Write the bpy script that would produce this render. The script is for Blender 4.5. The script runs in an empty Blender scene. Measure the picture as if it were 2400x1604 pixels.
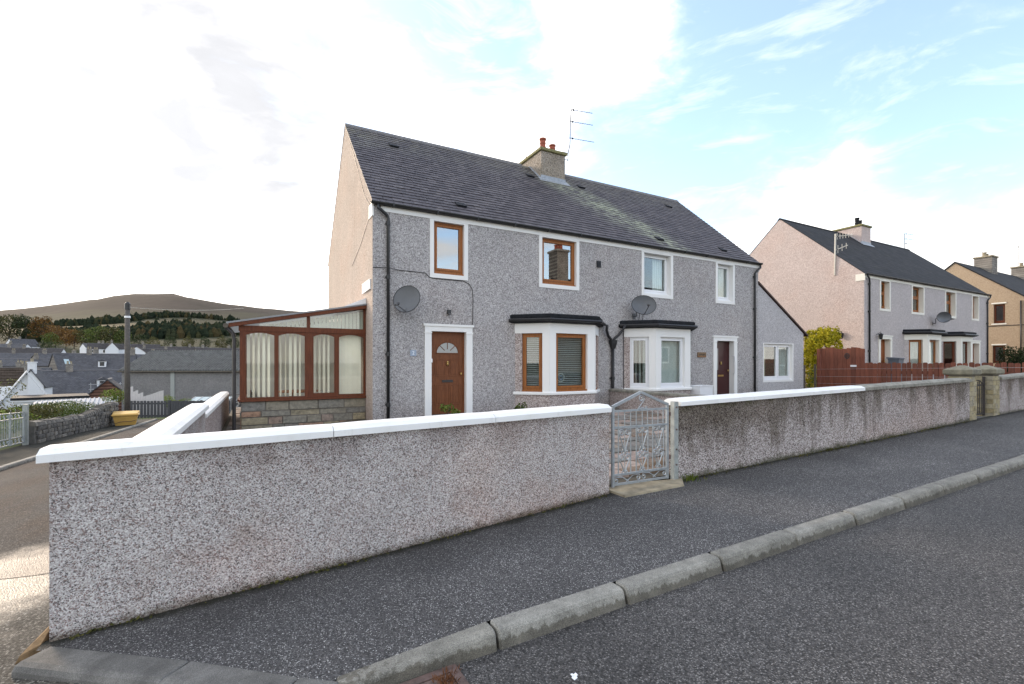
import bpy, math, random
from mathutils import Vector, Matrix, noise

RNG = random.Random(11)
SC = bpy.context.scene
COL = SC.collection

# ------------------------------------------------------------------ camera
cam_d = bpy.data.cameras.new('camera')
cam = bpy.data.objects.new('camera', cam_d)
COL.objects.link(cam)
cam.location = (0, 0, 1.55)
cam.rotation_euler = (math.radians(90), 0, math.radians(-28.4))
cam_d.sensor_width = 36
cam_d.lens = 16.455
cam_d.shift_y = 0.0204
cam_d.clip_start = 0.05
cam_d.clip_end = 9000
SC.camera = cam

# ------------------------------------------------------------------ light and sky
SUN_AZ, SUN_EL = -24.0, 19.0          # azimuth clockwise from +Y, elevation


def direction(az, el):
    a, e = math.radians(az), math.radians(el)
    return Vector((math.sin(a) * math.cos(e), math.cos(a) * math.cos(e), math.sin(e)))


sun_d = bpy.data.lights.new('sun', 'SUN')
sun_d.energy = .85
sun_d.angle = math.radians(10)
sun_d.color = (1.0, 0.80, 0.60)
sun = bpy.data.objects.new('sun', sun_d)
COL.objects.link(sun)
sun.rotation_euler = (-direction(SUN_AZ, SUN_EL)).to_track_quat('-Z', 'Y').to_euler()
sun.location = (-20, 30, 30)

SC.view_settings.view_transform = 'Standard'
SC.view_settings.look = 'None'
SC.view_settings.exposure = 1.8
SC.view_settings.gamma = 1
SC.view_settings.use_curve_mapping = False


class Nodes:
    """small helper round a node tree"""
    def __init__(s, nt):
        s.nt = nt

    def n(s, typ, ins=None, **props):
        nd = s.nt.nodes.new(typ)
        for k, v in props.items():
            setattr(nd, k, v)
        for k, v in (ins or {}).items():
            sock = nd.inputs[k]
            if isinstance(v, bpy.types.NodeSocket):
                s.nt.links.new(v, sock)
            else:
                sock.default_value = v
        return nd

    def math(s, op, a, b=0.0, c=0.0, clamp=False):
        nd = s.n('ShaderNodeMath', {0: a, 1: b, 2: c}, operation=op, use_clamp=clamp)
        return nd.outputs[0]

    def smooth(s, x, a, b):
        nd = s.n('ShaderNodeMapRange', {0: x, 1: a, 2: b, 3: 0.0, 4: 1.0}, interpolation_type='SMOOTHSTEP')
        return nd.outputs[0]

    def ramp(s, fac, stops, interp='LINEAR'):
        nd = s.n('ShaderNodeValToRGB', {0: fac})
        cr = nd.color_ramp
        cr.interpolation = interp
        while len(cr.elements) < len(stops):
            cr.elements.new(1)
        for e, (p, col) in zip(cr.elements, stops):
            e.position = p
            e.color = (*col, 1)
        return nd.outputs[0]

    def mix(s, fac, a, b, blend='MIX'):
        nd = s.n('ShaderNodeMix', data_type='RGBA', blend_type=blend)
        for sock, v in ((nd.inputs[0], fac), (nd.inputs[6], a), (nd.inputs[7], b)):
            if isinstance(v, bpy.types.NodeSocket):
                s.nt.links.new(v, sock)
            elif isinstance(v, (tuple, list)):
                sock.default_value = (*v[:3], 1)
            else:
                sock.default_value = v
        return nd.outputs[2]

    def noise(s, vec, scale, detail=3, rough=.55):
        nd = s.n('ShaderNodeTexNoise', {'Vector': vec, 'Scale': scale, 'Detail': detail, 'Roughness': rough})
        return nd.outputs[0]

    def mapping(s, vec, scale=(1, 1, 1), loc=(0, 0, 0), rot=(0, 0, 0)):
        nd = s.n('ShaderNodeMapping', {'Vector': vec, 'Scale': scale, 'Location': loc, 'Rotation': rot})
        return nd.outputs[0]


world = bpy.data.worlds.new('World')
SC.world = world
world.use_nodes = True
wn = world.node_tree
wn.nodes.clear()
W = Nodes(wn)
gen = W.n('ShaderNodeTexCoord').outputs['Generated']
sky = W.n('ShaderNodeTexSky', sky_type='NISHITA', sun_disc=False, sun_elevation=math.radians(SUN_EL),
          sun_rotation=math.radians(SUN_AZ), air_density=1.0, dust_density=0.6, ozone_density=1.4)
SKY_STRENGTH = 0.14


def blob(az, el, r0, r1):
    d = W.n('ShaderNodeVectorMath', {0: gen, 1: direction(az, el)}, operation='DISTANCE').outputs['Value']
    nd = W.n('ShaderNodeMapRange', {0: d, 1: r0, 2: r1, 3: 1.0, 4: 0.0}, interpolation_type='SMOOTHSTEP')
    return nd.outputs[0]


def add_all(parts):
    t = None
    for sock, k in parts:
        v = W.math('MULTIPLY', sock, k)
        t = v if t is None else W.math('ADD', t, v)
    return t


stretch = W.mapping(gen, (1.0, 1.0, 2.2))
warp = W.n('ShaderNodeTexNoise', {'Vector': stretch, 'Scale': 2.4, 'Detail': 3})
wv = W.n('ShaderNodeVectorMath', {0: warp.outputs['Color'], 1: (0.5, 0.5, 0.5)}, operation='SUBTRACT').outputs[0]
wv = W.n('ShaderNodeVectorMath', {0: wv, 'Scale': 0.35}, operation='SCALE').outputs[0]
cvec = W.n('ShaderNodeVectorMath', {0: stretch, 1: wv}, operation='ADD').outputs[0]
n_big = W.noise(cvec, 3.1, 7, .58)
n_fine = W.noise(cvec, 9.0, 6, .6)
cover = add_all([(n_big, 1.7), (n_fine, 1.05)])
cover = W.math('SUBTRACT', cover, .50)
gaps = add_all([(blob(14, 39, .02, .30), .55), (blob(27, 33, .0, .16), .42), (blob(60, 30, .02, .30), .40),
                (blob(71, 25, .02, .26), .44), (blob(38, 26, .0, .17), .52), (blob(48, 21, .0, .22), .50),
                (blob(56, 38, .0, .25), .38), (blob(74, 17, .0, .18), .40), (blob(120, 40, .1, .7), .25), (blob(160, 22, .1, .8), .12),
                (blob(20, 80, .1, .6), .20)])
mass = add_all([(blob(42, 34, .02, .17), .40), (blob(33, 28, .0, .12), .28), (blob(-15, 25, .1, .62), .62),
                (blob(62, 17, .02, .14), .20), (blob(64, 24, .0, .10), .22)])
cover = W.math('SUBTRACT', W.math('ADD', cover, mass), gaps)
elev = W.n('ShaderNodeSeparateXYZ', {0: gen}).outputs['Z']
low = W.n('ShaderNodeMapRange', {0: elev, 1: 0.02, 2: 0.34, 3: 0.30, 4: 0.0}).outputs[0]
cover = W.math('ADD', cover, low)
cfac = W.math('POWER', W.smooth(cover, .19, 1.20), 2.6)
# thin wisps drawn across the clear parts
wisp = W.noise(W.mapping(cvec, (1.5, 3.2, 6.0), rot=(0, .35, .5)), 2.0, 8, .62)
wisp = W.math('MULTIPLY', W.smooth(wisp, .46, .74), .24)
cfac = W.math('MAXIMUM', W.math('ADD', W.math('MULTIPLY', cfac, .97), .03), wisp)
# cloud brightness: brighter round the veiled sun, soft grey undersides elsewhere
glow = blob(SUN_AZ, SUN_EL, .0, 1.25)
grey = add_all([(blob(-9, 29, .04, .36), 1.0), (blob(1.5, 26, .02, .24), .85), (blob(-17, 20, .0, .18), .8),
                (blob(73, 11, .02, .24), .30), (blob(150, 30, .1, .8), .25)])
gmod = W.smooth(W.noise(cvec, 5.2, 5, .55), .34, .66)
grey = W.smooth(W.math('ADD', grey, W.math('MULTIPLY', W.math('SUBTRACT', n_big, .5), .7)), -.05, .72)
grey = W.math('MULTIPLY', grey, W.math('ADD', W.math('MULTIPLY', gmod, .22), .80), clamp=True)
ccol = W.mix(grey, (1.0, .945, .88), (.275, .277, .288))
cstr = W.math('ADD', W.math('MULTIPLY', glow, 0.40), 0.66)
cstr = W.math('ADD', cstr, W.math('MULTIPLY', W.math('SUBTRACT', n_fine, .5), .28))
# the blue is a little milky: thin high haze over the clear sky
sky_c = W.mix(.14, sky.outputs[0], (1.6, 1.62, 1.9))
bg_sky = W.n('ShaderNodeBackground', {0: sky_c, 1: SKY_STRENGTH})
bg_cloud = W.n('ShaderNodeBackground', {0: ccol, 1: cstr})
mixw = W.n('ShaderNodeMixShader', {0: cfac, 1: bg_sky.outputs[0], 2: bg_cloud.outputs[0]})
out = W.n('ShaderNodeOutputWorld', {0: mixw.outputs[0]})

# ------------------------------------------------------------------ materials
MATS = {}


def mat(name, build):
    m = bpy.data.materials.new(name)
    m.use_nodes = True
    nt = m.node_tree
    nt.nodes.clear()
    N = Nodes(nt)
    o = nt.nodes.new('ShaderNodeOutputMaterial')
    b = nt.nodes.new('ShaderNodeBsdfPrincipled')
    nt.links.new(b.outputs[0], o.inputs[0])
    build(N, b, o)
    MATS[name] = m
    return m


def setc(N, b, v):
    if isinstance(v, bpy.types.NodeSocket):
        N.nt.links.new(v, b.inputs['Base Color'])
    else:
        b.inputs['Base Color'].default_value = (*v, 1)


def bump(N, b, h, strength, dist):
    nd = N.n('ShaderNodeBump', {'Height': h, 'Strength': strength, 'Distance': dist})
    N.nt.links.new(nd.outputs[0], b.inputs['Normal'])


def ocoord(N):
    return N.n('ShaderNodeTexCoord').outputs['Object']


def wpos(N):
    return N.n('ShaderNodeNewGeometry').outputs['Position']


def island(N):
    a = N.n('ShaderNodeNewGeometry').outputs['Random Per Island']
    c = N.n('ShaderNodeObjectInfo').outputs['Random']
    return N.math('FRACT', N.math('ADD', a, c))


def plain(name, col, rough=.6, var=.12, scale=6, bmp=0.0, metal=0.0, spec=.5, bscale=None):
    def f(N, b, o):
        v = ocoord(N)
        n = N.noise(v, scale, 5, .6)
        lo = tuple(c * (1 - var) for c in col)
        hi = tuple(min(1, c * (1 + var)) for c in col)
        setc(N, b, N.ramp(n, [(.25, lo), (.75, hi)]))
        b.inputs['Roughness'].default_value = rough
        b.inputs['Metallic'].default_value = metal
        b.inputs['Specular IOR Level'].default_value = spec
        if bmp:
            bump(N, b, N.noise(v, bscale or scale * 8, 4, .6), bmp, .01)
    return mat(name, f)


def dash(name, stops, scale, bstr=.6, bdist=.006, tint=None, stain=None, var=.14):
    """roughcast: small stone chips, each its own tone, over slow weathering"""
    def f(N, b, o):
        v = wpos(N)
        jit = N.n('ShaderNodeTexNoise', {'Vector': v, 'Scale': scale * .8, 'Detail': 2}).outputs['Color']
        vv = N.n('ShaderNodeVectorMath', {0: v, 1: N.n('ShaderNodeVectorMath', {0: jit, 'Scale': .9 / scale}, operation='SCALE').outputs[0]}, operation='ADD').outputs[0]
        vo = N.n('ShaderNodeTexVoronoi', {'Vector': vv, 'Scale': scale}, feature='F1')
        r = N.n('ShaderNodeSeparateColor', {0: vo.outputs['Color']}).outputs[0]
        col = N.ramp(r, stops)
        slow = N.noise(v, .9, 5, .6)
        col = N.mix(1.0, col, N.ramp(slow, [(.25, (1 - var,) * 3), (.75, (1 + var * .7,) * 3)]), 'MULTIPLY')
        if tint:
            t = N.smooth(N.noise(v, .55, 4, .6), .45, .7)
            col = N.mix(t, col, N.mix(1.0, col, tint, 'MULTIPLY'))
        if stain:
            col = stain(N, v, col)
        setc(N, b, col)
        b.inputs['Roughness'].default_value = .9
        b.inputs['Specular IOR Level'].default_value = .25
        h = N.math('SUBTRACT', 1.0, N.math('MULTIPLY', vo.outputs['Distance'], 1.2))
        bump(N, b, N.math('ADD', h, N.math('MULTIPLY', r, .5)), bstr, bdist)
    return mat(name, f)


def front_stain(N, v, col):
    st = N.noise(N.mapping(v, (1, 1, .07)), 1.7, 5, .65)
    col = N.mix(N.math('MULTIPLY', N.smooth(st, .52, .75), .30), col, N.mix(1.0, col, (.70, .69, .67), 'MULTIPLY'))
    z = N.n('ShaderNodeSeparateXYZ', {0: v}).outputs['Z']
    lo = N.math('MULTIPLY', N.smooth(N.math('ADD', z, N.math('MULTIPLY', N.noise(v, 1.6, 5), -1.0)), .45, -.35), .45)
    return N.mix(lo, col, N.mix(1.0, col, (.80, .70, .64), 'MULTIPLY'))


def left_wall_stain(N, v, col):
    # darker damp, reddish chips under the coping, pale bleached middle
    z = N.n('ShaderNodeSeparateXYZ', {0: v}).outputs['Z']
    n = N.noise(N.mapping(v, (1.6, 1.6, .5)), 1.6, 5, .65)
    top = N.math('MULTIPLY', N.smooth(z, .55, .98), N.smooth(n, .38, .62))
    col = N.mix(N.math('MULTIPLY', top, .72), col, N.mix(1.0, col, (.52, .47, .45), 'MULTIPLY'))
    n2 = N.noise(v, 1.1, 4, .6)
    pink = N.math('MULTIPLY', N.smooth(z, .42, .05), N.smooth(n2, .38, .68))
    col = N.mix(N.math('MULTIPLY', pink, .6), col, N.mix(1.0, col, (1.04, .92, .88), 'MULTIPLY'))
    x = N.n('ShaderNodeSeparateXYZ', {0: v}).outputs['X']
    n3 = N.noise(v, 2.3, 6, .7)
    col = N.mix(N.math('MULTIPLY', N.smooth(n3, .50, .72), .55), col, N.mix(1.0, col, (.66, .56, .50), 'MULTIPLY'))
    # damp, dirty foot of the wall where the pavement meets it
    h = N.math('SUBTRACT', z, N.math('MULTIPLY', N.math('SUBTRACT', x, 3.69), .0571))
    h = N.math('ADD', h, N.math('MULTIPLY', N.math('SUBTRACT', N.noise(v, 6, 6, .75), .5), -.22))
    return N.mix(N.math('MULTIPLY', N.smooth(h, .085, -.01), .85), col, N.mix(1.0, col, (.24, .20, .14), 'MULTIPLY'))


def right_wall_stain(N, v, col):
    s = N.n('ShaderNodeSeparateXYZ', {0: v})
    x, z = s.outputs['X'], s.outputs['Z']
    top = N.math('SUBTRACT', 1.02, N.math('SUBTRACT', z, N.math('MULTIPLY', N.math('SUBTRACT', x, 4.9), .021)))
    dr = N.noise(N.mapping(v, (1, 1, .16)), 2.1, 6, .68)
    brk = N.noise(v, 7, 5, .7)
    reach = N.math('ADD', N.math('MULTIPLY', N.smooth(dr, .36, .74), .95), N.math('MULTIPLY', N.math('SUBTRACT', brk, .5), .5))
    drip = N.smooth(N.math('SUBTRACT', reach, top), -.45, .28)
    near = N.smooth(x, 9.2, 5.6)
    algae = N.math('MULTIPLY', near, N.smooth(N.math('ADD', top, N.math('MULTIPLY', N.noise(v, 2.2, 5, .65), -.9)), .34, -.25))
    a = N.math('MAXIMUM', N.math('MULTIPLY', drip, .85), N.math('MULTIPLY', algae, .95), clamp=True)
    col = N.mix(a, col, N.mix(1.0, col, (.34, .315, .265), 'MULTIPLY'))
    mo = N.math('MULTIPLY', N.smooth(top, .16, .02), N.smooth(N.noise(v, 5, 4), .45, .62))
    mo = N.math('MULTIPLY', mo, N.smooth(x, 9.8, 6.2))
    col = N.mix(N.math('MULTIPLY', mo, .8), col, (.075, .075, .03))
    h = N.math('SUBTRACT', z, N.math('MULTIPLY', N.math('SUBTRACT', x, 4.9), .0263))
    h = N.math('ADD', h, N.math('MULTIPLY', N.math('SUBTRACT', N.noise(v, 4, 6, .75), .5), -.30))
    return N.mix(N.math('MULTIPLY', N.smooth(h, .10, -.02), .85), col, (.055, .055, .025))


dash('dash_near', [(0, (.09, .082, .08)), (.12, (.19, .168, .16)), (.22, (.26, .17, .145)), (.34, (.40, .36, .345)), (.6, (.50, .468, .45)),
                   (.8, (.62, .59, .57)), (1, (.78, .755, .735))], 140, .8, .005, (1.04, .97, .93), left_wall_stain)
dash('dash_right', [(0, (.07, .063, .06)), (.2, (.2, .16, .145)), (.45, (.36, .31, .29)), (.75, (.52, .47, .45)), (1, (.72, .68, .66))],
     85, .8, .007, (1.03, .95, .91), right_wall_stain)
dash('dash_front', [(0, (.19, .175, .178)), (.25, (.30, .285, .283)), (.6, (.39, .372, .368)), (.85, (.48, .462, .458)), (1, (.60, .585, .575))],
     54, .4, .008, (1.0, .975, .96), front_stain, .10)
dash('dash_bay', [(0, (.17, .13, .12)), (.3, (.34, .28, .26)), (.7, (.48, .41, .385)), (1, (.66, .60, .57))], 52, .55, .01, None, None, .10)
dash('dash_gable', [(0, (.36, .285, .235)), (.35, (.46, .375, .315)), (.75, (.54, .45, .385)), (1, (.64, .55, .485))], 48, .45, .01,
     (1.0, .94, .91), front_stain, .10)
dash('dash_pink', [(0, (.42, .345, .315)), (.4, (.50, .415, .385)), (.8, (.545, .46, .43)), (1, (.60, .52, .485))], 30, .3, .012, (1.0, .96, .94), None, .07)
dash('dash_mauve', [(0, (.38, .345, .335)), (.4, (.44, .405, .395)), (.8, (.49, .45, .44)), (1, (.55, .51, .50))], 30, .25, .012, None, None, .07)
dash('dash_tan', [(0, (.33, .245, .165)), (.4, (.38, .29, .20)), (.8, (.41, .315, .22)), (1, (.45, .35, .25))], 26, .2, .012, None, None, .07)
dash('dash_shed', [(0, (.15, .145, .145)), (.5, (.215, .21, .205)), (1, (.27, .26, .255))], 22, .15, .012, None, None, .14)
dash('dash_chimney', [(0, (.14, .12, .10)), (.4, (.30, .26, .215)), (.8, (.38, .33, .275)), (1, (.48, .43, .37))], 50, .6, .01, (.8, .78, .72), None, .16)


def asphalt(name, base, chip, frac, scale, rough=.75, spec=.4, blotch=.25, edge=False, brown=None, glare=False):
    def f(N, b, o):
        v = wpos(N)
        vo = N.n('ShaderNodeTexVoronoi', {'Vector': v, 'Scale': scale}, feature='F1')
        sp = N.n('ShaderNodeSeparateColor', {0: vo.outputs['Color']})
        r, g = sp.outputs[0], sp.outputs[1]
        dens = N.math('ADD', frac, N.math('MULTIPLY', N.math('SUBTRACT', N.noise(v, 1.3, 4), .5), frac * 1.1))
        is_chip = N.math('GREATER_THAN', dens, r)
        inner = N.smooth(vo.outputs['Distance'], .62, .40)
        dark = tuple(c * .45 for c in base)
        lite = tuple(min(1, c * 1.75) for c in base)
        ground = N.ramp(g, [(0, dark), (.5, base), (1, lite)])
        cc = N.ramp(g, [(0, tuple(c * .35 for c in chip)), (.6, tuple(c * .6 for c in chip)), (1, chip)])
        col = N.mix(N.math('MULTIPLY', is_chip, inner), ground, cc)
        bl = N.noise(v, .7, 6, .62)
        col = N.mix(1.0, col, N.ramp(bl, [(.3, (1 - blotch,) * 3), (.7, (1 + blotch * .8,) * 3)]), 'MULTIPLY')
        if brown:
            t = N.smooth(N.noise(N.mapping(v, (1.4, .35, 1)), 1.2, 5, .65), .42, .62)
            col = N.mix(N.math('MULTIPLY', t, .8), col, N.mix(1.0, col, brown, 'MULTIPLY'))
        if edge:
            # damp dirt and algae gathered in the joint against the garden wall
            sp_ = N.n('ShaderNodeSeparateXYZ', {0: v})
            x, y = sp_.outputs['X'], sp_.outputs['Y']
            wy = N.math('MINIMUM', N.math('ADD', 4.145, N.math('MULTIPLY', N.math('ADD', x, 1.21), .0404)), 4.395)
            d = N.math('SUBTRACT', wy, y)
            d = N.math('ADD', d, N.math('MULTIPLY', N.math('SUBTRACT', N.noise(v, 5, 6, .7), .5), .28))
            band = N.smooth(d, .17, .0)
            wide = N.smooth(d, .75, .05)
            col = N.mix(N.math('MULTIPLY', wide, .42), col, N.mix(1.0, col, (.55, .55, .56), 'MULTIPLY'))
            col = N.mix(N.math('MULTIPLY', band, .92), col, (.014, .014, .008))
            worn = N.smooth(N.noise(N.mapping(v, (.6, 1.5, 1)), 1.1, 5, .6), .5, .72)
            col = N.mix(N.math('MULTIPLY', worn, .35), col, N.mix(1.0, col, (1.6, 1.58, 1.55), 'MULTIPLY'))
        setc(N, b, col)
        rr = N.n('ShaderNodeMapRange', {0: bl, 1: .3, 2: .7, 3: rough - .06, 4: rough + .08}).outputs[0]
        N.nt.links.new(rr, b.inputs['Roughness'])
        b.inputs['Specular IOR Level'].default_value = spec
        if glare:
            # smoother, glossier patch put in for the sun's glare at the lane mouth
            dv = N.n('ShaderNodeVectorMath', {0: N.mapping(v, (1 / 1.5, 1 / 1.5, 0), (2.2 / 1.5, -5.9 / 1.5, 0))}, operation='LENGTH').outputs['Value']
            w_ = N.smooth(N.math('ADD', dv, N.math('MULTIPLY', N.noise(v, 2.2, 6, .7), 1.1)), 1.55, .95)
            rr = N.math('SUBTRACT', rr, N.math('MULTIPLY', w_, .37))
            N.nt.links.new(rr, b.inputs['Roughness'])
            N.nt.links.new(N.math('ADD', spec, N.math('MULTIPLY', w_, .27)), b.inputs['Specular IOR Level'])
        h = N.math('SUBTRACT', N.math('MULTIPLY', g, .9), vo.outputs['Distance'])
        bump(N, b, h, .75, .006)
    return mat(name, f)


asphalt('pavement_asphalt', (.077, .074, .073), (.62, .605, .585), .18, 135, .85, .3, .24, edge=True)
asphalt('road_asphalt', (.058, .055, .053), (.30, .285, .27), .37, 112, .82, .3, .2)
asphalt('lane_asphalt', (.064, .058, .053), (.24, .215, .19), .3, 80, .85, .12, .35, brown=(1.0, .86, .76), glare=True)
asphalt('corner_gravel', (.062, .058, .050), (.34, .32, .28), .40, 75, .80, .15, .3, glare=True)


def kerb_f(N, b, o):
    v = ocoord(N)
    rnd = N.n('ShaderNodeObjectInfo').outputs['Random']
    off = N.n('ShaderNodeCombineXYZ', {0: N.math('MULTIPLY', rnd, 40.0), 1: 0.0, 2: 0.0}).outputs[0]
    v2 = N.n('ShaderNodeVectorMath', {0: v, 1: off}, operation='ADD').outputs[0]
    sp = N.noise(v2, 170, 3, .7)
    n = N.noise(v2, 6, 6, .7)
    col = N.ramp(N.math('ADD', N.math('MULTIPLY', sp, .6), N.math('MULTIPLY', n, .4)),
                 [(.36, (.085, .082, .070)), (.5, (.215, .207, .185)), (.64, (.39, .375, .335))])
    col = N.mix(1.0, col, N.ramp(rnd, [(0, (.88, .87, .83)), (1, (1.1, 1.1, 1.08))]), 'MULTIPLY')
    z = N.n('ShaderNodeSeparateXYZ', {0: v}).outputs['Z']
    jag = N.noise(N.mapping(v2, (1, 1, .12)), 22, 4, .7)
    dampness = N.smooth(N.math('ADD', z, N.math('MULTIPLY', jag, -.11)), -.105, -.125)
    col = N.mix(N.math('MULTIPLY', dampness, .72), col, N.mix(1.0, col, (.30, .27, .22), 'MULTIPLY'))
    setc(N, b, col)
    b.inputs['Roughness'].default_value = .85
    bump(N, b, N.noise(v2, 120, 4, .7), .45, .004)


mat('kerb_concrete', kerb_f)
def conc_f(N, b, o):
    v = wpos(N)
    n = N.noise(v, 4, 6, .7)
    g = N.noise(v, 190, 3, .75)
    c = N.ramp(N.math('ADD', N.math('MULTIPLY', n, .45), N.math('MULTIPLY', g, .55)), [(.36, (.055, .053, .049)), (.5, (.125, .121, .112)), (.64, (.25, .243, .225))])
    setc(N, b, c)
    b.inputs['Roughness'].default_value = .88
    bump(N, b, g, .5, .004)


mat('grey_concrete', conc_f)
plain('old_coping', (.235, .225, .19), .9, .45, 9, .5, bscale=60)
plain('pillar_cap', (.20, .185, .135), .9, .4, 8, .5, bscale=50)
plain('tan_stone', (.29, .25, .175), .9, .5, 5, .5, bscale=50)
plain('cap_moss', (.20, .185, .085), .9, .4, 10, .5, bscale=60)


def white_f(col, dirt):
    def f(N, b, o):
        v = wpos(N)
        n = N.noise(v, 24, 6, .75)
        n2 = N.noise(v, 2.4, 6, .65)
        n3 = N.noise(N.mapping(v, (1, 1, .2)), 9, 5, .7)
        c = N.mix(N.math('MULTIPLY', N.smooth(n2, .48, .75), dirt * .55), col, tuple(x * k for x, k in zip(col, (.80, .79, .73))))
        c = N.mix(N.math('MULTIPLY', N.smooth(n3, .58, .72), dirt * .4), c, (.42, .41, .36))
        c = N.mix(N.math('MULTIPLY', N.smooth(n, .66, .74), dirt), c, (.16, .15, .12))
        setc(N, b, c)
        b.inputs['Roughness'].default_value = .65
        b.inputs['Specular IOR Level'].default_value = .3
        bump(N, b, N.math('ADD', N.noise(v, 60, 4, .7), N.math('MULTIPLY', n2, 2.0)), .35, .006)
    return f


mat('white_coping_paint', white_f((.80, .80, .785), .75))
mat('white_render', white_f((.80, .795, .775), .12))
mat('cream_render', white_f((.78, .76, .68), .12))
plain('white_plastic', (.80, .81, .83), .35, .02)
plain('white_painted_wall', (.70, .71, .72), .8, .06)
plain('black_paint', (.012, .012, .014), .42, .4, 20, .3)
plain('black_plastic', (.018, .018, .019), .4, .2)
plain('felt_black', (.016, .018, .022), .75, .6, 9, .6, spec=.2, bscale=40)
plain('lead', (.30, .33, .37), .5, .25, 12, .4)
plain('terracotta', (.30, .075, .04), .75, .25, 9, .3)
plain('galvanised', (.36, .39, .41), .42, .22, 20, .25, metal=.55)
plain('galvanised_dull', (.33, .35, .335), .6, .25, 14, .25, metal=.3)
plain('dish_grey', (.105, .11, .118), .5, .12, 5)
plain('steel_dark', (.10, .10, .105), .5, .2, metal=.4)
plain('alu_mast', (.42, .42, .42), .4, .1, metal=.6)
plain('pale_mast', (.62, .58, .50), .6, .1)
plain('brass', (.55, .38, .14), .3, .1, metal=.9)
plain('rust_iron', (.12, .078, .066), .7, .5, 18, .5, bscale=120)
plain('dark_iron', (.035, .03, .028), .6, .3)
plain('interior', (.20, .19, .175), .9, .1)
plain('curtain_white', (.72, .72, .70), .9, .06)
plain('curtain_cream', (.60, .55, .43), .9, .08)
plain('blind_cream', (.86, .835, .70), .75, .04)
plain('blind_grey', (.55, .55, .53), .6, .04)
plain('blind_pale', (.66, .67, .65), .7, .05)
plain('maroon_door', (.045, .008, .008), .35, .1)
plain('grey_plastic', (.09, .105, .13), .5, .1)
plain('grit_yellow', (.60, .37, .09), .55, .10, 5)
plain('slate_fence', (.062, .063, .07), .8, .3, 12, .3)
plain('pole_wood', (.095, .085, .075), .85, .3, 10, .4)
plain('weathered_wood', (.10, .085, .065), .9, .3, 8)
plain('dry_leaf', (.20, .085, .035), .85, .6, 40)
plain('paper', (.85, .86, .9), .8, .03)
plain('plaque', (.30, .36, .45), .45, .08)
plain('plaque_text', (.80, .84, .88), .5, .02)
plain('name_wood', (.20, .12, .06), .6, .3, 20)
plain('mortar', (.17, .15, .125), .95, .2, 20)
plain('roof_trim', (.05, .02, .016), .6, .2)
def poly_f(N, b, o):
    setc(N, b, (.30, .32, .35))
    b.inputs['Roughness'].default_value = .3
    t = N.n('ShaderNodeBsdfTranslucent', {0: (.55, .57, .58, 1)})
    mx = N.n('ShaderNodeMixShader', {0: .6, 1: b.outputs[0], 2: t.outputs[0]})
    N.nt.links.new(mx.outputs[0], o.inputs[0])


mat('poly_roof', poly_f)
plain('corrugated', (.40, .41, .43), .6, .12, 4)
plain('glass_roof', (.40, .50, .52), .25, .1)
plain('far_window', (.03, .033, .037), .15, .1)
plain('stone_mortar', (.12, .115, .105), .95, .3, 9)


def grain(name, col, rough, amount=.35):
    def f(N, b, o):
        v = N.mapping(ocoord(N), (9, 9, 1.0))
        n = N.noise(v, 5, 5, .65)
        setc(N, b, N.ramp(n, [(.3, tuple(c * (1 - amount) for c in col)), (.7, tuple(c * (1 + amount) for c in col))]))
        b.inputs['Roughness'].default_value = rough
        b.inputs['Specular IOR Level'].default_value = .3
        bump(N, b, n, .12, .004)
    mat(name, f)


grain('frame_oak', (.29, .105, .027), .5)
grain('frame_mahogany', (.125, .036, .014), .6)
grain('door_brown', (.155, .052, .018), .5)
grain('door_orange', (.25, .075, .02), .45)


def board_f(N, b, o):
    rnd = N.n('ShaderNodeObjectInfo').outputs['Random']
    v = N.mapping(wpos(N), (14, 14, 1.2))
    n = N.noise(v, 3, 5, .65)
    c = N.ramp(n, [(.3, (.115, .036, .020)), (.7, (.215, .075, .045))])
    c = N.mix(1.0, c, N.ramp(rnd, [(0, (.78, .76, .76)), (1, (1.2, 1.12, 1.1))]), 'MULTIPLY')
    setc(N, b, c)
    b.inputs['Roughness'].default_value = .8
    bump(N, b, n, .3, .005)


mat('red_board', board_f)


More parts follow.
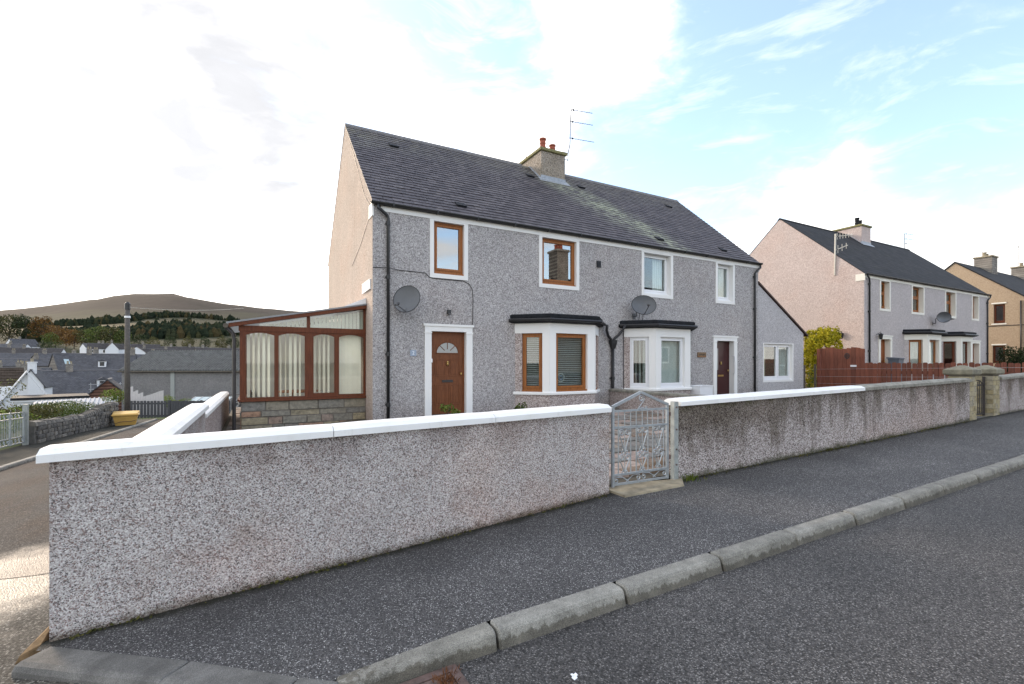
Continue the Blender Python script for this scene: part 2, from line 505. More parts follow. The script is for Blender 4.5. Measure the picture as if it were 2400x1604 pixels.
def slate_f(N, b, o):
    r = island(N)
    p = wpos(N)
    s = N.n('ShaderNodeSeparateXYZ', {0: p})
    x, z = s.outputs['X'], s.outputs['Z']
    col = N.ramp(r, [(0, (.056, .051, .060)), (.4, (.074, .067, .077)), (.8, (.088, .080, .090)), (1, (.108, .098, .106))])
    n = N.noise(p, 9, 5, .65)
    col = N.mix(1.0, col, N.ramp(n, [(.3, (.75, .75, .75)), (.7, (1.25, 1.22, 1.2))]), 'MULTIPLY')
    # lichen: a run below the chimney, a patch at the near ridge end, a haze along the ridge
    big = N.noise(p, 1.5, 6, .7)
    sm = N.noise(p, 11, 5, .7)
    mixn = N.math('ADD', N.math('MULTIPLY', big, .55), N.math('MULTIPLY', sm, .45))
    axis = N.math('ADD', 8.95, N.math('MULTIPLY', N.math('SUBTRACT', 8.3, z), .95))
    dx = N.math('ABSOLUTE', N.math('SUBTRACT', x, axis))
    run = N.math('MULTIPLY', N.smooth(dx, 1.7, .0), N.smooth(z, 5.3, 5.9))
    dx2 = N.math('ABSOLUTE', N.math('SUBTRACT', x, N.math('ADD', 10.9, N.math('MULTIPLY', N.math('SUBTRACT', 6.6, z), .8))))
    run2 = N.math('MULTIPLY', N.smooth(dx2, 1.0, .0), N.smooth(z, 7.6, 6.9))
    ridge = N.math('MULTIPLY', N.smooth(z, 7.3, 8.7), .50)
    corner = N.math('MULTIPLY', N.smooth(x, 3.6, 2.3), N.smooth(z, 7.2, 8.3))
    amt = N.math('MAXIMUM', N.math('MAXIMUM', N.math('MULTIPLY', run, 1.0), N.math('MULTIPLY', run2, 1.3)), N.math('MAXIMUM', ridge, N.math('MULTIPLY', corner, .75)))
    mixn = N.math('ADD', mixn, N.math('MULTIPLY', N.math('SUBTRACT', r, .5), .12))
    lic = N.math('MULTIPLY', amt, N.smooth(mixn, .36, .64), clamp=True)
    tone = N.ramp(N.noise(p, 5, 4), [(.35, (.19, .20, .155)), (.65, (.33, .35, .26))])
    tone = N.mix(N.smooth(z, 7.4, 8.5), tone, (.15, .14, .10))
    col = N.mix(lic, col, tone)
    setc(N, b, col)
    b.inputs['Roughness'].default_value = .62
    b.inputs['Specular IOR Level'].default_value = .4
    bump(N, b, N.noise(p, 40, 4, .7), .25, .006)


mat('slate', slate_f)


def far_slate(name, c0, c1, moss=(.11, .12, .06)):
    def f(N, b, o):
        v = ocoord(N)
        br = N.n('ShaderNodeTexBrick', {'Vector': N.mapping(v, (1, 1, 1), rot=(math.radians(90), 0, 0)), 'Color1': (*c0, 1), 'Color2': (*c1, 1),
                                        'Mortar': (*[c * .5 for c in c0], 1), 'Scale': 1.0, 'Mortar Size': .012,
                                        'Brick Width': .3, 'Row Height': .16})
        n = N.noise(v, 1.6, 6, .65)
        c = N.mix(1.0, br.outputs[0], N.ramp(n, [(.3, (.72,) * 3), (.7, (1.3,) * 3)]), 'MULTIPLY')
        c = N.mix(N.math('MULTIPLY', N.smooth(N.noise(v, 3.0, 5, .65), .55, .72), .35), c, moss)
        setc(N, b, c)
        b.inputs['Roughness'].default_value = .85
        b.inputs['Specular IOR Level'].default_value = .25
        bump(N, b, br.outputs[1], -.3, .01)
    return mat(name, f)


far_slate('far_slate', (.020, .021, .024), (.032, .032, .035), (.07, .075, .045))
far_slate('town_slate', (.075, .075, .082), (.10, .10, .108), (.13, .13, .10))
far_slate('town_slate_dark', (.05, .046, .046), (.066, .06, .06), (.09, .085, .06))
far_slate('brown_tile', (.05, .036, .026), (.065, .047, .034), (.08, .07, .04))
far_slate('town_stone', (.20, .18, .16), (.27, .25, .22), (.16, .15, .12))
far_slate('town_brick', (.17, .085, .06), (.22, .115, .08), (.12, .09, .07))


def cement_roof(N, b, o):
    v = ocoord(N)
    n = N.noise(v, 1.1, 6, .7)
    setc(N, b, N.ramp(n, [(.3, (.03, .03, .028)), (.7, (.05, .05, .046))]))
    b.inputs['Roughness'].default_value = .85


mat('cement_sheet', cement_roof)
plain('cement_light', (.135, .135, .125), .9, .4, 2)


def rand_stone(name, stops, rough=.9):
    def f(N, b, o):
        r = N.n('ShaderNodeObjectInfo').outputs['Random']
        v = wpos(N)
        c = N.ramp(r, stops)
        n = N.noise(v, 12, 6, .7)
        c = N.mix(1.0, c, N.ramp(n, [(.3, (.62,) * 3), (.7, (1.25,) * 3)]), 'MULTIPLY')
        st = N.noise(N.mapping(v, (1, 1, 3)), 7, 5, .7)
        c = N.mix(N.math('MULTIPLY', N.smooth(st, .52, .68), .55), c, (.07, .065, .055))
        setc(N, b, c)
        b.inputs['Roughness'].default_value = rough
        bump(N, b, n, .7, .012)
    return mat(name, f)


rand_stone('base_stone', [(0, (.20, .19, .17)), (.3, (.28, .25, .19)), (.55, (.36, .30, .19)), (.8, (.24, .23, .21)), (1, (.42, .25, .16))])
rand_stone('rubble_stone', [(0, (.09, .085, .08)), (.4, (.14, .13, .115)), (.8, (.19, .175, .15)), (1, (.25, .23, .20))])
rand_stone('pillar_stone', [(0, (.30, .25, .14)), (.5, (.40, .34, .20)), (1, (.34, .31, .24))])
rand_stone('paving', [(0, (.17, .16, .14)), (.3, (.25, .23, .205)), (.55, (.23, .165, .115)), (.8, (.43, .33, .285)), (1, (.34, .28, .21))])
rand_stone('cobble', [(0, (.14, .10, .07)), (1, (.28, .19, .12))])


def glass_f(tint, ior):
    def f(N, b, o):
        tr = N.n('ShaderNodeBsdfTransparent', {0: (*tint, 1)})
        gl = N.n('ShaderNodeBsdfGlossy', {0: (1, 1, 1, 1), 'Roughness': .0})
        back = N.n('ShaderNodeNewGeometry').outputs['Backfacing']
        # thin pane: the same reflectance on both of its faces
        eta = N.n('ShaderNodeMapRange', {0: back, 1: 0.0, 2: 1.0, 3: ior, 4: 1.0 / ior}).outputs[0]
        fr = N.n('ShaderNodeFresnel', {'IOR': eta})
        mx = N.n('ShaderNodeMixShader', {0: fr.outputs[0], 1: tr.outputs[0], 2: gl.outputs[0]})
        N.nt.links.new(mx.outputs[0], o.inputs[0])
    return f


mat('glass', glass_f((.86, .90, .89), 1.75))
mat('glass_mirror', glass_f((.42, .45, .46), 3.2))
mat('glass_clear', glass_f((.97, .98, .97), 1.38))


def leaf(name, stops, trans=.14):
    def f(N, b, o):
        r = N.n('ShaderNodeNewGeometry').outputs['Random Per Island']
        rr = N.n('ShaderNodeObjectInfo').outputs['Random']
        c = N.ramp(r, stops)
        c = N.mix(1.0, c, N.ramp(rr, [(0, (.85, .85, .85)), (1, (1.15, 1.15, 1.15))]), 'MULTIPLY')
        setc(N, b, c)
        b.inputs['Roughness'].default_value = .6
        b.inputs['Specular IOR Level'].default_value = .0 if name == 'leaf_far' else .15
        t = N.n('ShaderNodeBsdfTranslucent', {0: c})
        mx = N.n('ShaderNodeMixShader', {0: trans, 1: b.outputs[0], 2: t.outputs[0]})
        N.nt.links.new(mx.outputs[0], o.inputs[0])
    return mat(name, f)


leaf('leaf_yellow', [(0, (.13, .15, .012)), (.3, (.36, .33, .02)), (.7, (.58, .50, .03)), (1, (.70, .62, .07))], .35)
leaf('leaf_green', [(0, (.035, .055, .012)), (.5, (.07, .10, .02)), (1, (.14, .17, .04))])
leaf('leaf_dark', [(0, (.012, .020, .008)), (.6, (.028, .042, .014)), (1, (.06, .08, .03))])
leaf('leaf_lime', [(0, (.06, .10, .015)), (.5, (.13, .18, .03)), (1, (.24, .27, .06))])
leaf('leaf_mixed', [(0, (.06, .055, .03)), (.4, (.11, .12, .04)), (.8, (.18, .17, .08)), (1, (.27, .22, .12))])
leaf('leaf_autumn', [(0, (.07, .035, .012)), (.5, (.14, .07, .02)), (1, (.22, .13, .035))])
leaf('leaf_olive', [(0, (.035, .038, .014)), (.5, (.075, .075, .022)), (1, (.13, .115, .035))])
leaf('leaf_far', [(0, (.014, .020, .013)), (.6, (.026, .033, .020)), (.85, (.045, .045, .022)), (1, (.07, .05, .025))], .03)
plain('bark', (.06, .05, .04), .9, .3)


def terrain_f(N, b, o):
    p = wpos(N)
    s = N.n('ShaderNodeSeparateXYZ', {0: p})
    z = s.outputs['Z']
    n = N.noise(p, .006, 8, .62)
    n2 = N.noise(p, .03, 6, .65)
    n4 = N.noise(N.mapping(p, (1, 1, .3)), .011, 9, .7)
    heath = N.ramp(n4, [(.34, (.010, .010, .0075)), (.5, (.021, .017, .015)), (.66, (.036, .029, .025))])
    pasture = N.ramp(n2, [(.3, (.022, .026, .013)), (.7, (.044, .044, .022))])
    low = N.ramp(n2, [(.3, (.03, .034, .017)), (.7, (.048, .052, .025))])
    zz = N.math('ADD', z, N.math('MULTIPLY', N.math('SUBTRACT', n, .5), 90))
    c = N.mix(N.smooth(zz, 88, 122), pasture, heath)
    c = N.mix(N.smooth(zz, 8, 2), c, low)
    vo = N.n('ShaderNodeTexVoronoi', {'Vector': N.mapping(p, (1, 1, 0)), 'Scale': .009}, feature='F1')
    pick = N.n('ShaderNodeSeparateColor', {0: vo.outputs['Color']}).outputs[0]
    fld = N.math('MULTIPLY', N.math('GREATER_THAN', pick, .70), N.math('MULTIPLY', N.smooth(z, 17, 22), N.smooth(z, 62, 50)))
    dv = N.n('ShaderNodeVectorMath', {0: N.mapping(p, (1 / 95, 1 / 60, 0), (95 / 95, -620 / 60, 0))}, operation='LENGTH').outputs['Value']
    fld = N.math('MAXIMUM', fld, N.math('GREATER_THAN', 1.0, dv))
    c = N.mix(fld, c, (.17, .135, .08))
    setc(N, b, c)
    b.inputs['Roughness'].default_value = .95
    b.inputs['Specular IOR Level'].default_value = .1


mat('terrain', terrain_f)
plain('lawn_green', (.085, .105, .03), .95, .35, 3, .5, bscale=60)
plain('garden_soil', (.10, .085, .06), .95, .3, 5, .5)


# ------------------------------------------------------------------ mesh helpers
class MB:
    def __init__(s):
        s.v, s.f, s.mi = [], [], []

    def add(s, pts, faces, m=0):
        k = len(s.v)
        s.v += [tuple(p) for p in pts]
        for f in faces:
            s.f.append(tuple(i + k for i in f))
            s.mi.append(m)

    def poly(s, pts, m=0):
        s.add(pts, [tuple(range(len(pts)))], m)

    def hexa(s, p, m=0):
        p = [Vector(q) for q in p]
        if (p[1] - p[0]).cross(p[3] - p[0]).dot(p[4] - p[0]) < 0:
            p = [p[i] for i in (0, 3, 2, 1, 4, 7, 6, 5)]
        s.add(p, [(0, 3, 2, 1), (4, 5, 6, 7), (0, 1, 5, 4), (1, 2, 6, 5), (2, 3, 7, 6), (3, 0, 4, 7)], m)

    def box(s, x0, x1, y0, y1, z0, z1, m=0, M=None):
        p = [Vector(q) for q in ((x0, y0, z0), (x1, y0, z0), (x1, y1, z0), (x0, y1, z0), (x0, y0, z1), (x1, y0, z1), (x1, y1, z1), (x0, y1, z1))]
        if M is not None:
            p = [M @ q for q in p]
        s.hexa(p, m)

    def fbox(s, P, u0, u1, n0, n1, z0, z1, m=0):
        s.hexa([P(u0, n0, z0), P(u1, n0, z0), P(u1, n1, z0), P(u0, n1, z0), P(u0, n0, z1), P(u1, n0, z1), P(u1, n1, z1), P(u0, n1, z1)], m)

    def loft(s, rings, m=0, cap=True):
        k = len(rings[0])
        for r0, r1 in zip(rings, rings[1:]):
            for i in range(k):
                j = (i + 1) % k
                s.add([r0[i], r0[j], r1[j], r1[i]], [(0, 1, 2, 3)], m)
        if cap:
            s.poly(list(reversed(rings[0])), m)
            s.poly(rings[-1], m)

    def tube(s, pts, r, n=6, m=0, r1=None):
        pts = [Vector(p) for p in pts]
        rings = []
        for i, p in enumerate(pts):
            a = pts[max(0, i - 1)]
            b = pts[min(len(pts) - 1, i + 1)]
            t = (b - a)
            if t.length < 1e-9:
                t = Vector((0, 0, 1))
            t.normalize()
            q = t.orthogonal().normalized() if i == 0 else (up - t * up.dot(t)).normalized()
            up = q
            w = t.cross(q)
            rr = r if r1 is None else r + (r1 - r) * i / max(1, len(pts) - 1)
            rings.append([p + (q * math.cos(2 * math.pi * k / n) + w * math.sin(2 * math.pi * k / n)) * rr for k in range(n)])
        k0 = len(s.v)
        for rg in rings:
            s.v += [tuple(x) for x in rg]
        for i in range(len(rings) - 1):
            for k in range(n):
                j = (k + 1) % n
                s.f.append((k0 + i * n + k, k0 + i * n + j, k0 + (i + 1) * n + j, k0 + (i + 1) * n + k))
                s.mi.append(m)
        s.f.append(tuple(k0 + k for k in reversed(range(n))))
        s.mi.append(m)
        s.f.append(tuple(k0 + (len(rings) - 1) * n + k for k in range(n)))
        s.mi.append(m)

    def lathe(s, c, prof, n=14, m=0):
        rings = [[(c[0] + r * math.cos(2 * math.pi * k / n), c[1] + r * math.sin(2 * math.pi * k / n), c[2] + z) for k in range(n)] for r, z in prof]
        s.loft(rings, m)

    def mesh(s, name, mats):
        me = bpy.data.meshes.new(name)
        me.from_pydata(s.v, [], s.f)
        for m in mats:
            me.materials.append(MATS[m])
        if any(s.mi):
            me.polygons.foreach_set('material_index', s.mi)
        me.update()
        return me

    def build(s, name, mats, parent=None, kind=None, smooth=False):
        if isinstance(mats, str):
            mats = [mats]
        me = s.mesh(name, mats)
        if smooth:
            me.polygons.foreach_set('use_smooth', [True] * len(me.polygons))
        o = bpy.data.objects.new(name, me)
        COL.objects.link(o)
        link(o, parent)
        if kind:
            o['kind'] = kind
        return o


WORLD_ROOTS = {}


def link(o, parent):
    if parent is None:
        return
    o.parent = parent
    if parent.name in WORLD_ROOTS:
        o.matrix_parent_inverse = Matrix.Translation(-Vector(WORLD_ROOTS[parent.name]))


def tag(o, label, cat, group=None):
    o['label'] = label
    o['category'] = cat
    if group:
        o['group'] = group
    return o


def thing(name, label, cat, loc, group=None, rot=0, world=True):
    """an Empty at the base of a thing; with world=True its parts are given in world coordinates"""
    o = bpy.data.objects.new(name, None)
    COL.objects.link(o)
    o.location = loc
    o.rotation_euler = (0, 0, rot)
    o.empty_display_size = .2
    if world:
        WORLD_ROOTS[o.name] = tuple(loc)
    return tag(o, label, cat, group)


def inst(name, me, parent, M):
    o = bpy.data.objects.new(name, me)
    COL.objects.link(o)
    link(o, parent)
    o.matrix_basis = M
    return o


def frame(org, U, N):
    org, U, N = Vector(org), Vector(U), Vector(N)
    return lambda u, n, z: org + U * u + N * n + Vector((0, 0, z))


def spiral(c, r0, r1, a0, turns, n=14):
    return [(c[0] + (r0 + (r1 - r0) * i / n) * math.cos(a0 + turns * 2 * math.pi * i / n),
             c[1] + (r0 + (r1 - r0) * i / n) * math.sin(a0 + turns * 2 * math.pi * i / n)) for i in range(n + 1)]


def leaf_cloud(mb, n, blobs, size, rng, m=0, flat=.0, squash=1.0):
    """n leaf-sized faces spread through a set of ellipsoids (cx,cy,cz,rx,ry,rz)"""
    wts = [b[3] * b[4] * b[5] for b in blobs]
    for _ in range(n):
        b = rng.choices(blobs, wts)[0]
        while True:
            d = Vector((rng.uniform(-1, 1), rng.uniform(-1, 1), rng.uniform(-1, 1)))
            if .05 < d.length <= 1:
                break
        d = d.normalized() * (d.length ** .45)
        p = Vector((b[0] + d.x * b[3], b[1] + d.y * b[4], b[2] + d.z * b[5]))
        a = Vector((rng.gauss(0, 1), rng.gauss(0, 1), rng.gauss(0, 1) * (1 - flat))).normalized()
        c = a.orthogonal().normalized()
        c = (Matrix.Rotation(rng.uniform(0, 6.28), 3, a) @ c)
        e = a.cross(c)
        L = size * rng.uniform(.6, 1.35)
        w = L * .5 * squash
        mb.add([p - c * L * .5, p + e * w * .5 - c * L * .05, p + c * L * .5, p - e * w * .5 - c * L * .05], [(0, 1, 2, 3)], m)


# ------------------------------------------------------------------ levels of the ground
def smoothstep(a, b, x):
    t = max(0, min(1, (x - a) / (b - a)))
    return t * t * (3 - 2 * t)


def road_base(x):
    if x >= .35:
        return -.11 + .019 * (x - 3.5)
    z0 = -.11 + .019 * (.35 - 3.5)
    if x >= -1.3:
        return z0 - .10 * (.35 - x)
    return z0 - .165 - .012 * min(6, -1.3 - x)


def road_z(x, y):
    w = 1 - smoothstep(-.8, 2.2, x)
    return road_base(x) - .045 * max(0, min(34, y - 3.5)) * w


def kerb_z(x):
    if x >= 1.25:
        return .019 * (x - 3.5)
    return .019 * (1.25 - 3.5) - (1.25 - x) * .075


def wall_y(x):
    if x <= 3.70:
        return 4.145 + (x + 1.21) * (4.343 - 4.145) / 4.90
    return 4.345 + max(0, min(1, (x - 3.7) / 1.2)) * .05


def wall_base_z(x):
    if x <= 3.69:
        return -.28 + (x + 1.21) * .28 / 4.90
    if x <= 4.9:
        return 0.0
    return .0263 * (x - 4.9)


# ------------------------------------------------------------------ the setting: terrain
SKYLINE = [(-1800, 800), (-900, 768), (-400, 742), (0, 726), (61, 721), (144, 710), (214, 700), (276, 690.5), (343, 687), (398, 688), (453, 697),
           (520, 709), (597, 721), (663, 727), (724, 731), (900, 745), (1200, 768), (2000, 792), (3200, 806), (6000, 815)]
PROFILE = [(34, -2.1), (55, -6.5), (100, -6.0), (140, -2.8), (170, -.6), (200, 2.0), (230, 5), (300, 13.5), (420, 27), (620, 55), (900, 104), (1200, 172), (1500, 226)]


def interp(tab, x):
    if x <= tab[0][0]:
        return tab[0][1]
    for (a, p), (b, q) in zip(tab, tab[1:]):
        if x <= b:
            return p + (q - p) * (x - a) / (b - a)
    return tab[-1][1]


YAW = math.radians(28.4)


def terrain_z(x, y):
    r = math.hypot(x, y)
    az = math.atan2(x, y) - YAW
    az = math.atan2(math.sin(az), math.cos(az))
    near = min(road_base(max(-8, min(70, x))), 1.0) - .16 - .045 * max(0, min(34, y - 3.5)) * (1 - smoothstep(-.8, 2.2, x))
    if x > -.8:
        near -= max(0, y - 22) * .05 * smoothstep(22, 40, y)
    front = math.cos(az)
    if front > .25:
        t = math.tan(az)
        d = r * front
        sk = 1.55 + (851 - interp(SKYLINE, 1200 + 1097 * t)) / 1097 * 1500
        base = interp(PROFILE, d)
        if d > 300:
            k = smoothstep(300, 900, d)
            base = base * (1 - k) + base * sk / 226 * k
        if d > 1500:
            base = sk * (1 - smoothstep(1500, 2600, d)) * (.96) + 20
            base = min(base, sk)
        base += noise.noise(Vector((x * .01, y * .01, 3))) * min(6, max(0, (d - 250) * .012))
        base += noise.noise(Vector((x * .03, y * .03, 7))) * 3.0 * smoothstep(500, 1200, d)
        z = base
    else:
        z = -1.0
    k = smoothstep(.25, .5, front)
    z = z * k + (-1.0) * (1 - k)
    w = smoothstep(34, 52, r)
    if x > 0 and y < 24:
        w = smoothstep(90, 140, r)
    return near * (1 - w) + z * w


mb = MB()
radii = [0.5] + [3 * 1.115 ** i for i in range(66)]
NA = 240
for r in radii:
    for k in range(NA):
        a = 2 * math.pi * k / NA
        x, y = r * math.sin(a), r * math.cos(a)
        mb.v.append((x, y, terrain_z(x, y)))
for i in range(len(radii) - 1):
    for k in range(NA):
        j = (k + 1) % NA
        mb.f.append((i * NA + k, i * NA + j, (i + 1) * NA + j, (i + 1) * NA + k))
        mb.mi.append(0)
mb.f.append(tuple(range(NA)))
mb.mi.append(0)
mb.build('terrain', 'terrain', kind='structure', smooth=True)


def sheet(name, m, xs, ys, zf, skip=None, bound=None):
    mb = MB()
    nx, ny = len(xs), len(ys)
    for y in ys:
        for x in xs:
            px, py = (x, y) if bound is None else bound(x, y)
            mb.v.append((px, py, zf(px, py)))
    for j in range(ny - 1):
        for i in range(nx - 1):
            if skip and skip((xs[i] + xs[i + 1]) / 2, (ys[j] + ys[j + 1]) / 2):
                continue
            mb.f.append((j * nx + i, j * nx + i + 1, (j + 1) * nx + i + 1, (j + 1) * nx + i))
            mb.mi.append(0)
    return mb.build(name, m, kind='structure', smooth=True)


def rng_list(a, b, st):
    n = max(1, int(round((b - a) / st)))
    return [a + (b - a) * i / n for i in range(n + 1)]


XR = rng_list(-6.3, 2.4, .15) + rng_list(2.4, 75, 1.5)[1:]
sheet('road', 'road_asphalt', XR, rng_list(-7.5, 4.2, .3), road_z, skip=lambda x, y: y > 3.0 and x > -.4 or (x < -1.15 and y > 1.7) or (x < .4 and y > 2.9))
sheet('lane_mouth', 'corner_gravel', rng_list(-6.3, -.3, .12), rng_list(1.4, 7.0, .2), lambda x, y: road_z(x, y) + .004)
sheet('lane', 'lane_asphalt', rng_list(-6.3, -.55, .25), rng_list(6.2, 34.5, .4), lambda x, y: road_z(x, y) + .008,
      bound=lambda x, y: (x, y + (.25 * noise.noise(Vector((x * 1.3, 2, 0))) - .10 * x - .3 if y < 6.5 else 0)))
sheet('far_pavement', 'pavement_asphalt', rng_list(-6.7, -5.2, .25), rng_list(-8, 33.5, .5), lambda x, y: road_z(x, y) + .085)
sheet('verge', 'lawn_green', rng_list(-8, 0, .5), rng_list(33.3, 37.5, .5), lambda x, y: road_z(x, y) + .03)
# far-side garden behind the rubble wall
sheet('left_garden', 'lawn_green', rng_list(-40, -8.6, 2.4) + rng_list(-8.6, -6.5, .3)[1:], rng_list(-12, 36, 1), lambda x, y: road_z(-6.5, y) + .07 + .35 * smoothstep(-6.75, -8.4, x))


# ------------------------------------------------------------------ near pavement and kerbs
CORNER = [(.35, 2.55, -.115), (.165, 2.73, -.14), (-.38, 3.30, -.205), (-1.21, 4.05, -.28)]


def kerb_back(x):
    if x >= .35:
        return 2.62
    pts = sorted((p[0], p[1] + .015) for p in CORNER)
    return interp(pts, x)


def pave_edge_z(x):
    if x >= .35:
        return kerb_z(x)
    return interp(sorted((p[0], p[2]) for p in CORNER), x)


mb = MB()
xs = rng_list(-1.25, 5, .12) + rng_list(5, 70, 1.0)[1:]
NV = 5
for x in xs:
    y0, y1 = kerb_back(x), wall_y(x) + .04
    for k in range(NV + 1):
        t = k / NV
        mb.v.append((x, y0 + (y1 - y0) * t, pave_edge_z(x) * (1 - t) + wall_base_z(x) * t - .004))
for i in range(len(xs) - 1):
    for k in range(NV):
        a = i * (NV + 1) + k
        mb.f.append((a, a + NV + 1, a + NV + 2, a + 1))
        mb.mi.append(0)
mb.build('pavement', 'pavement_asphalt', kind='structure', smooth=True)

kerb_root = bpy.data.objects.new('kerb', None)
COL.objects.link(kerb_root)
kerb_root['kind'] = 'structure'

KPROF = [(.02, -.24), (.02, -.003), (-.070, 0), (-.092, -.006), (-.106, -.022), (-.132, -.125), (-.14, -.24)]


def kerb_mesh(L, zl=0.0, zr_=0.0):
    m_ = MB()
    rings = []
    for i, x in enumerate((.007, .018, L * .5, L - .018, L - .007)):
        t = x / L
        sh = .009 if i in (0, 4) else 0
        rings.append([(x, y + (-sh if y > 0 else sh) * 1, z + (zl * (1 - t) + zr_ * t) * (1 if z > -.2 else 0) - (sh if z > -.2 else 0)) for y, z in KPROF])
    m_.loft(rings)
    return m_.mesh('kerb_stone', ['kerb_concrete'])


kmesh = kerb_mesh(1.0)
kx = 1.25
i = 0
while kx < 62:
    M = Matrix.Translation((kx, 2.60 + RNG.uniform(-.006, .006), kerb_z(kx) + RNG.uniform(-.004, .004))) @ Matrix.Rotation(-.019, 4, 'Y') @ Matrix.Rotation(RNG.uniform(-.004, .004), 4, 'Z')
    inst('kerb_stone', kmesh, kerb_root, M)
    kx += 1.003
dz = kerb_z(.35) - kerb_z(1.25)
inst('kerb_stone', kerb_mesh(.90, dz, 0.0), kerb_root, Matrix.Translation((.35, 2.60, kerb_z(1.25) - .001)))
# flush stones round the corner
for (a, b) in ((CORNER[1], CORNER[0]), (CORNER[2], CORNER[1]), (CORNER[3], CORNER[2])):
    a, b = Vector(a), Vector(b)
    L = (b - a).length
    d = (b - a).normalized()
    m_ = MB()
    rings = []
    for x in (.005, .015, L - .015, L - .005):
        sh = .006 if x < .01 or x > L - .01 else 0
        rings.append([(x, y, z - (sh if z > -.1 else 0)) for y, z in ((.03, -.2), (.03, 0), (-.12, 0), (-.15, -.012), (-.165, -.04), (-.17, -.2))])
    m_.loft(rings)
    ang = math.atan2(d.y, d.x)
    M = Matrix.Translation(a + Vector((0, 0, .004))) @ Matrix.Rotation(ang, 4, 'Z') @ Matrix.Rotation(-math.asin(d.z), 4, 'Y')
    inst('kerb_stone', m_.mesh('kerb_stone', ['grey_concrete']), kerb_root, M)
# lane kerb on the far side
fk = bpy.data.objects.new('lane_kerb', None)
COL.objects.link(fk)
fk['kind'] = 'structure'
y = -8.0
while y < 33:
    M = Matrix.Translation((-5.2, y, road_z(-5.2, y) + .09)) @ Matrix.Rotation(math.radians(90), 4, 'Z') @ Matrix.Rotation(.045, 4, 'Y')
    inst('kerb_stone', kmesh, fk, M)
    y += 1.003

# ------------------------------------------------------------------ garden ground
def yard_z(x, y):
    return .06 + .017 * max(0, x - 4.9) + .022 * max(0, y - 4.5) * (1 - smoothstep(16, 22, x) * .5)


sheet('front_garden', 'garden_soil', rng_list(-.7, 2.4, .5) + rng_list(2.4, 70, 2.0)[1:], rng_list(4.5, 16, .8),
      lambda x, y: yard_z(x, y) - .01 - (.02 + .012 * max(0, y - 7)) * (x < 1.8))
sheet('back_lawn', 'lawn_green', rng_list(1.0, 70, 3.0), rng_list(15.6, 32, 2), lambda x, y: yard_z(x, 12) - .1 - max(0, y - 22) * .03)

# ------------------------------------------------------------------ garden walls
def wall_run(root, x0, x1, body_mat, zt0, zt1, cap_runs, thick=.20, capw=.30, name='wall_body'):
    """street wall along the pavement; cap_runs = [(x0, x1, material)]"""
    b = MB()
    n = max(2, int((x1 - x0) / .5))
    rings = []
    for k in range(n + 1):
        x = x0 + (x1 - x0) * k / n
        y = wall_y(x)
        zt = zt0 + (zt1 - zt0) * k / n - .088
        rings.append([(x, y, wall_base_z(x) - .3), (x, y + thick, wall_base_z(x) - .3), (x, y + thick, zt), (x, y, zt)])
    b.loft(rings)
    b.build(name, body_mat, root)
    for a, c, m in cap_runs:
        cb = MB()
        rr = []
        stp = max(1, int((c - a) / .25))
        for k in range(stp + 1):
            x = a + (c - a) * k / stp
            y = wall_y(x) + thick / 2
            z = zt0 + (zt1 - zt0) * (x - x0) / (x1 - x0)
            e = .004 * noise.noise(Vector((x * 3, 0, 1)))
            sh = .004 if k in (0, stp) else 0
            h = capw / 2 - sh
            rr.append([(x, y - h + e, z - .088), (x, y + h, z - .088), (x, y + h, z - .030 - sh), (x, y + h - .055, z - sh), (x, y - h + .065 + e, z - sh + e), (x, y - h + e, z - .034 - sh)])
        cb.loft(rr)
        cb.build('coping', m, root)


t = thing('garden_wall', 'grey roughcast garden wall with white coping between the street corner and the iron gate', 'wall', (1.2, 4.3, 0))
caps = [(-1.26, .55, 'white_coping_paint'), (.556, 2.1, 'white_coping_paint'), (2.106, 3.66, 'white_coping_paint')]
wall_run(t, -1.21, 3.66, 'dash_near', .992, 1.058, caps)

t = thing('garden_wall', 'long stained roughcast garden wall from the iron gate to the stone pillars, half white coping', 'wall', (9, 4.4, 0))
caps = [(4.87, 6.4, 'white_coping_paint'), (6.405, 7.9, 'white_coping_paint'), (7.905, 9.52, 'white_coping_paint')] + \
    [(9.525 + k * .925, 9.525 + k * .925 + .92, 'old_coping') for k in range(5)]
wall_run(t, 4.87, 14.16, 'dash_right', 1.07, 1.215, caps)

t = thing('garden_wall', 'pale pink roughcast garden wall running on beyond the stone pillars', 'wall', (20, 4.4, 0.4))
caps = [(15.94 + k * 1.1, 15.94 + k * 1.1 + 1.09, 'old_coping') for k in range(16)]
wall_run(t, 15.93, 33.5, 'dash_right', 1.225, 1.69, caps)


def side_wall(y0, y1, x, zt0, zt1, zb0, zb1, mbody, mcap, label, roundend=False):
    root = thing('garden_wall', label, 'wall', (x, y0, zb0))
    b = MB()
    b.hexa([(x - .08, y0, zb0 - .4), (x + .08, y0, zb0 - .4), (x + .08, y1, zb1 - .4), (x - .08, y1, zb1 - .4),
            (x - .08, y0, zt0 - .08), (x + .08, y0, zt0 - .08), (x + .08, y1, zt1 - .08), (x - .08, y1, zt1 - .08)])
    b.build('wall_body', mbody, root)
    cb = MB()
    rr = []
    for k in range(13):
        tt = k / 12
        y = y0 - .02 + (y1 + .02 - y0) * tt
        z = zt0 + (zt1 - zt0) * tt
        w = .125
        if roundend and k >= 11:
            w *= (.88 if k == 11 else .6)
            z -= .02 if k == 12 else 0
        rr.append([(x + w, y, z - .08), (x - w, y, z - .08), (x - w, y, z - .028), (x - w * .6, y, z), (x + w * .6, y, z), (x + w, y, z - .028)])
    cb.loft(rr)
    cb.build('coping', mcap, root)
    return root


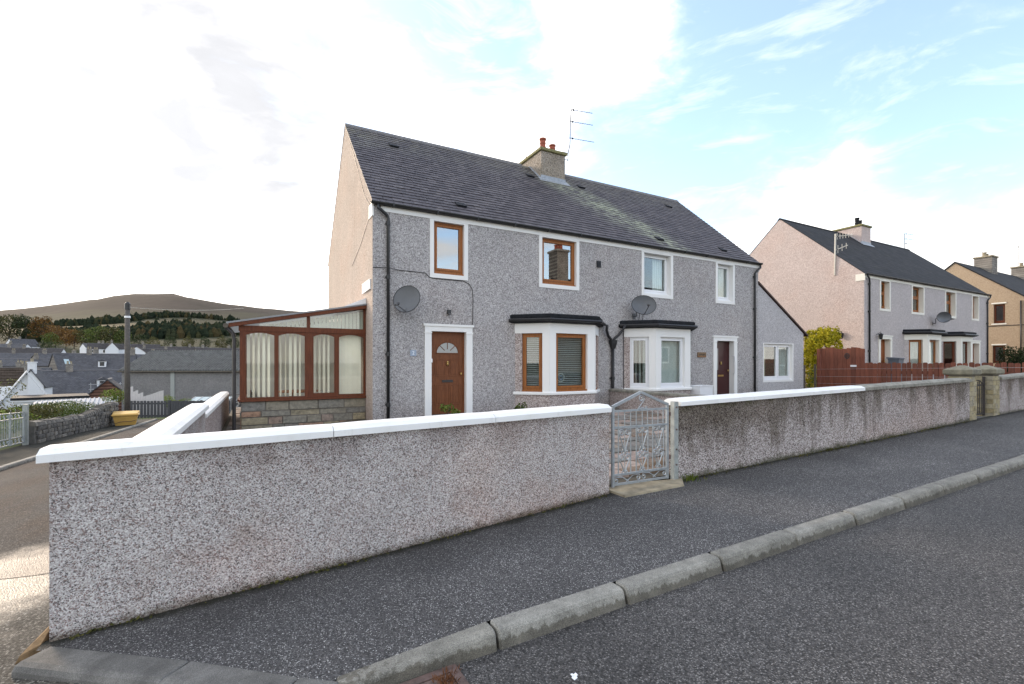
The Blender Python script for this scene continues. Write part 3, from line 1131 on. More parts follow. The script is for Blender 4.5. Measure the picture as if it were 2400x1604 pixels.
side_wall(4.36, 7.85, -.745, .992, .985, -.3, -.5, 'dash_near', 'white_coping_paint', 'short roughcast side wall with white coping joining the corner of the street wall')
side_wall(7.9, 14.4, -.775, .85, .82, -.5, -.8, 'dash_bay', 'white_coping_paint', 'lower roughcast side wall stepping down beside the conservatory path', True)
# low party wall between the two front gardens
t = thing('party_wall', 'low roughcast wall with mossy stone coping dividing the two front gardens', 'wall', (9.14, 7.6, .2))
b = MB()
b.box(9.06, 9.22, 4.62, 10.72, 0, .72)
b.build('wall_body', 'dash_bay', t)
for k in range(6):
    b = MB()
    y0 = 4.6 + k * 1.02
    b.loft([[(9.02, y, .722), (9.26, y, .722), (9.26, y, .775), (9.22, y, .80), (9.06, y, .80), (9.02, y, .775)] for y in (y0, y0 + 1.014)])
    b.build('coping', 'old_coping', t)

# ------------------------------------------------------------------ stone gate pillars
prng = random.Random(5)


def pillar(x0, label):
    root = thing('gate_pillar', label, 'pillar', (x0 + .19, 4.59, .22), 'stone pillars of the neighbouring gateway')
    b = MB()
    b.box(x0 + .012, x0 + .368, 4.412, 4.768, .1, 1.265)
    b.build('pillar_core', 'mortar', root)
    z = .22
    row = 0
    while z < 1.2:
        h = .113
        for side in range(4):
            cuts = [0, .19, .38] if (row + side) % 2 else [0, .12, .26, .38]
            for a, c in zip(cuts, cuts[1:]):
                p = prng.uniform(0, .009)
                a2, c2 = a + .004, c - .004
                m_ = MB()
                if side == 0:
                    m_.box(x0 + a2, x0 + c2, 4.40 - p, 4.414, z + .004, z + h - .004)
                elif side == 1:
                    m_.box(x0 - p, x0 + .014, 4.40 + a2, 4.40 + c2, z + .004, z + h - .004)
                elif side == 2:
                    m_.box(x0 + a2, x0 + c2, 4.766, 4.78 + p, z + .004, z + h - .004)
                else:
                    m_.box(x0 + .366, x0 + .38 + p, 4.40 + a2, 4.40 + c2, z + .004, z + h - .004)
                m_.build('stone', 'pillar_stone', root)
        z += h
        row += 1
    b = MB()
    c = (x0 + .19, 4.59)
    rr = []
    for w, zz in ((.235, 1.268), (.262, 1.30), (.262, 1.385), (.25, 1.40), (.03, 1.495)):
        rr.append([(c[0] - w, c[1] - w, zz), (c[0] + w, c[1] - w, zz), (c[0] + w, c[1] + w, zz), (c[0] - w, c[1] + w, zz)])
    b.loft(rr)
    b.build('cap_stone', 'pillar_cap', root)


pillar(14.17, 'yellow stone gate pillar with pyramid cap at the end of the stained wall')
pillar(15.56, 'yellow stone gate pillar with pyramid cap on the far side of the dark gate')
t = thing('iron_gate', 'dark rusty iron gate between the two stone pillars', 'gate', (15.05, 4.56, .22))
b = MB()
b.box(14.58, 14.62, 4.54, 4.58, .27, 1.20)
b.box(15.49, 15.545, 4.54, 4.58, .27, 1.22)
b.box(14.62, 15.49, 4.545, 4.575, .30, .335)
b.box(14.62, 15.49, 4.545, 4.575, 1.0, 1.035)
b.build('gate_frame', 'dark_iron', t)
for k in range(7):
    b = MB()
    x = 14.72 + k * .11
    b.tube([(x, 4.56, .33), (x, 4.56, 1.10)], .008, 5)
    b.build('bar', 'dark_iron', t)
b = MB()
b.tube([(14.62, 4.56, 1.03), (14.8, 4.56, 1.10), (15.05, 4.56, 1.14), (15.3, 4.56, 1.11), (15.49, 4.56, 1.03)], .012, 6)
b.build('top_arch', 'dark_iron', t)
b = MB()
b.box(14.56, 15.55, 4.25, 4.8, .10, .245)
tag(b.build('door_slab', 'grey_concrete'), 'grey stone threshold slab under the dark gate between the pillars', 'slab')

# ------------------------------------------------------------------ galvanised garden gate
GA = Vector((3.718, 4.36, 0))
GU = Vector((.958, .030, 0)).normalized()
GP = frame(GA, GU, Vector((GU.y, -GU.x, 0)))
gw = .958
gate = thing('garden_gate', 'galvanised wrought iron garden gate with peaked top and scrolls', 'gate', (4.2, 4.375, .03))


def g3(u, z, n=0):
    return GP(u, n, z)


def gbar(a, b_, w=.016, d=.014):
    m_ = MB()
    A, B = Vector((a[0], 0, a[1])), Vector((b_[0], 0, b_[1]))
    tdir = (B - A).normalized()
    nn = Vector((-tdir.z, 0, tdir.x))
    q = []
    for p in (A, B):
        for su, sn in ((-1, -1), (1, -1), (1, 1), (-1, 1)):
            pp = p + nn * su * w
            q.append(GP(pp.x, sn * d, pp.z))
    m_.hexa(q)
    return m_


b = gbar((.012, .06), (.012, 1.02))
for s in (gbar((gw - .012, .05), (gw - .012, 1.01)), gbar((0, 1.02), (gw * .494, 1.185)), gbar((gw * .494, 1.185), (gw, 1.01))):
    b.add(s.v, s.f)
b.build('gate_frame', 'galvanised', gate)
for za, zb in ((.968, .96), (.77, .757), (.198, .186), (.085, .066)):
    gbar((.028, za), (gw - .028, zb), .012, .012).build('rail', 'galvanised', gate)


def gx(px):
    return (px - 190) / 680 * gw


for px in (262, 335, 405, 472, 545, 610, 672, 742, 808):
    m_ = MB()
    m_.tube([g3(gx(px), .775), g3(gx(px), .958)], .007, 5)
    m_.build('bar', 'galvanised', gate)
for px in (262, 405, 472, 615, 675, 815):
    m_ = MB()
    m_.tube([g3(gx(px), .195), g3(gx(px), .765)], .0085, 5)
    m_.build('bar', 'galvanised', gate)
for px, dzz in ((335, -.005), (545, .0), (745, .01)):
    u = gx(px)
    m_ = MB()
    m_.tube([g3(u, .2), g3(u, .73 + dzz)], .005, 5)
    for zt, zv in ((.705, .47), (.40, .225)):
        for s in (-1, 1):
            sp = spiral((u + s * .052, zt + dzz), .046, .012, 0 if s > 0 else math.pi, s * 1.35, 18)
            leg = [(u + s * .004, zv + dzz)] + [(u + s * (.01 + .088 * q ** 1.3), zv + dzz + (zt - zv) * q) for q in (.3, .6, .85)]
            m_.tube([g3(*p) for p in leg] + [g3(*p) for p in sp], .0075, 5)
    for s in (-1, 1):
        m_.tube([g3(*p) for p in spiral((u + s * .034, .47 + dzz), .032, .008, math.pi / 2, s * 1.2, 14)], .006, 5)
        m_.tube([g3(*p) for p in spiral((u + s * .030, .225 + dzz), .026, .008, math.pi / 2, s * 1.2, 14)], .006, 5)
    m_.build('scroll', 'galvanised', gate)
m_ = MB()
m_.tube([g3(*p) for p in [(gw * .44, .972), (gw * .50, 1.03), (gw * .555, 1.085)] + spiral((gw * .505, 1.105), .05, .012, -.4, 1.3, 16)], .0075, 5)
m_.tube([g3(*p) for p in [(gw * .44, .976), (gw * .52, .99), (gw * .575, .975)] + spiral((gw * .60, .985), .018, .005, 3.6, -1, 10)], .0065, 5)
m_.build('scroll', 'galvanised', gate)
for u0, s in ((.07, 1), (.43, -1), (.53, 1), (.89, -1)):
    m_ = MB()
    m_.tube([g3(*p) for p in spiral((u0, .13), .04, .01, math.pi / 2, s * 1.2, 14)] + [g3(u0 + s * .05, .12)] * 0, .007, 5)
    m_.tube([g3(u0, .17), g3(u0 + s * .09, .165), g3(u0 + s * .2, .10)], .006, 5)
    m_.build('scroll', 'galvanised', gate)
for z in (.30, .86):
    m_ = MB()
    m_.fbox(GP, gw, gw + .045, -.012, .012, z, z + .05)
    m_.build('hinge', 'rust_iron', gate)
m_ = MB()
m_.fbox(GP, gw - .03, gw + .05, -.018, -.008, .86, .885)
m_.build('latch', 'galvanised', gate)
t = thing('gate_post', 'square galvanised post the iron gate hinges on, against the stained wall', 'post', (4.80, 4.39, 0))
m_ = MB()
m_.box(4.762, 4.838, 4.36, 4.425, -.1, 1.042)
m_.build('post_shaft', 'galvanised_dull', t)
for z in (.22, .42, .68, .97):
    m_ = MB()
    m_.tube([(4.80, 4.361, z), (4.80, 4.350, z)], .012, 8)
    m_.build('bolt', 'rust_iron', t)
m_ = MB()
m_.hexa([(3.70, 4.12, -.05), (4.72, 4.14, -.05), (4.99, 4.40, -.05), (3.70, 4.62, -.05), (3.72, 4.13, .018), (4.70, 4.15, .024), (4.90, 4.36, .03), (3.70, 4.62, .02)])
tag(m_.build('threshold_slab', 'tan_stone'), 'worn yellow stone slab on the pavement under the galvanised gate', 'slab')

# ------------------------------------------------------------------ garden path slabs behind the gate
path = bpy.data.objects.new('garden_path', None)
COL.objects.link(path)
path['kind'] = 'structure'
y = 4.66
row = 0
while y < 10.6:
    h = prng.uniform(.24, .40)
    x = 3.25 + prng.uniform(0, .3)
    while x < 8.9:
        w = prng.uniform(.4, .8)
        m_ = MB()
        top = yard_z(x, y) + .035 + prng.uniform(-.004, .008)
        j = [prng.uniform(-.03, .03) for _ in range(8)]
        g = .014
        q = [(x + g + j[0] * .5, y + g + j[1] * .5), (x + w - g + j[2] * .5, y + g + j[3] * .5), (x + w - g + j[4] * .5, y + h - g + j[5] * .5), (x + g + j[6] * .5, y + h - g + j[7] * .5)]
        m_.hexa([(a, b_, top - .05) for a, b_ in q] + [(a, b_, top + .022 * (b_ - y)) for a, b_ in q])
        if not (5.7 < x + w and x < 8.85 and y + h > 9.95):
            m_.build('paving_slab', 'paving', path)
        x += w
    y += h
    row += 1
for k in range(12):
    x = 4.75 + k * .17
    m_ = MB()
    w = prng.uniform(.06, .085)
    m_.lathe((x, 4.86 + .02 * prng.uniform(-1, 1), .06), [(w * .6, -.05), (w, 0), (w * .9, .05), (w * .5, .085), (w * .15, .095)], 8)
    m_.build('edging_stone', 'cobble', path, smooth=True)
y = 7.3
while y < 16:
    for x in (-.62, -.30):
        m_ = MB()
        top = yard_z(0, y) - .02 - .012 * max(0, y - 7)
        m_.box(x + .01, x + .31, y + .01, y + .6, top - .05, top + prng.uniform(0, .012))
        if not (x > -.4 and y > 10.8):
            m_.build('paving_slab', 'paving', path)
    y += .62


# ------------------------------------------------------------------ house parts
GUT = 'black_plastic'


def wall_sheet(mb, P, u0, u1, z0, z1, holes, depth, m=0):
    us = sorted({u0, u1, *[h[0] for h in holes], *[h[1] for h in holes]})
    zs = sorted({z0, z1, *[h[2] for h in holes], *[h[3] for h in holes]})
    for n in (0, -depth):
        for a, b_ in zip(us, us[1:]):
            for c, d in zip(zs, zs[1:]):
                mu, mz = (a + b_) / 2, (c + d) / 2
                if any(h[0] < mu < h[1] and h[2] < mz < h[3] for h in holes):
                    continue
                mb.poly([P(a, n, c), P(b_, n, c), P(b_, n, d), P(a, n, d)], m)
    for h in holes:
        for (a, c, b_, d) in ((h[0], h[2], h[1], h[2]), (h[1], h[2], h[1], h[3]), (h[1], h[3], h[0], h[3]), (h[0], h[3], h[0], h[2])):
            mb.poly([P(a, 0, c), P(b_, 0, d), P(b_, -depth, d), P(a, -depth, c)], m)
    mb.poly([P(u0, 0, z0), P(u0, 0, z1), P(u0, -depth, z1), P(u0, -depth, z0)], m)
    mb.poly([P(u1, 0, z0), P(u1, 0, z1), P(u1, -depth, z1), P(u1, -depth, z0)], m)
    mb.poly([P(u0, 0, z1), P(u1, 0, z1), P(u1, -depth, z1), P(u0, -depth, z1)], m)


def ring_bars(mb, P, u0, u1, z0, z1, w, n0, n1, m=0, wb=None):
    wb = wb or w
    mb.fbox(P, u0, u0 + w, n0, n1, z0, z1, m)
    mb.fbox(P, u1 - w, u1, n0, n1, z0, z1, m)
    mb.fbox(P, u0 + w, u1 - w, n0, n1, z0, z0 + wb, m)
    mb.fbox(P, u0 + w, u1 - w, n0, n1, z1 - w, z1, m)


def window(root, P, u0, u1, z0, z1, setb, fm, gm='glass', vent=True, sill=True, mull=None, fw=.052, transom=None):
    m_ = MB()
    sz = z0 + (.045 if sill else 0)
    ring_bars(m_, P, u0, u1, sz, z1, fw, -setb - .06, -setb)
    parts = [(u0 + fw, u1 - fw)] if mull is None else [(u0 + fw, mull - .03), (mull + .03, u1 - fw)]
    if mull is not None:
        m_.fbox(P, mull - .03, mull + .03, -setb - .06, -setb + .004, sz + fw, z1 - fw)
    panes = []
    for a, c in parts:
        zz = [(sz + fw, z1 - fw)]
        if transom:
            m_.fbox(P, a, c, -setb - .06, -setb + .003, transom - .025, transom + .025)
            zz = [(sz + fw, transom - .025), (transom + .025, z1 - fw)]
        for lo, hi in zz:
            ring_bars(m_, P, a + .003, c - .003, lo + .003, hi - .003, .048, -setb - .05, -setb + .014)
            panes.append((a + .045, c - .045, lo + .045, hi - .045))
    if vent:
        m_.fbox(P, u0 + .08, u1 - .1, -setb, -setb + .02, z1 - .04, z1 - .018)
    o = m_.build('window', fm, root)
    for a, c, lo, hi in panes:
        g = MB()
        g.fbox(P, a, c, -setb - .026, -setb - .02, lo, hi)
        g.build('pane', gm, o)
    if sill:
        g = MB()
        g.fbox(P, u0 + .004, u1 + .018, -setb - .06, -setb + .055, z0 + .003, z0 + .042)
        g.build('window_sill', fm, o)
    return o


def surround(root, P, u0, u1, z0, z1, wl, wr, wb, wt, depth, m='white_render', proud=.016, base=False):
    """raised render band round an opening and its plastered reveals"""
    s = MB()
    s.fbox(P, u0, u0 + wl, -depth, proud, z0, z1)
    s.fbox(P, u1 - wr, u1, -depth, proud, z0, z1)
    if wb:
        s.fbox(P, u0 + wl, u1 - wr, -depth, proud + .002, z0, z0 + wb)
    if wt:
        s.fbox(P, u0 + wl, u1 - wr, -depth, proud + .002, z1 - wt, z1)
    return s.build('window_surround' if not base else 'door_surround', m, root)


def curtain(root_name, label, P, u0, u1, n, z0, z1, m, cat='curtain', waves=7, group=None):
    c = MB()
    k = waves * 6
    pts = [(u0 + (u1 - u0) * i / k, n + .022 * math.sin(i / 6 * 2 * math.pi)) for i in range(k + 1)]
    for (a, an), (b_, bn) in zip(pts, pts[1:]):
        c.hexa([P(a, an, z0), P(b_, bn, z0), P(b_, bn - .004, z0), P(a, an - .004, z0), P(a, an, z1), P(b_, bn, z1), P(b_, bn - .004, z1), P(a, an - .004, z1)])
    return tag(c.build(root_name, m), label, cat, group)


def v_blind(label, P, u0, u1, n, z0, z1, m, step=.115, ang=.6, gap=0, seed=1, group='vertical blinds', wid=.10):
    r_ = random.Random(seed)
    root = thing('vertical_blind', label, 'blind', P((u0 + u1) / 2, n, z0), group)
    h = MB()
    h.fbox(P, u0, u1, n - .02, n + .02, z1 - .03, z1)
    h.build('head_rail', 'white_plastic', root)
    u = u0 + .04
    while u < u1 - .02:
        a = ang + r_.uniform(-.25, .25)
        du, dn = math.cos(a) * wid / 2, math.sin(a) * wid / 2
        s = MB()
        s.hexa([P(u - du, n - dn, z0), P(u + du, n + dn, z0), P(u + du, n + dn + .003, z0), P(u - du, n - dn + .003, z0),
                P(u - du, n - dn, z1 - .03), P(u + du, n + dn, z1 - .03), P(u + du, n + dn + .003, z1 - .03), P(u - du, n - dn + .003, z1 - .03)])
        s.build('blind_slat', m, root)
        u += step
    return root


def venetian(label, P, u0, u1, n, z0, z1, m, step=.05):
    root = thing('venetian_blind', label, 'blind', P((u0 + u1) / 2, n, z0), 'venetian blinds in the brown bay window')
    z = z0 + .02
    while z < z1 - .03:
        s = MB()
        s.hexa([P(u0, n - .021, z + .010), P(u1, n - .021, z + .010), P(u1, n + .021, z - .012), P(u0, n + .021, z - .012),
                P(u0, n - .021, z + .012), P(u1, n - .021, z + .012), P(u1, n + .021, z - .010), P(u0, n + .021, z - .010)])
        s.build('blind_slat', m, root)
        z += step
    s = MB()
    s.fbox(P, u0, u1, n - .02, n + .02, z1 - .03, z1)
    s.build('head_rail', m, root)
    return root


def pipe(root, pts, r, m=GUT, name='downpipe', collars=()):
    p = MB()
    p.tube(pts, r, 10)
    o = p.build(name, m, root, smooth=True)
    for c in collars:
        q = MB()
        q.lathe((c[0], c[1], c[2]), [(r * .9, -.05), (r * 1.28, -.045), (r * 1.28, .045), (r * .9, .05)], 10)
        q.box(c[0] - r * 1.6, c[0] + r * 1.6, c[1] + r * .8, c[1] + r * 1.4, c[2] - .02, c[2] + .02)
        q.build('pipe_bracket', m, o)
    return o


def gutter(root, P, u0, u1, n, z, m=GUT):
    g = MB()
    rr = []
    for u in (u0, u1):
        ring = []
        for k in range(9):
            a = math.pi + math.pi * k / 8
            ring.append(P(u, n + .056 * math.cos(a), z + .056 * math.sin(a)))
        for k in range(9):
            a = 2 * math.pi - math.pi * k / 8
            ring.append(P(u, n + .05 * math.cos(a), z + .004 + .05 * math.sin(a)))
        rr.append(ring)
    g.loft(rr)
    o = g.build('gutter', m, root)
    u = u0 + .5
    while u < u1 - .2:
        b_ = MB()
        b_.fbox(P, u - .012, u + .012, n - .06, n + .062, z - .064, z + .012)
        b_.build('gutter_bracket', m, o)
        u += 1.05
    return o


def door(root, P, u0, u1, z0, z1, setb, m, fan=True, style='panel', letter='dark_iron', knob=True):
    d = MB()
    ring_bars(d, P, u0, u1, z0, z1, .045, -setb - .06, -setb)
    d.fbox(P, u0 + .045, u1 - .045, -setb - .055, -setb - .012, z0 + .01, z1 - .045)
    a, c = u0 + .05, u1 - .05
    w = c - a
    if style == 'panel':
        n0, n1 = -setb - .012, -setb - .001
        for lo, hi in ((z0 + .22, z0 + .72), (z0 + .92, z0 + 1.34)):
            for s0 in (a + .09 * w, a + .55 * w):
                # moulded frame round a raised field
                ring_bars(d, P, s0, s0 + .36 * w, lo, hi, .018, n0, n1)
                d.fbox(P, s0 + .045, s0 + .36 * w - .045, n0, n1 - .002, lo + .045, hi - .045)
    o = d.build('door', m, root)
    if fan:
        cz = z0 + 1.48
        cu = (a + c) / 2
        R0 = .36 * w
        k = 16
        g = MB()
        pts = [(cu + R0 * math.cos(math.pi * i / k), cz + .95 * R0 * math.sin(math.pi * i / k)) for i in range(k + 1)]
        f0 = [P(p[0], -setb - .010, p[1]) for p in pts]
        f1 = [P(p[0], -setb - .006, p[1]) for p in pts]
        g.loft([f0, f1])
        g.build('fanlight', 'glass_frost', o)
        mm = MB()
        mm.tube([P(p[0], -setb - .004, p[1]) for p in pts] + [P(cu - R0, -setb - .004, cz), P(cu + R0, -setb - .004, cz)], .012, 5)
        for aa in (math.pi / 4, math.pi / 2, 3 * math.pi / 4):
            mm.tube([P(cu + .1 * math.cos(aa), -setb - .004, cz + .1 * math.sin(aa)), P(cu + R0 * math.cos(aa), -setb - .004, cz + .95 * R0 * math.sin(aa))], .009, 5)
        mm.build('glazing_bar', m, o)
    if style == 'side':
        g = MB()
        g.fbox(P, a + .12 * w, a + .34 * w, -setb - .012, -setb - .006, z0 + 1.0, z0 + 1.75)
        g.build('door_light', 'glass_frost', o)
    g = MB()
    g.fbox(P, (a + c) / 2 - .14, (a + c) / 2 + .14, -setb - .012, -setb + .006, z0 + .77, z0 + .83)
    g.build('letterbox', letter, o)
    if knob:
        g = MB()
        kk = P((a + c) / 2 + .0, -setb + .012, z0 + 1.24)
        g.lathe((kk.x, kk.y, kk.z), [(.012, -.055), (.03, -.05), (.034, -.02), (.022, 0), (.03, .02), (.022, .04), (.006, .05)], 8)
        g.build('knocker', 'brass', o)
    g = MB()
    kk = P(c - .05, -setb + .03, z0 + .98)
    g.lathe((kk.x, kk.y, kk.z), [(.008, -.03), (.026, -.015), (.026, .015), (.008, .03)], 8)
    g.build('door_handle', 'brass', o)
    return o


mat('glass_frost', lambda N, b, o: (setc(N, b, (.32, .33, .32)), setattr(b.inputs['Roughness'], 'default_value', .12)))


def bay(root, x0, x1, y, mats, white, wfm, gm='glass', zb=-.3, D=.65, detail=True):
    """three-sided bay window; returns the frames of its faces"""
    pts = [Vector((x0, y, 0)), Vector((x0 + .655, y - D, 0)), Vector((x1 - .655, y - D, 0)), Vector((x1, y, 0))]
    b = MB()
    inner = [Vector((x0 + .05, y, 0)), Vector((x0 + .675, y - D + .05, 0)), Vector((x1 - .675, y - D + .05, 0)), Vector((x1 - .05, y, 0))]
    base = MB()
    base.loft([[(p.x, p.y, z) for p in pts] for z in (zb, .722)])
    bo = base.build('bay_window', mats, root)
    # sill course
    s = MB()

    def grown(e):
        return [(x0 - e * 1.1, y), (x0 + .655 - e * .42, y - D - e), (x1 - .655 + e * .42, y - D - e), (x1 + e * 1.1, y)]
    s.loft([[(*q, z) for q in grown(e)] for e, z in ((.045, .724), (.05, .735), (.05, .782), (.03, .80))])
    s.build('bay_sill', white, bo)
    frames = []
    for k in range(3):
        a, c = pts[k], pts[k + 1]
        U = (c - a).normalized()
        Nn = Vector((U.y, -U.x, 0))
        P = frame(a, U, Nn)
        L = (c - a).length
        frames.append((P, L))
    # frieze
    f = MB()
    f.loft([[(*q, z) for q in grown(.004)] for z in (2.322, 2.575)])
    f.build('bay_frieze', white, bo)

    def piece(nm, m_, P, *a):
        q = MB()
        q.fbox(P, *a)
        q.build(nm, m_, bo)
    P, L = frames[0]
    piece('bay_pier', mats, P, .004, .185, -.14, 0, .80, 2.322)
    piece('bay_pillar', white, P, .735, L - .002, -.14, .004, .80, 2.322)
    window(bo, P, .185, .735, .80, 2.322, .075 if detail else .13, wfm, gm, vent=False)
    P, L = frames[1]
    piece('bay_pillar', white, P, .002, .20, -.14, .0035, .80, 2.322)
    piece('bay_pillar', white, P, L - .245, L - .002, -.14, .0035, .80, 2.322)
    window(bo, P, .20, L - .245, .80, 2.322, .085 if detail else .14, wfm, gm, vent=False)
    P, L = frames[2]
    piece('bay_pillar', white, P, .002, .185, -.14, .004, .80, 2.322)
    piece('bay_pier', mats, P, .735, L - .004, -.14, 0, .80, 2.322)
    window(bo, P, .185, .735, .80, 2.322, .075, wfm, gm, vent=False)
    # flat felt roof with gutter round its edge
    rf = MB()
    rf.loft([[(*q, z) for q in grown(e)] for e, z in ((.02, 2.576), (.15, 2.60), (.17, 2.63), (.17, 2.70), (.10, 2.705), (.13, 2.715), (.14, 2.79), (.08, 2.815))])
    rf.build('bay_roof', 'felt_black', bo)
    g = MB()
    ring = grown(.17)
    g.tube([(ring[0][0], ring[0][1] - .05, 2.66), (ring[1][0], ring[1][1], 2.655), (ring[2][0], ring[2][1], 2.655), (ring[3][0], ring[3][1] - .05, 2.66)], .045, 8)
    g.build('bay_gutter', 'black_paint', bo)
    return frames


PITCH = math.atan2(3.41, 3.81)
SLOPE_L = math.hypot(3.41, 3.81)


def roof_pt(x, s, up=0.0):
    """point on the front slope: s metres up from the eave line"""
    return Vector((x, s * math.cos(PITCH) - up * math.sin(PITCH), 5.2 + s * math.sin(PITCH) + up * math.cos(PITCH)))


def chimney(root, x0, x1, y0, y1, m, cap_m, pots, z1=8.93, zb=7.4, flash=True, capped=False):
    c = MB()
    c.box(x0, x1, y0, y1, zb, z1)
    o = c.build('chimney', m, root)
    k = MB()
    k.loft([[(x0 - e, y0 - e, z), (x1 + e, y0 - e, z), (x1 + e, y1 + e, z), (x0 - e, y1 + e, z)] for e, z in ((.03, z1 + .002), (.06, z1 + .02), (.06, z1 + .10), (.045, z1 + .115))])
    k.build('chimney_cap', cap_m, o)
    for (px, py, h, r, mm) in pots:
        q = MB()
        q.lathe((px, py, z1 + .115), [(r * 1.05, 0), (r * 1.05, h * .30), (r * 1.18, h * .32), (r * 1.18, h * .40), (r * .98, h * .44), (r * .98, h * .58), (r * 1.1, h * .62), (r * 1.1, h * .7), (r * 1.02, h * .74),
                                      (r * 1.05, h * .86), (r * 1.25, h * .9), (r * 1.25, h), (r * .9, h), (r * .85, h * .8)], 14)
        q.build('chimney_pot', mm, o)
    if flash:
        fl = MB()
        sb = y0 / math.cos(PITCH)
        up = .022
        for a in ((x0 - .12, x1 + .12, sb - .20, sb + .01),):
            p = [roof_pt(a[0], a[2], up), roof_pt(a[1], a[2], up), roof_pt(a[1], a[3], up), roof_pt(a[0], a[3], up)]
            fl.hexa(p + [q + Vector((0, -.004, .012)) for q in p])
        fl.box(x0 - .012, x1 + .012, y0 - .014, y0 + .02, 5.2 + y0 / 3.81 * 3.41 - .02, 5.2 + y0 / 3.81 * 3.41 + .15)
        for xx in (x0 - .10, x1 - .0):
            for (s0, s1) in ((sb, sb + .55), (sb + .55, SLOPE_L - .02)):
                p = [roof_pt(xx, s0, up), roof_pt(xx + .10, s0, up), roof_pt(xx + .10, s1, up), roof_pt(xx, s1, up)]
                fl.hexa(p + [q + Vector((0, -.004, .012)) for q in p])
        fl.build('lead_flashing', 'lead', o)
    return o

SL_MESH = None


def slate_geo():
    t = .013
    L = .29
    # x across 0..1, y up the slope, z out of the roof; tail lifted on the course below
    return [(0.016, 0, .021), (.984, 0, .021), (.988, L, -.006), (0.012, L, -.006), (0.016, .0, .021 + t), (.984, .002, .021 + t), (.988, L, t * .4), (0.012, L, t * .4)]


def slate_roof(roof, x0, x1, origin, single, skip=None):
    """front slope laid slate by slate; the `single` slates nearest the street corner are objects"""
    global SL_MESH
    rng = random.Random(3)
    gauge = .168
    items = []
    s = -.05
    c = 0
    ex = Vector((1, 0, 0))
    ey = Vector((0, math.cos(PITCH), math.sin(PITCH)))
    ez = Vector((0, -math.sin(PITCH), math.cos(PITCH)))
    while s < SLOPE_L - .19:
        x = x0 - (rng.uniform(.05, .2) if c else 0)
        while x < x1:
            w = rng.uniform(.15, .26)
            a, b_ = max(x, x0), min(x + w, x1)
            if b_ - a > .03 and not (skip and skip((a + b_) / 2, s)):
                p = roof_pt(a, s + rng.uniform(-.007, .007), rng.uniform(.0, .004))
                M = Matrix(((ex.x * (b_ - a), ey.x, ez.x, p.x), (ex.y * (b_ - a), ey.y, ez.y, p.y), (0, ey.z, ez.z, p.z), (0, 0, 0, 1)))
                M = M @ Matrix.Rotation(rng.gauss(0, .008), 4, 'Z')
                d = (Vector(origin) + p - Vector((0, 0, 1.55))).length
                items.append((d, M))
            x += w
        s += gauge
        c += 1
    items.sort(key=lambda q: q[0])
    if SL_MESH is None:
        m_ = MB()
        m_.hexa(slate_geo())
        SL_MESH = m_.mesh('slate', ['slate'])
    for d, M in items[:single]:
        inst('slate', SL_MESH, roof, M)
    m_ = MB()
    for d, M in items[single:]:
        m_.hexa([M @ Vector(q) for q in slate_geo()])
    m_.build('slate_courses', 'slate', roof, kind='stuff')


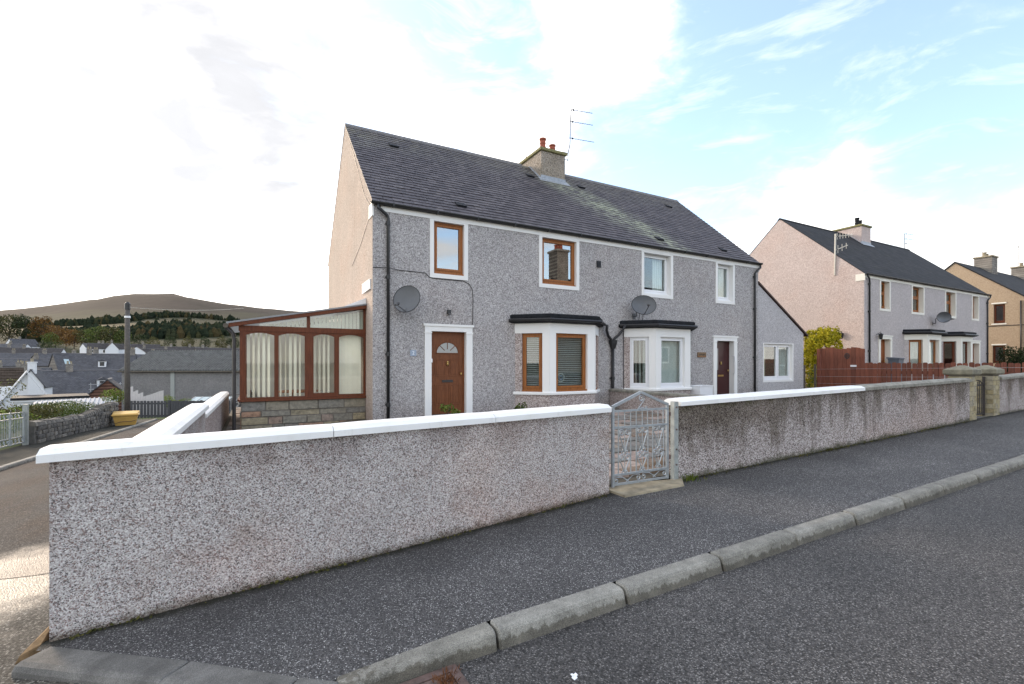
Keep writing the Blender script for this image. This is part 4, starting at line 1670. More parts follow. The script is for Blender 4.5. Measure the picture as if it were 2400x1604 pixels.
def semi_house(loc, label, cfg):
    """a pair of semi-detached houses: x along the street front, y back, z up"""
    W_, D_ = 13.78, 7.62
    root = thing(cfg['name'], label, 'house', loc, cfg.get('group'), world=False)
    P = frame((0, 0, 0), (1, 0, 0), (0, -1, 0))
    Pw = frame(loc, (1, 0, 0), (0, -1, 0))
    ups = [(1.335, 2.315), (4.385, 5.72), (8.08, 9.425), (11.46, 12.45)]
    doors = [(1.205, 2.43), (11.33, 12.565)]
    bays = [(3.65, 6.42), (7.36, 10.13)]
    holes = [(a, b_, 3.592, 4.99) for a, b_ in ups] + [(a, b_, -.2, 2.485) for a, b_ in doors] + [(a + .25, b_ - .25, .8, 2.35) for a, b_ in bays]
    w = MB()
    wall_sheet(w, P, .004, W_ - .004, -.5, 5.12, holes, .26)
    wo = w.build('front_wall', cfg['front'], root)
    for x0, x1 in ((0, .26), (W_ - .26, W_)):
        g = MB()
        prof = [(.02, -.8), (D_, -.8), (D_, 5.17), (D_ / 2, 5.17 + 3.41), (.02, 5.17 + .018)]
        g.loft([[(x, y, z) for y, z in prof] for x in (x0, x1)])
        g.build('gable_wall', cfg['gable'], root)
    g = MB()
    g.box(.26, W_ - .26, D_ - .26, D_ - .003, -.8, 5.1)
    g.build('back_wall', cfg['gable'], root)
    g = MB()
    g.box(.26, W_ - .26, .27, D_ - .26, .1, .26)
    g.box(.26, W_ - .26, .27, D_ - .26, 2.6, 2.85)
    g.box(.26, W_ - .26, .27, D_ - .26, 5.02, 5.1)
    g.box(W_ / 2 - .1, W_ / 2 + .1, .27, D_ - .26, .26, 5.02)
    g.box(.26, W_ - .26, 4.0, 4.1, .26, 5.02)
    g.build('room_lining', 'interior', root)
    # eaves band
    g = MB()
    g.fbox(P, .18 if cfg['band_in'] else .02, W_ - .05, -.01, .018, 4.992, 5.118)
    g.build('eaves_band', cfg['white'], root)
    for a in (0, W_):
        g = MB()
        g.fbox(P, a - .02, a + .02, -.34, .03, 4.86, 5.16)
        g.build('eaves_corbel', cfg['white'], root)
    # roof
    r = MB()
    e0, th = -.10, .022

    def sl(x, s, up):
        return roof_pt(x, s, up)
    x0, x1 = -.012, W_ + .012
    q = [sl(x0, e0, -th), sl(x1, e0, -th), sl(x1, SLOPE_L, -th), sl(x0, SLOPE_L, -th), sl(x0, e0, 0), sl(x1, e0, 0), sl(x1, SLOPE_L, 0), sl(x0, SLOPE_L, 0)]
    r.hexa(q)
    r.hexa([Vector((p.x, D_ - p.y, p.z)) for p in q])
    roof = r.build('roof', cfg['roof'], root)
    ch = (6.37, 7.37, 3.06, 4.56)
    if cfg['slates']:
        def skip(x, s):
            return 6.37 < x < 7.37 and s * math.cos(PITCH) > 3.02
        slate_roof(roof, x0 - .01, x1 + .01, loc, 300, skip)
        # three small lifted vent slates
        for vx, vs in ((1.1, 3.95), (5.75, 3.95), (2.15, .42), (7.9, 3.95), (9.1, .45), (12.3, 3.95), (12.2, .45)):
            m_ = MB()
            a = [sl(vx, vs, .03), sl(vx + .26, vs, .03), sl(vx + .26, vs + .22, .02), sl(vx, vs + .22, .02), sl(vx, vs, .075), sl(vx + .26, vs, .075), sl(vx + .26, vs + .26, .035), sl(vx, vs + .26, .035)]
            m_.hexa(a)
            m_.build('vent_slate', 'felt_black', roof)
        # chimney skirt lines and ridge pieces
        k = 0
        x = x0
        while x < x1 - .05:
            xe = min(x + .46, x1)
            if not (xe > 6.34 and x < 7.40):
                m_ = MB()
                hz = 5.2 + 3.41
                m_.loft([[(xx, 3.81 - .15, hz - .105), (xx, 3.81 - .15, hz - .085), (xx, 3.81 - .05, hz + .028), (xx, 3.81 + .05, hz + .028), (xx, 3.81 + .15, hz - .085), (xx, 3.81 + .15, hz - .105), (xx, 3.81, hz + .0)] for xx in (x + .003, xe - .003)])
                m_.build('ridge_tile', 'lead_dull', roof)
            x += .46
    else:
        m_ = MB()
        hz = 5.2 + 3.41
        m_.loft([[(xx, 3.81 - .12, hz - .08), (xx, 3.81, hz + .03), (xx, 3.81 + .12, hz - .08)] for xx in (x0, x1)])
        m_.build('ridge', cfg['roof'], roof)
    chimney(root, *ch, cfg['chim'], cfg['capm'], cfg['pots'])
    # windows upstairs
    for i, (a, b_) in enumerate(ups):
        fm, dep, gm = cfg['upper'][i]
        surround(root, P, a, b_, 3.592, 4.99, .10, .10, .105, .034, .26, cfg['white'])
        mull = None
        window(root, P, a + .102, b_ - .102, 3.70, 4.955, dep, fm, gm, transom=cfg.get('transom'), mull=mull)
    # doors
    for i, (a, b_) in enumerate(doors):
        dcfg = cfg['doors'][i]
        surround(root, P, a, b_, -.2, 2.485, .165, .165, 0, .175, .26, cfg['white'], .03, True)
        g = MB()
        g.fbox(P, a - .03, b_ + .03, -.02, .055, 2.43, 2.485)
        g.fbox(P, a - .012, a + .175, -.02, .042, 2.26, 2.29)
        g.fbox(P, b_ - .175, b_ + .012, -.02, .042, 2.26, 2.29)
        g.build('door_moulding', cfg['white'], root)
        g = MB()
        g.fbox(P, a + .16, b_ - .16, -.26, .0, .1, .30)
        g.fbox(P, a - .1, b_ + .1, .0, .45, .0, .16)
        g.build('door_step', 'grey_concrete', root)
        door(root, P, a + .166, b_ - .166, .305, 2.308, dcfg[1], dcfg[0], fan=dcfg[2], style=dcfg[3], letter=dcfg[4])
    # bays
    bf = []
    for i, (a, b_) in enumerate(bays):
        bf.append(bay(root, a, b_, 0, cfg['baywall'], cfg['white'], cfg['bayframe'][i], cfg.get('bayglass', 'glass'), detail=cfg['slates']))
    # rainwater goods
    gutter(root, P, -.06, W_ + .06, .095, 5.165)
    pipe(root, [(.10, -.095, 5.12), (.10, -.10, 5.03), (.17, -.10, 4.99), (.31, -.06, 4.90), (.335, -.055, 4.84), (.335, -.055, -.2)], .036, GUT,
         collars=[(.335, -.055, 3.5), (.335, -.055, 4.72), (.335, -.055, 1.75), (.335, -.055, .6)])
    pipe(root, [(W_ - .02, -.095, 5.12), (W_ - .02, -.10, 5.0), (W_ - .18, -.07, 4.88), (W_ - .27, -.055, 4.78), (W_ - .27, -.055, -.2)], .036, GUT,
         collars=[(W_ - .27, -.055, 3.5), (W_ - .27, -.055, 1.75), (W_ - .27, -.055, 4.66)])
    return root, P, Pw, bf


plain('lead_dull', (.13, .125, .125), .7, .3, 10, .3)

H1 = Vector((2.25, 10.75, 0))
cfg1 = dict(name='semi_detached_house', front='dash_front', gable='dash_gable', white='white_render', roof='slate', slates=True, band_in=True,
            chim='dash_chimney', capm='cap_moss', pots=[(6.66, 3.42, .50, .10, 'terracotta'), (7.12, 3.5, .40, .10, 'terracotta')],
            upper=[('frame_oak', .085, 'glass_mirror'), ('frame_oak', .085, 'glass_mirror'), ('white_plastic', .15, 'glass'), ('white_plastic', .15, 'glass')],
            doors=[('door_brown', .10, True, 'panel', 'dark_iron'), ('maroon_door', .17, False, 'side', 'brass')],
            bayframe=['frame_oak', 'white_plastic'], baywall='dash_bay')
house, HP, HW, HB = semi_house(H1, 'grey roughcast semi-detached house with slate roof and two bay windows behind the white coped wall', cfg1)


def hw(x, y, z):
    return H1 + Vector((x, y, z))


# door pull on the right-hand door jamb, bell push on the left-hand one
m_ = MB()
m_.tube([(12.375, .0, 1.82), (12.37, -.075, 1.78), (12.37, -.085, 1.6), (12.37, -.085, 1.35), (12.37, -.075, 1.20), (12.375, .0, 1.16)], .017, 8)
m_.build('grab_handle', 'white_plastic', house, smooth=True)
m_ = MB()
m_.box(1.35, 1.385, -.045, -.02, 1.56, 1.65)
m_.build('bell_push', 'white_plastic', house)
# Y-shaped hopper pipe between the bays
pipe(house, [(6.57, -.20, 2.64), (6.60, -.14, 2.50), (6.70, -.09, 2.34), (6.84, -.07, 2.22), (6.88, -.07, 2.12)], .042, 'black_paint')
pipe(house, [(7.25, -.20, 2.66), (7.22, -.12, 2.52), (7.10, -.09, 2.38), (6.95, -.07, 2.26), (6.90, -.07, 2.12)], .038, 'black_paint')
m_ = MB()
m_.loft([[(6.89 + sx * w, -.08 + sy * w * .6, z) for sx, sy in ((-1, -1), (1, -1), (1, 1), (-1, 1))] for w, z in ((.055, 1.96), (.10, 2.12), (.11, 2.22))])
m_.build('rain_hopper', 'black_paint', house)
pipe(house, [(6.89, -.07, 2.0), (6.89, -.07, -.1)], .046, 'black_paint', collars=[(6.89, -.07, 1.1)])
pipe(house, [(7.34, -.03, 2.55), (7.34, -.03, .2)], .010, 'black_plastic', name='cable')
# aerial cable over the front
m_ = MB()
m_.tube([(0.002, -.012, 3.70), (.15, -.012, 3.71), (.34, -.10, 3.70), (.6, -.012, 3.69), (1.22, -.012, 3.685), (1.31, -.012, 3.60), (1.4, -.012, 3.575), (2.2, -.012, 3.575), (2.36, -.012, 3.5), (2.44, -.012, 3.36), (2.45, -.012, 3.1), (2.44, -.012, 2.5)], .008, 5)
m_.build('cable', 'black_plastic', house)
m_ = MB()
m_.tube([(-.008, .12, 5.0), (-.008, 1.4, 4.5), (-.008, 2.6, 4.2)], .006, 4)
m_.tube([(-.008, .10, 5.05), (-.008, .9, 5.6), (-.008, 2.2, 7.0), (-.008, 2.9, 7.7)], .006, 4)
m_.build('cable', 'black_plastic', house)
# small black extract vent and black lamp box
for (x, z, w, h, lab, nm, cat, y0) in ((6.415, 4.41, .075, .095, 'small black square vent on the grey wall between the upper windows', 'wall_vent', 'vent', -.03),
                                       (1.805, 2.79, .045, .045, 'small black box light above the brown front door', 'wall_light', 'light', -.07)):
    t = thing(nm, lab, cat, hw(x, 0, z))
    m_ = MB()
    m_.box(2.25 + x - w, 2.25 + x + w, 10.75 + y0, 10.748, z - h, z + h)
    m_.build('housing', 'black_plastic', t)
    if nm == 'wall_vent':
        for k in range(5):
            zz = z - h + .025 + k * .036
            m_ = MB()
            m_.hexa([(2.25 + x - w * .85, 10.75 + y0 - .004, zz), (2.25 + x + w * .85, 10.75 + y0 - .004, zz), (2.25 + x + w * .85, 10.75 + y0, zz), (2.25 + x - w * .85, 10.75 + y0, zz),
                     (2.25 + x - w * .85, 10.75 + y0 - .014, zz - .008), (2.25 + x + w * .85, 10.75 + y0 - .014, zz - .008), (2.25 + x + w * .85, 10.75 + y0, zz + .02), (2.25 + x - w * .85, 10.75 + y0, zz + .02)])
            m_.build('louvre', 'black_plastic', t)
    else:
        m_ = MB()
        m_.lathe((2.25 + x, 10.75 + y0 - .0, z - h - .03), [(.02, 0), (.035, .01), (.035, .03)], 10)
        m_.build('lens', 'steel_dark', t)


def text_obj(name, body, loc, size, m, parent, rot=(math.pi / 2, 0, 0), ext=.002):
    cu = bpy.data.curves.new(name, 'FONT')
    cu.body = body
    cu.size = size
    cu.extrude = ext
    cu.align_x = 'CENTER'
    cu.align_y = 'CENTER'
    cu.materials.append(MATS[m])
    tmp = bpy.data.objects.new(name, cu)
    COL.objects.link(tmp)
    dg = bpy.context.evaluated_depsgraph_get()
    me = bpy.data.meshes.new_from_object(tmp.evaluated_get(dg))
    bpy.data.objects.remove(tmp)
    o = bpy.data.objects.new(name, me)
    COL.objects.link(o)
    o.rotation_euler = rot
    o.location = loc
    link(o, parent)
    return o


t = thing('house_number_plaque', 'small blue-grey plaque with the number 2 left of the brown door', 'plaque', hw(.925, 0, 1.78))
m_ = MB()
m_.box(3.105, 3.25, 10.733, 10.748, 1.71, 1.852)
m_.build('plate', 'plaque', t)
text_obj('numeral', '2', (3.178, 10.731, 1.78), .12, 'plaque_text', t)
t = thing('name_plaque', 'carved brown wooden name plaque beside the maroon door', 'plaque', hw(10.76, 0, 1.82))
m_ = MB()
m_.hexa([(12.80, 10.72, 1.752), (13.215, 10.72, 1.742), (13.215, 10.748, 1.742), (12.80, 10.748, 1.752), (12.81, 10.72, 1.905), (13.205, 10.72, 1.905), (13.205, 10.748, 1.905), (12.81, 10.748, 1.905)])
m_.build('plate', 'name_wood', t)
m_ = MB()
r_ = random.Random(2)
for k in range(7):
    x = 12.87 + k * .045
    m_.box(x, x + .012, 10.714, 10.719, 1.80, 1.855)
    m_.box(x + .013, x + .03, 10.714, 10.719, 1.80 + .02 * (k % 3), 1.812 + .02 * (k % 3))
m_.build('carved_strokes', 'dark_iron', t)
m_ = MB()
m_.box(12.81, 13.205, 10.708, 10.72, 1.746, 1.762)
m_.build('lower_rail', 'frame_oak', t)
# white name board on the gable
t = thing('street_name_board', 'blank white board high on the pink gable above the conservatory', 'sign', (2.24, 11.36, 3.22))
m_ = MB()
m_.box(2.215, 2.246, 10.93, 11.80, 3.24, 3.46)
m_.build('board', 'white_plastic', t)
m_ = MB()
for z in (3.235, 3.455):
    m_.box(2.208, 2.248, 10.92, 11.81, z, z + .012)
m_.build('board_rim', 'white_plastic', t)

# lean-to extension on the right
PX = frame((0, 0, 0), (1, 0, 0), (0, -1, 0))
w = MB()
wall_sheet(w, frame((0, .03, 0), (1, 0, 0), (0, -1, 0)), 13.785, 16.655, -.5, 2.70, [(14.10, 15.985, .83, 2.292)], .22)
w.loft([[(13.785, y, 2.702), (16.655, y, 2.702), (13.785, y, 4.44)] for y in (.03, .25)])
w.box(16.435, 16.652, .252, 6.0, -.5, 2.70)
w.box(13.785, 16.43, 5.8, 6.0, -.5, 2.70)
eo = w.build('extension_wall', 'dash_front_pale', house) if 'dash_front_pale' in MATS else None
if eo is None:
    dash('dash_front_pale', [(0, (.31, .295, .30)), (.3, (.41, .395, .40)), (.7, (.50, .485, .49)), (1, (.60, .585, .59))], 52, .5, .01, None, None, .08)
    eo = w.build('extension_wall', 'dash_front_pale', house)
w = MB()
sx, sz = 16.90 - 13.785, 2.66 - 4.53
w.hexa([(13.785, -.02, 4.47), (16.90, -.02, 2.60), (16.90, 6.1, 2.60), (13.785, 6.1, 4.47), (13.785, -.02, 4.535), (16.90, -.02, 2.665), (16.90, 6.1, 2.665), (13.785, 6.1, 4.535)])
eroof = w.build('extension_roof', 'roof_trim', house)
PE = frame((0, .03, 0), (1, 0, 0), (0, -1, 0))
surround(house, PE, 14.10, 15.985, .83, 2.292, .045, .06, .07, .03, .22, 'white_render', .008)
window(house, PE, 14.147, 15.923, .902, 2.26, .10, 'white_plastic', 'glass', vent=False, mull=15.10)
PWE = frame(H1 + Vector((0, .03, 0)), (1, 0, 0), (0, -1, 0))
curtain('curtain', 'cream curtain at the left of the wide white window in the lean-to', PWE, 14.2, 14.55, -.22, .9, 2.25, 'curtain_cream', waves=4)
curtain('curtain', 'pale curtain gathered at the right of the wide white lean-to window', PWE, 15.15, 15.9, -.22, .9, 2.25, 'curtain_white', waves=7)
t = thing('planter_box', 'white planter box standing on the ground beside the white bay window', 'planter', (12.2, 10.2, .2))
m_ = MB()
ring_bars(m_, frame((12.0, 10.05, 0), (1, 0, 0), (0, 0, 0)), 0, .01, .2, .3, .004, 0, 0)
m_ = MB()
for a in ((11.92, 12.50, 9.90, 9.935), (11.92, 12.50, 10.265, 10.30), (11.92, 11.955, 9.935, 10.265), (12.465, 12.50, 9.935, 10.265)):
    m_.box(*a, .15, .82)
m_.box(11.955, 12.465, 9.935, 10.265, .7, .74)
m_.build('trough', 'white_plastic', t)
m_ = MB()
ring = [(11.905, 12.515, 9.885, 9.945), (11.905, 12.515, 10.255, 10.315), (11.905, 11.965, 9.945, 10.255), (12.455, 12.515, 9.945, 10.255)]
for a in ring:
    m_.box(*a, .822, .85)
m_.build('rim', 'white_plastic', t)

# curtains and blinds in the house windows
curtain('curtain', 'white net curtain in the right half of the white upper window', HW, 8.85, 9.3, -.32, 3.72, 4.95, 'curtain_white', waves=5)
v_blind('white vertical blind in the narrow white upper window', HW, 11.57, 12.34, -.30, 3.72, 4.95, 'blind_pale', ang=.15, seed=4)
P0, L0 = HB[0][0]
bw = [[frame(H1 + Vector(P(0, 0, 0)), (P(1, 0, 0) - P(0, 0, 0)), (P(0, 1, 0) - P(0, 0, 0))) for P, L in fr] for fr in HB]
venetian('grey venetian blind in the left light of the brown bay window', bw[0][0], .22, .70, -.20, .86, 2.27, 'blind_grey')
venetian('grey venetian blind in the middle light of the brown bay window', bw[0][1], .22, 1.19, -.21, .86, 2.27, 'blind_grey')
v_blind('white vertical blind with dark gaps in the side light of the white bay window', bw[1][0], .20, .74, -.20, .86, 2.27, 'blind_pale', ang=1.0, seed=6)
v_blind('closed pale vertical blind in the middle light of the white bay window', bw[1][1], .20, 1.20, -.22, .86, 2.27, 'blind_pale', step=.085, ang=.2, seed=7)
t = thing('window_ornament', 'round ring ornament hanging low in the brown bay window', 'ornament', bw[0][1](.45, -.155, 1.16))
m_ = MB()
m_.tube([bw[0][1](.45 + .11 * math.cos(a), -.155, 1.16 + .11 * math.sin(a)) for a in [i * math.pi / 10 for i in range(21)]], .012, 5)
m_.build('ring', 'blind_pale', t)
m_ = MB()
m_.tube([bw[0][1](.45 + .055 * math.cos(a), -.155, 1.16 + .055 * math.sin(a)) for a in [i * math.pi / 8 for i in range(17)]], .02, 5)
m_.build('inner_ring', 'plaque', t)


# ------------------------------------------------------------------ satellite dishes and aerials
def dish(loc, label, nrm, R, squash, mount, lnb_dir, group='satellite dishes on the house fronts'):
    root = thing('satellite_dish', label, 'satellite dish', mount, group)
    n = Vector(nrm).normalized()
    u = Vector((0, 0, 1)).cross(n).normalized()
    v = n.cross(u)
    m_ = MB()
    c = Vector(loc)
    rings = []
    for j in range(7):
        r = R * j / 6 if j else R * .02
        dep = .16 * R * (1 - (r / R) ** 2) * 1.4
        rings.append([c + u * (math.cos(a) * r) + v * (math.sin(a) * r * squash) - n * dep for a in [2 * math.pi * k / 28 for k in range(28)]])
    edge = [[p + n * .006 for p in rings[-1]]]
    back = [[p - n * .012 + (p - c) * .012 for p in rg] for rg in reversed(rings)]
    m_.loft(rings + [[p + (p - c).normalized() * .012 for p in rings[-1]]] + back)
    ro = m_.build('reflector', 'dish_grey', root, smooth=True)
    m_ = MB()
    m_.tube([p + (p - c).normalized() * .006 for p in rings[-1]] + [rings[-1][0] + (rings[-1][0] - c).normalized() * .006], .009, 5)
    m_.build('rim', 'black_plastic', ro)
    foot = c - v * R * squash * .96
    tip = c + n * R * 1.05 - v * R * squash * .85 + Vector(lnb_dir)
    m_ = MB()
    m_.tube([c - n * .22 * R - v * R * .5, foot, tip], .011, 6)
    m_.build('feed_arm', 'steel_dark', root)
    m_ = MB()
    d = (c - tip).normalized()
    m_.tube([tip - d * .04, tip + d * .03, tip + d * .031, tip + d * .09], .022, 8)
    m_.tube([tip + d * .05, tip + d * .1], .032, 10)
    m_.build('receiver_head', 'steel_dark', root)
    m_ = MB()
    mt = Vector(mount)
    bk = c - n * .23 * R
    m_.tube([bk, bk - n * .10, Vector((mt.x, mt.y - .12, bk.z - .05)), Vector((mt.x, mt.y - .12, mt.z))], .018, 7)
    m_.tube([Vector((mt.x, mt.y - .12, mt.z)), mt], .018, 7)
    m_.box(mt.x - .06, mt.x + .06, mt.y - .012, mt.y, mt.z - .09, mt.z + .09)
    m_.build('bracket', 'steel_dark', root)


dish((2.92, 10.38, 2.99), 'grey satellite dish mounted beside the black downpipe left of the brown door', (-.62, -.72, .22), .315, .98, (2.98, 10.748, 2.88), (-.06, -.02, .0))
dish((9.98, 10.28, 3.26), 'grey satellite dish standing above the bay window with white frames', (-.42, -.86, .20), .36, .80, (10.02, 10.748, 2.96), (.0, -.02, .1))
m_ = MB()
SD2 = bpy.data.objects['satellite_dish.001']
for dx in (-.07, .07):
    m_.tube([(9.98 + dx, 10.36, 3.1), (9.96 + dx, 10.40, 2.82)], .012, 6)
m_.build('stand_leg', 'steel_dark', SD2)


def aerial(label, mast, booms, m='steel_dark', group='television aerials', r=.018, elem='z'):
    """booms: (start, end, element half length, count)"""
    root = thing('tv_aerial', label, 'aerial', mast[0], group)
    a = MB()
    a.tube(mast, r, 7)
    a.build('mast', m, root)
    for (p, q, hl, n) in booms:
        p, q = Vector(p), Vector(q)
        b_ = MB()
        b_.tube([p, q], r * .55, 5)
        o = b_.build('boom', m, root)
        ax = Vector((0, 0, 1)) if elem == 'z' else (q - p).cross(Vector((0, 0, 1))).normalized()
        for k in range(n):
            c = p.lerp(q, (k + .6) / n)
            h = hl * (1.15 - .5 * k / n)
            e = MB()
            e.tube([c - ax * h, c + ax * h], r * .3, 4)
            e.build('element', m, o)
        e = MB()
        c = p.lerp(q, .13)
        e.lathe((c.x, c.y, c.z), [(.012, -.03), (.03, -.025), (.03, .025), (.012, .03)], 8)
        e.build('junction_box', 'black_plastic', o)
    return root


ta = aerial('tall thin aerial with three booms fixed beside the terracotta chimney pots',
            [(9.88, 14.0, 8.88), (9.885, 14.0, 9.16), (9.97, 14.0, 9.5), (9.99, 14.0, 10.35), (10.03, 14.0, 10.80)],
            [((10.0, 14.0, 10.79), (10.92, 13.9, 10.84), .05, 9), ((9.95, 14.0, 10.35), (10.94, 13.9, 10.40), .05, 10), ((9.93, 14.0, 9.74), (11.0, 13.9, 9.78), .05, 10)], elem='h')
m_ = MB()
for z in (8.92, 9.17):
    m_.tube([(9.62, 14.0, z), (9.89, 14.0, z)], .012, 5)
m_.tube([(9.72, 14.0, 8.92), (9.72, 14.0, 9.17)], .009, 5)
m_.build('bracket', 'steel_dark', ta)
aerial('small aerial poking out from behind the left side of the roughcast chimney', [(8.66, 14.9, 8.7), (8.66, 14.9, 9.15)],
       [((8.9, 14.9, 9.08), (8.35, 14.85, 9.14), .10, 4)], r=.016)
m_ = MB()
m_.tube([(8.85, 13.80, 8.80), (9.30, 13.80, 8.72), (9.48, 13.80, 8.70)], .010, 5)
m_.lathe((9.48, 13.795, 8.66), [(.02, 0), (.035, .01), (.035, .06), (.02, .07)], 8)
m_.build('cable', 'black_plastic', house)

# ------------------------------------------------------------------ conservatory
cons = thing('conservatory', 'mahogany framed lean-to conservatory on a stone base beside the pink gable', 'conservatory', (.95, 13.2, .1))
cx0, cx1, cy0, cy1 = -.36, 2.245, 11.5, 15.3
b = MB()
b.box(cx0 + .03, cx1, cy0 + .03, cy0 + .25, -.6, .715)
b.box(cx0 + .03, cx0 + .25, cy0 + .25, cy1, -.6, .715)
b.box(cx0 + .25, cx1, cy0 + .25, cy1, .0, .10)
base = b.build('stone_base', 'mortar', cons)
srng = random.Random(9)


def ashlar(run0, run1, z0, z1, place):
    z = z1
    while z > z0:
        h = srng.choice([.09, .13, .17, .21])
        zb = max(z0, z - h)
        u = run0 + .002
        while u < run1 - .02:
            w_ = srng.uniform(.22, .62)
            e = min(run1, u + w_)
            if run1 - e < .12:
                e = run1
            p = srng.uniform(.006, .028)
            if zb < z - .03 and e - u > .03:
                g = .006
                m2 = MB()
                j = [srng.uniform(-.008, .008) for _ in range(4)]
                q0 = [place(u + g, .02, zb + g), place(e - g, .02, zb + g), place(e - g, .02, z - g), place(u + g, .02, z - g)]
                q1 = [place(u + g + .006, -p + j[0], zb + g + .006), place(e - g - .006, -p + j[1], zb + g + .006), place(e - g - .006, -p + j[2], z - g - .006), place(u + g + .006, -p + j[3], z - g - .006)]
                m2.loft([q0, q1])
                m2.build('stone', 'base_stone', base)
            u = e
        z = zb


ashlar(cx0 + .02, cx1, -.25, .715, lambda u, n, z: (u, cy0 + .03 + n, z))
ashlar(cy0 + .05, cy1, -.25, .715, lambda u, n, z: (cx0 + .03 + n, u, z))
FR = 'frame_mahogany'
PC = frame((0, cy0, 0), (1, 0, 0), (0, -1, 0))
b = MB()
b.box(cx0 - .02, cx1, cy0 - .05, cy0 + .16, .72, .765)
b.box(cx0 - .05, cx0 + .16, cy0 + .16, cy1, .72, .765)
b.build('sill_beam', FR, cons)
# main frame: posts, head beam, raking top
for (a, c) in ((cx0, -.265), (.315, .365), (.93, 1.0), (1.0, 1.06), (1.575, 1.625), (2.215, cx1)):
    b = MB()
    b.fbox(PC, a + .001, c - .001, -.09, 0, .766, 2.235)
    b.build('post', FR, cons)
b = MB()
b.fbox(PC, cx0 - .02, cx1, -.10, .012, 2.235, 2.35)
b.build('head_beam', FR, cons)


def rake(x):
    return 2.36 + (x - cx0) * (2.86 - 2.36) / (cx1 - cx0)


b = MB()
b.hexa([(cx0 - .20, cy0 - .10, rake(cx0 - .2) - .02), (cx1, cy0 - .10, rake(cx1) - .02), (cx1, cy0 + .02, rake(cx1) - .02), (cx0 - .2, cy0 + .02, rake(cx0 - .2) - .02),
        (cx0 - .20, cy0 - .10, rake(cx0 - .2) + .06), (cx1, cy0 - .10, rake(cx1) + .06), (cx1, cy0 + .02, rake(cx1) + .06), (cx0 - .2, cy0 + .02, rake(cx0 - .2) + .06)])
b.build('verge_board', FR, cons)
b = MB()
b.fbox(PC, .954, 1.022, -.09, -.001, 2.351, rake(1.0) - .021)
b.build('upper_post', FR, cons)
b = MB()
b.fbox(PC, 2.195, cx1, -.09, -.001, 2.351, rake(2.21) - .021)
b.build('upper_post', FR, cons)
# arched lights
for (a, c, lowrail) in ((-.265, .315, .0), (.365, .93, .0), (1.06, 1.575, .06), (1.625, 2.215, .02)):
    fr = MB()
    s = .018 if lowrail < .05 else .034
    fr.fbox(PC, a, a + s, -.07, -.008, .767, 2.234)
    fr.fbox(PC, c - s, c, -.07, -.008, .767, 2.234)
    fr.fbox(PC, a + s, c - s, -.07, -.008, .767, .80 + lowrail)
    k = 10
    for i in range(k):
        u0 = a + s + (c - a - 2 * s) * i / k
        u1 = a + s + (c - a - 2 * s) * (i + 1) / k

        def az(u):
            q = (u - (a + c) / 2) / ((c - a) / 2 - s)
            return 2.205 - .055 * q * q - (.03 if lowrail > .06 else 0)
        fr.hexa([PC(u0, -.07, az(u0)), PC(u1, -.07, az(u1)), PC(u1, -.008, az(u1)), PC(u0, -.008, az(u0)), PC(u0, -.07, 2.234), PC(u1, -.07, 2.234), PC(u1, -.008, 2.234), PC(u0, -.008, 2.234)])
    wo = fr.build('window', FR, cons)
    g = MB()
    g.fbox(PC, a + s, c - s, -.045, -.04, .80 + lowrail, 2.2)
    g.build('pane', 'glass_clear', wo)
for (a, c) in ((.0, .954), (1.022, 2.195)):
    g = MB()
    g.hexa([PC(a, -.045, 2.352), PC(c, -.045, 2.352), PC(c, -.04, 2.352), PC(a, -.04, 2.352), PC(a, -.045, rake(a) - .025), PC(c, -.045, rake(c) - .025), PC(c, -.04, rake(c) - .025), PC(a, -.04, rake(a) - .025)])
    g.build('gable_pane', 'glass', cons)
# side and rear glazing
PS = frame((cx0, 0, 0), (0, 1, 0), (-1, 0, 0))
b = MB()
for k in range(6):
    y = cy0 + .09 + k * (cy1 - cy0 - .17) / 5
    b.fbox(PS, y, y + .075, -.09, 0, .766, 2.235)
b.fbox(PS, cy0 + .09, cy1, -.1, .01, 2.236, 2.34)
b.build('side_frame', FR, cons)
for k in range(5):
    y = cy0 + .165 + k * (cy1 - cy0 - .17) / 5
    g = MB()
    g.fbox(PS, y, y + .65, -.05, -.045, .766, 2.235)
    g.build('side_pane', 'glass_clear', cons)
b = MB()
b.box(cx0, cx1, cy1, cy1 + .1, .0, 2.3)
b.hexa([(cx0, cy1, 2.3), (cx1, cy1, 2.3), (cx1, cy1 + .1, 2.3), (cx0, cy1 + .1, 2.3), (cx0, cy1, rake(cx0)), (cx1, cy1, rake(cx1)), (cx1, cy1 + .1, rake(cx1)), (cx0, cy1 + .1, rake(cx0))])
b.build('rear_wall', 'cream_render', cons)
b = MB()
for k in range(7):
    y0, y1 = cy0 - .12 + k * .52, cy0 - .12 + k * .52 + .515
    b.hexa([(cx0 - .24, y0, rake(cx0 - .24) + .062), (cx1, y0, rake(cx1) + .062), (cx1, y1, rake(cx1) + .062), (cx0 - .24, y1, rake(cx0 - .24) + .062),
            (cx0 - .24, y0, rake(cx0 - .24) + .095), (cx1, y0, rake(cx1) + .095), (cx1, y1, rake(cx1) + .095), (cx0 - .24, y1, rake(cx0 - .24) + .095)])
b.build('roof_sheet', 'poly_roof', cons)
b = MB()
b.hexa([(1.75, cy0 - .04, rake(1.75) + .097), (cx1, cy0 - .04, rake(cx1) + .097), (cx1, cy1, rake(cx1) + .097), (1.75, cy1, rake(1.75) + .097),
        (1.75, cy0 - .04, rake(1.75) + .105), (cx1, cy0 - .04, rake(cx1) + .24), (cx1, cy1, rake(cx1) + .24), (1.75, cy1, rake(1.75) + .105)])
b.build('flashing', 'white_plastic', cons)
b = MB()
b.tube([(cx0 - .25, cy0 - .14, 2.33), (cx0 - .25, cy1, 2.33)], .05, 8)
b.build('gutter', 'weathered_wood', cons)
b = MB()
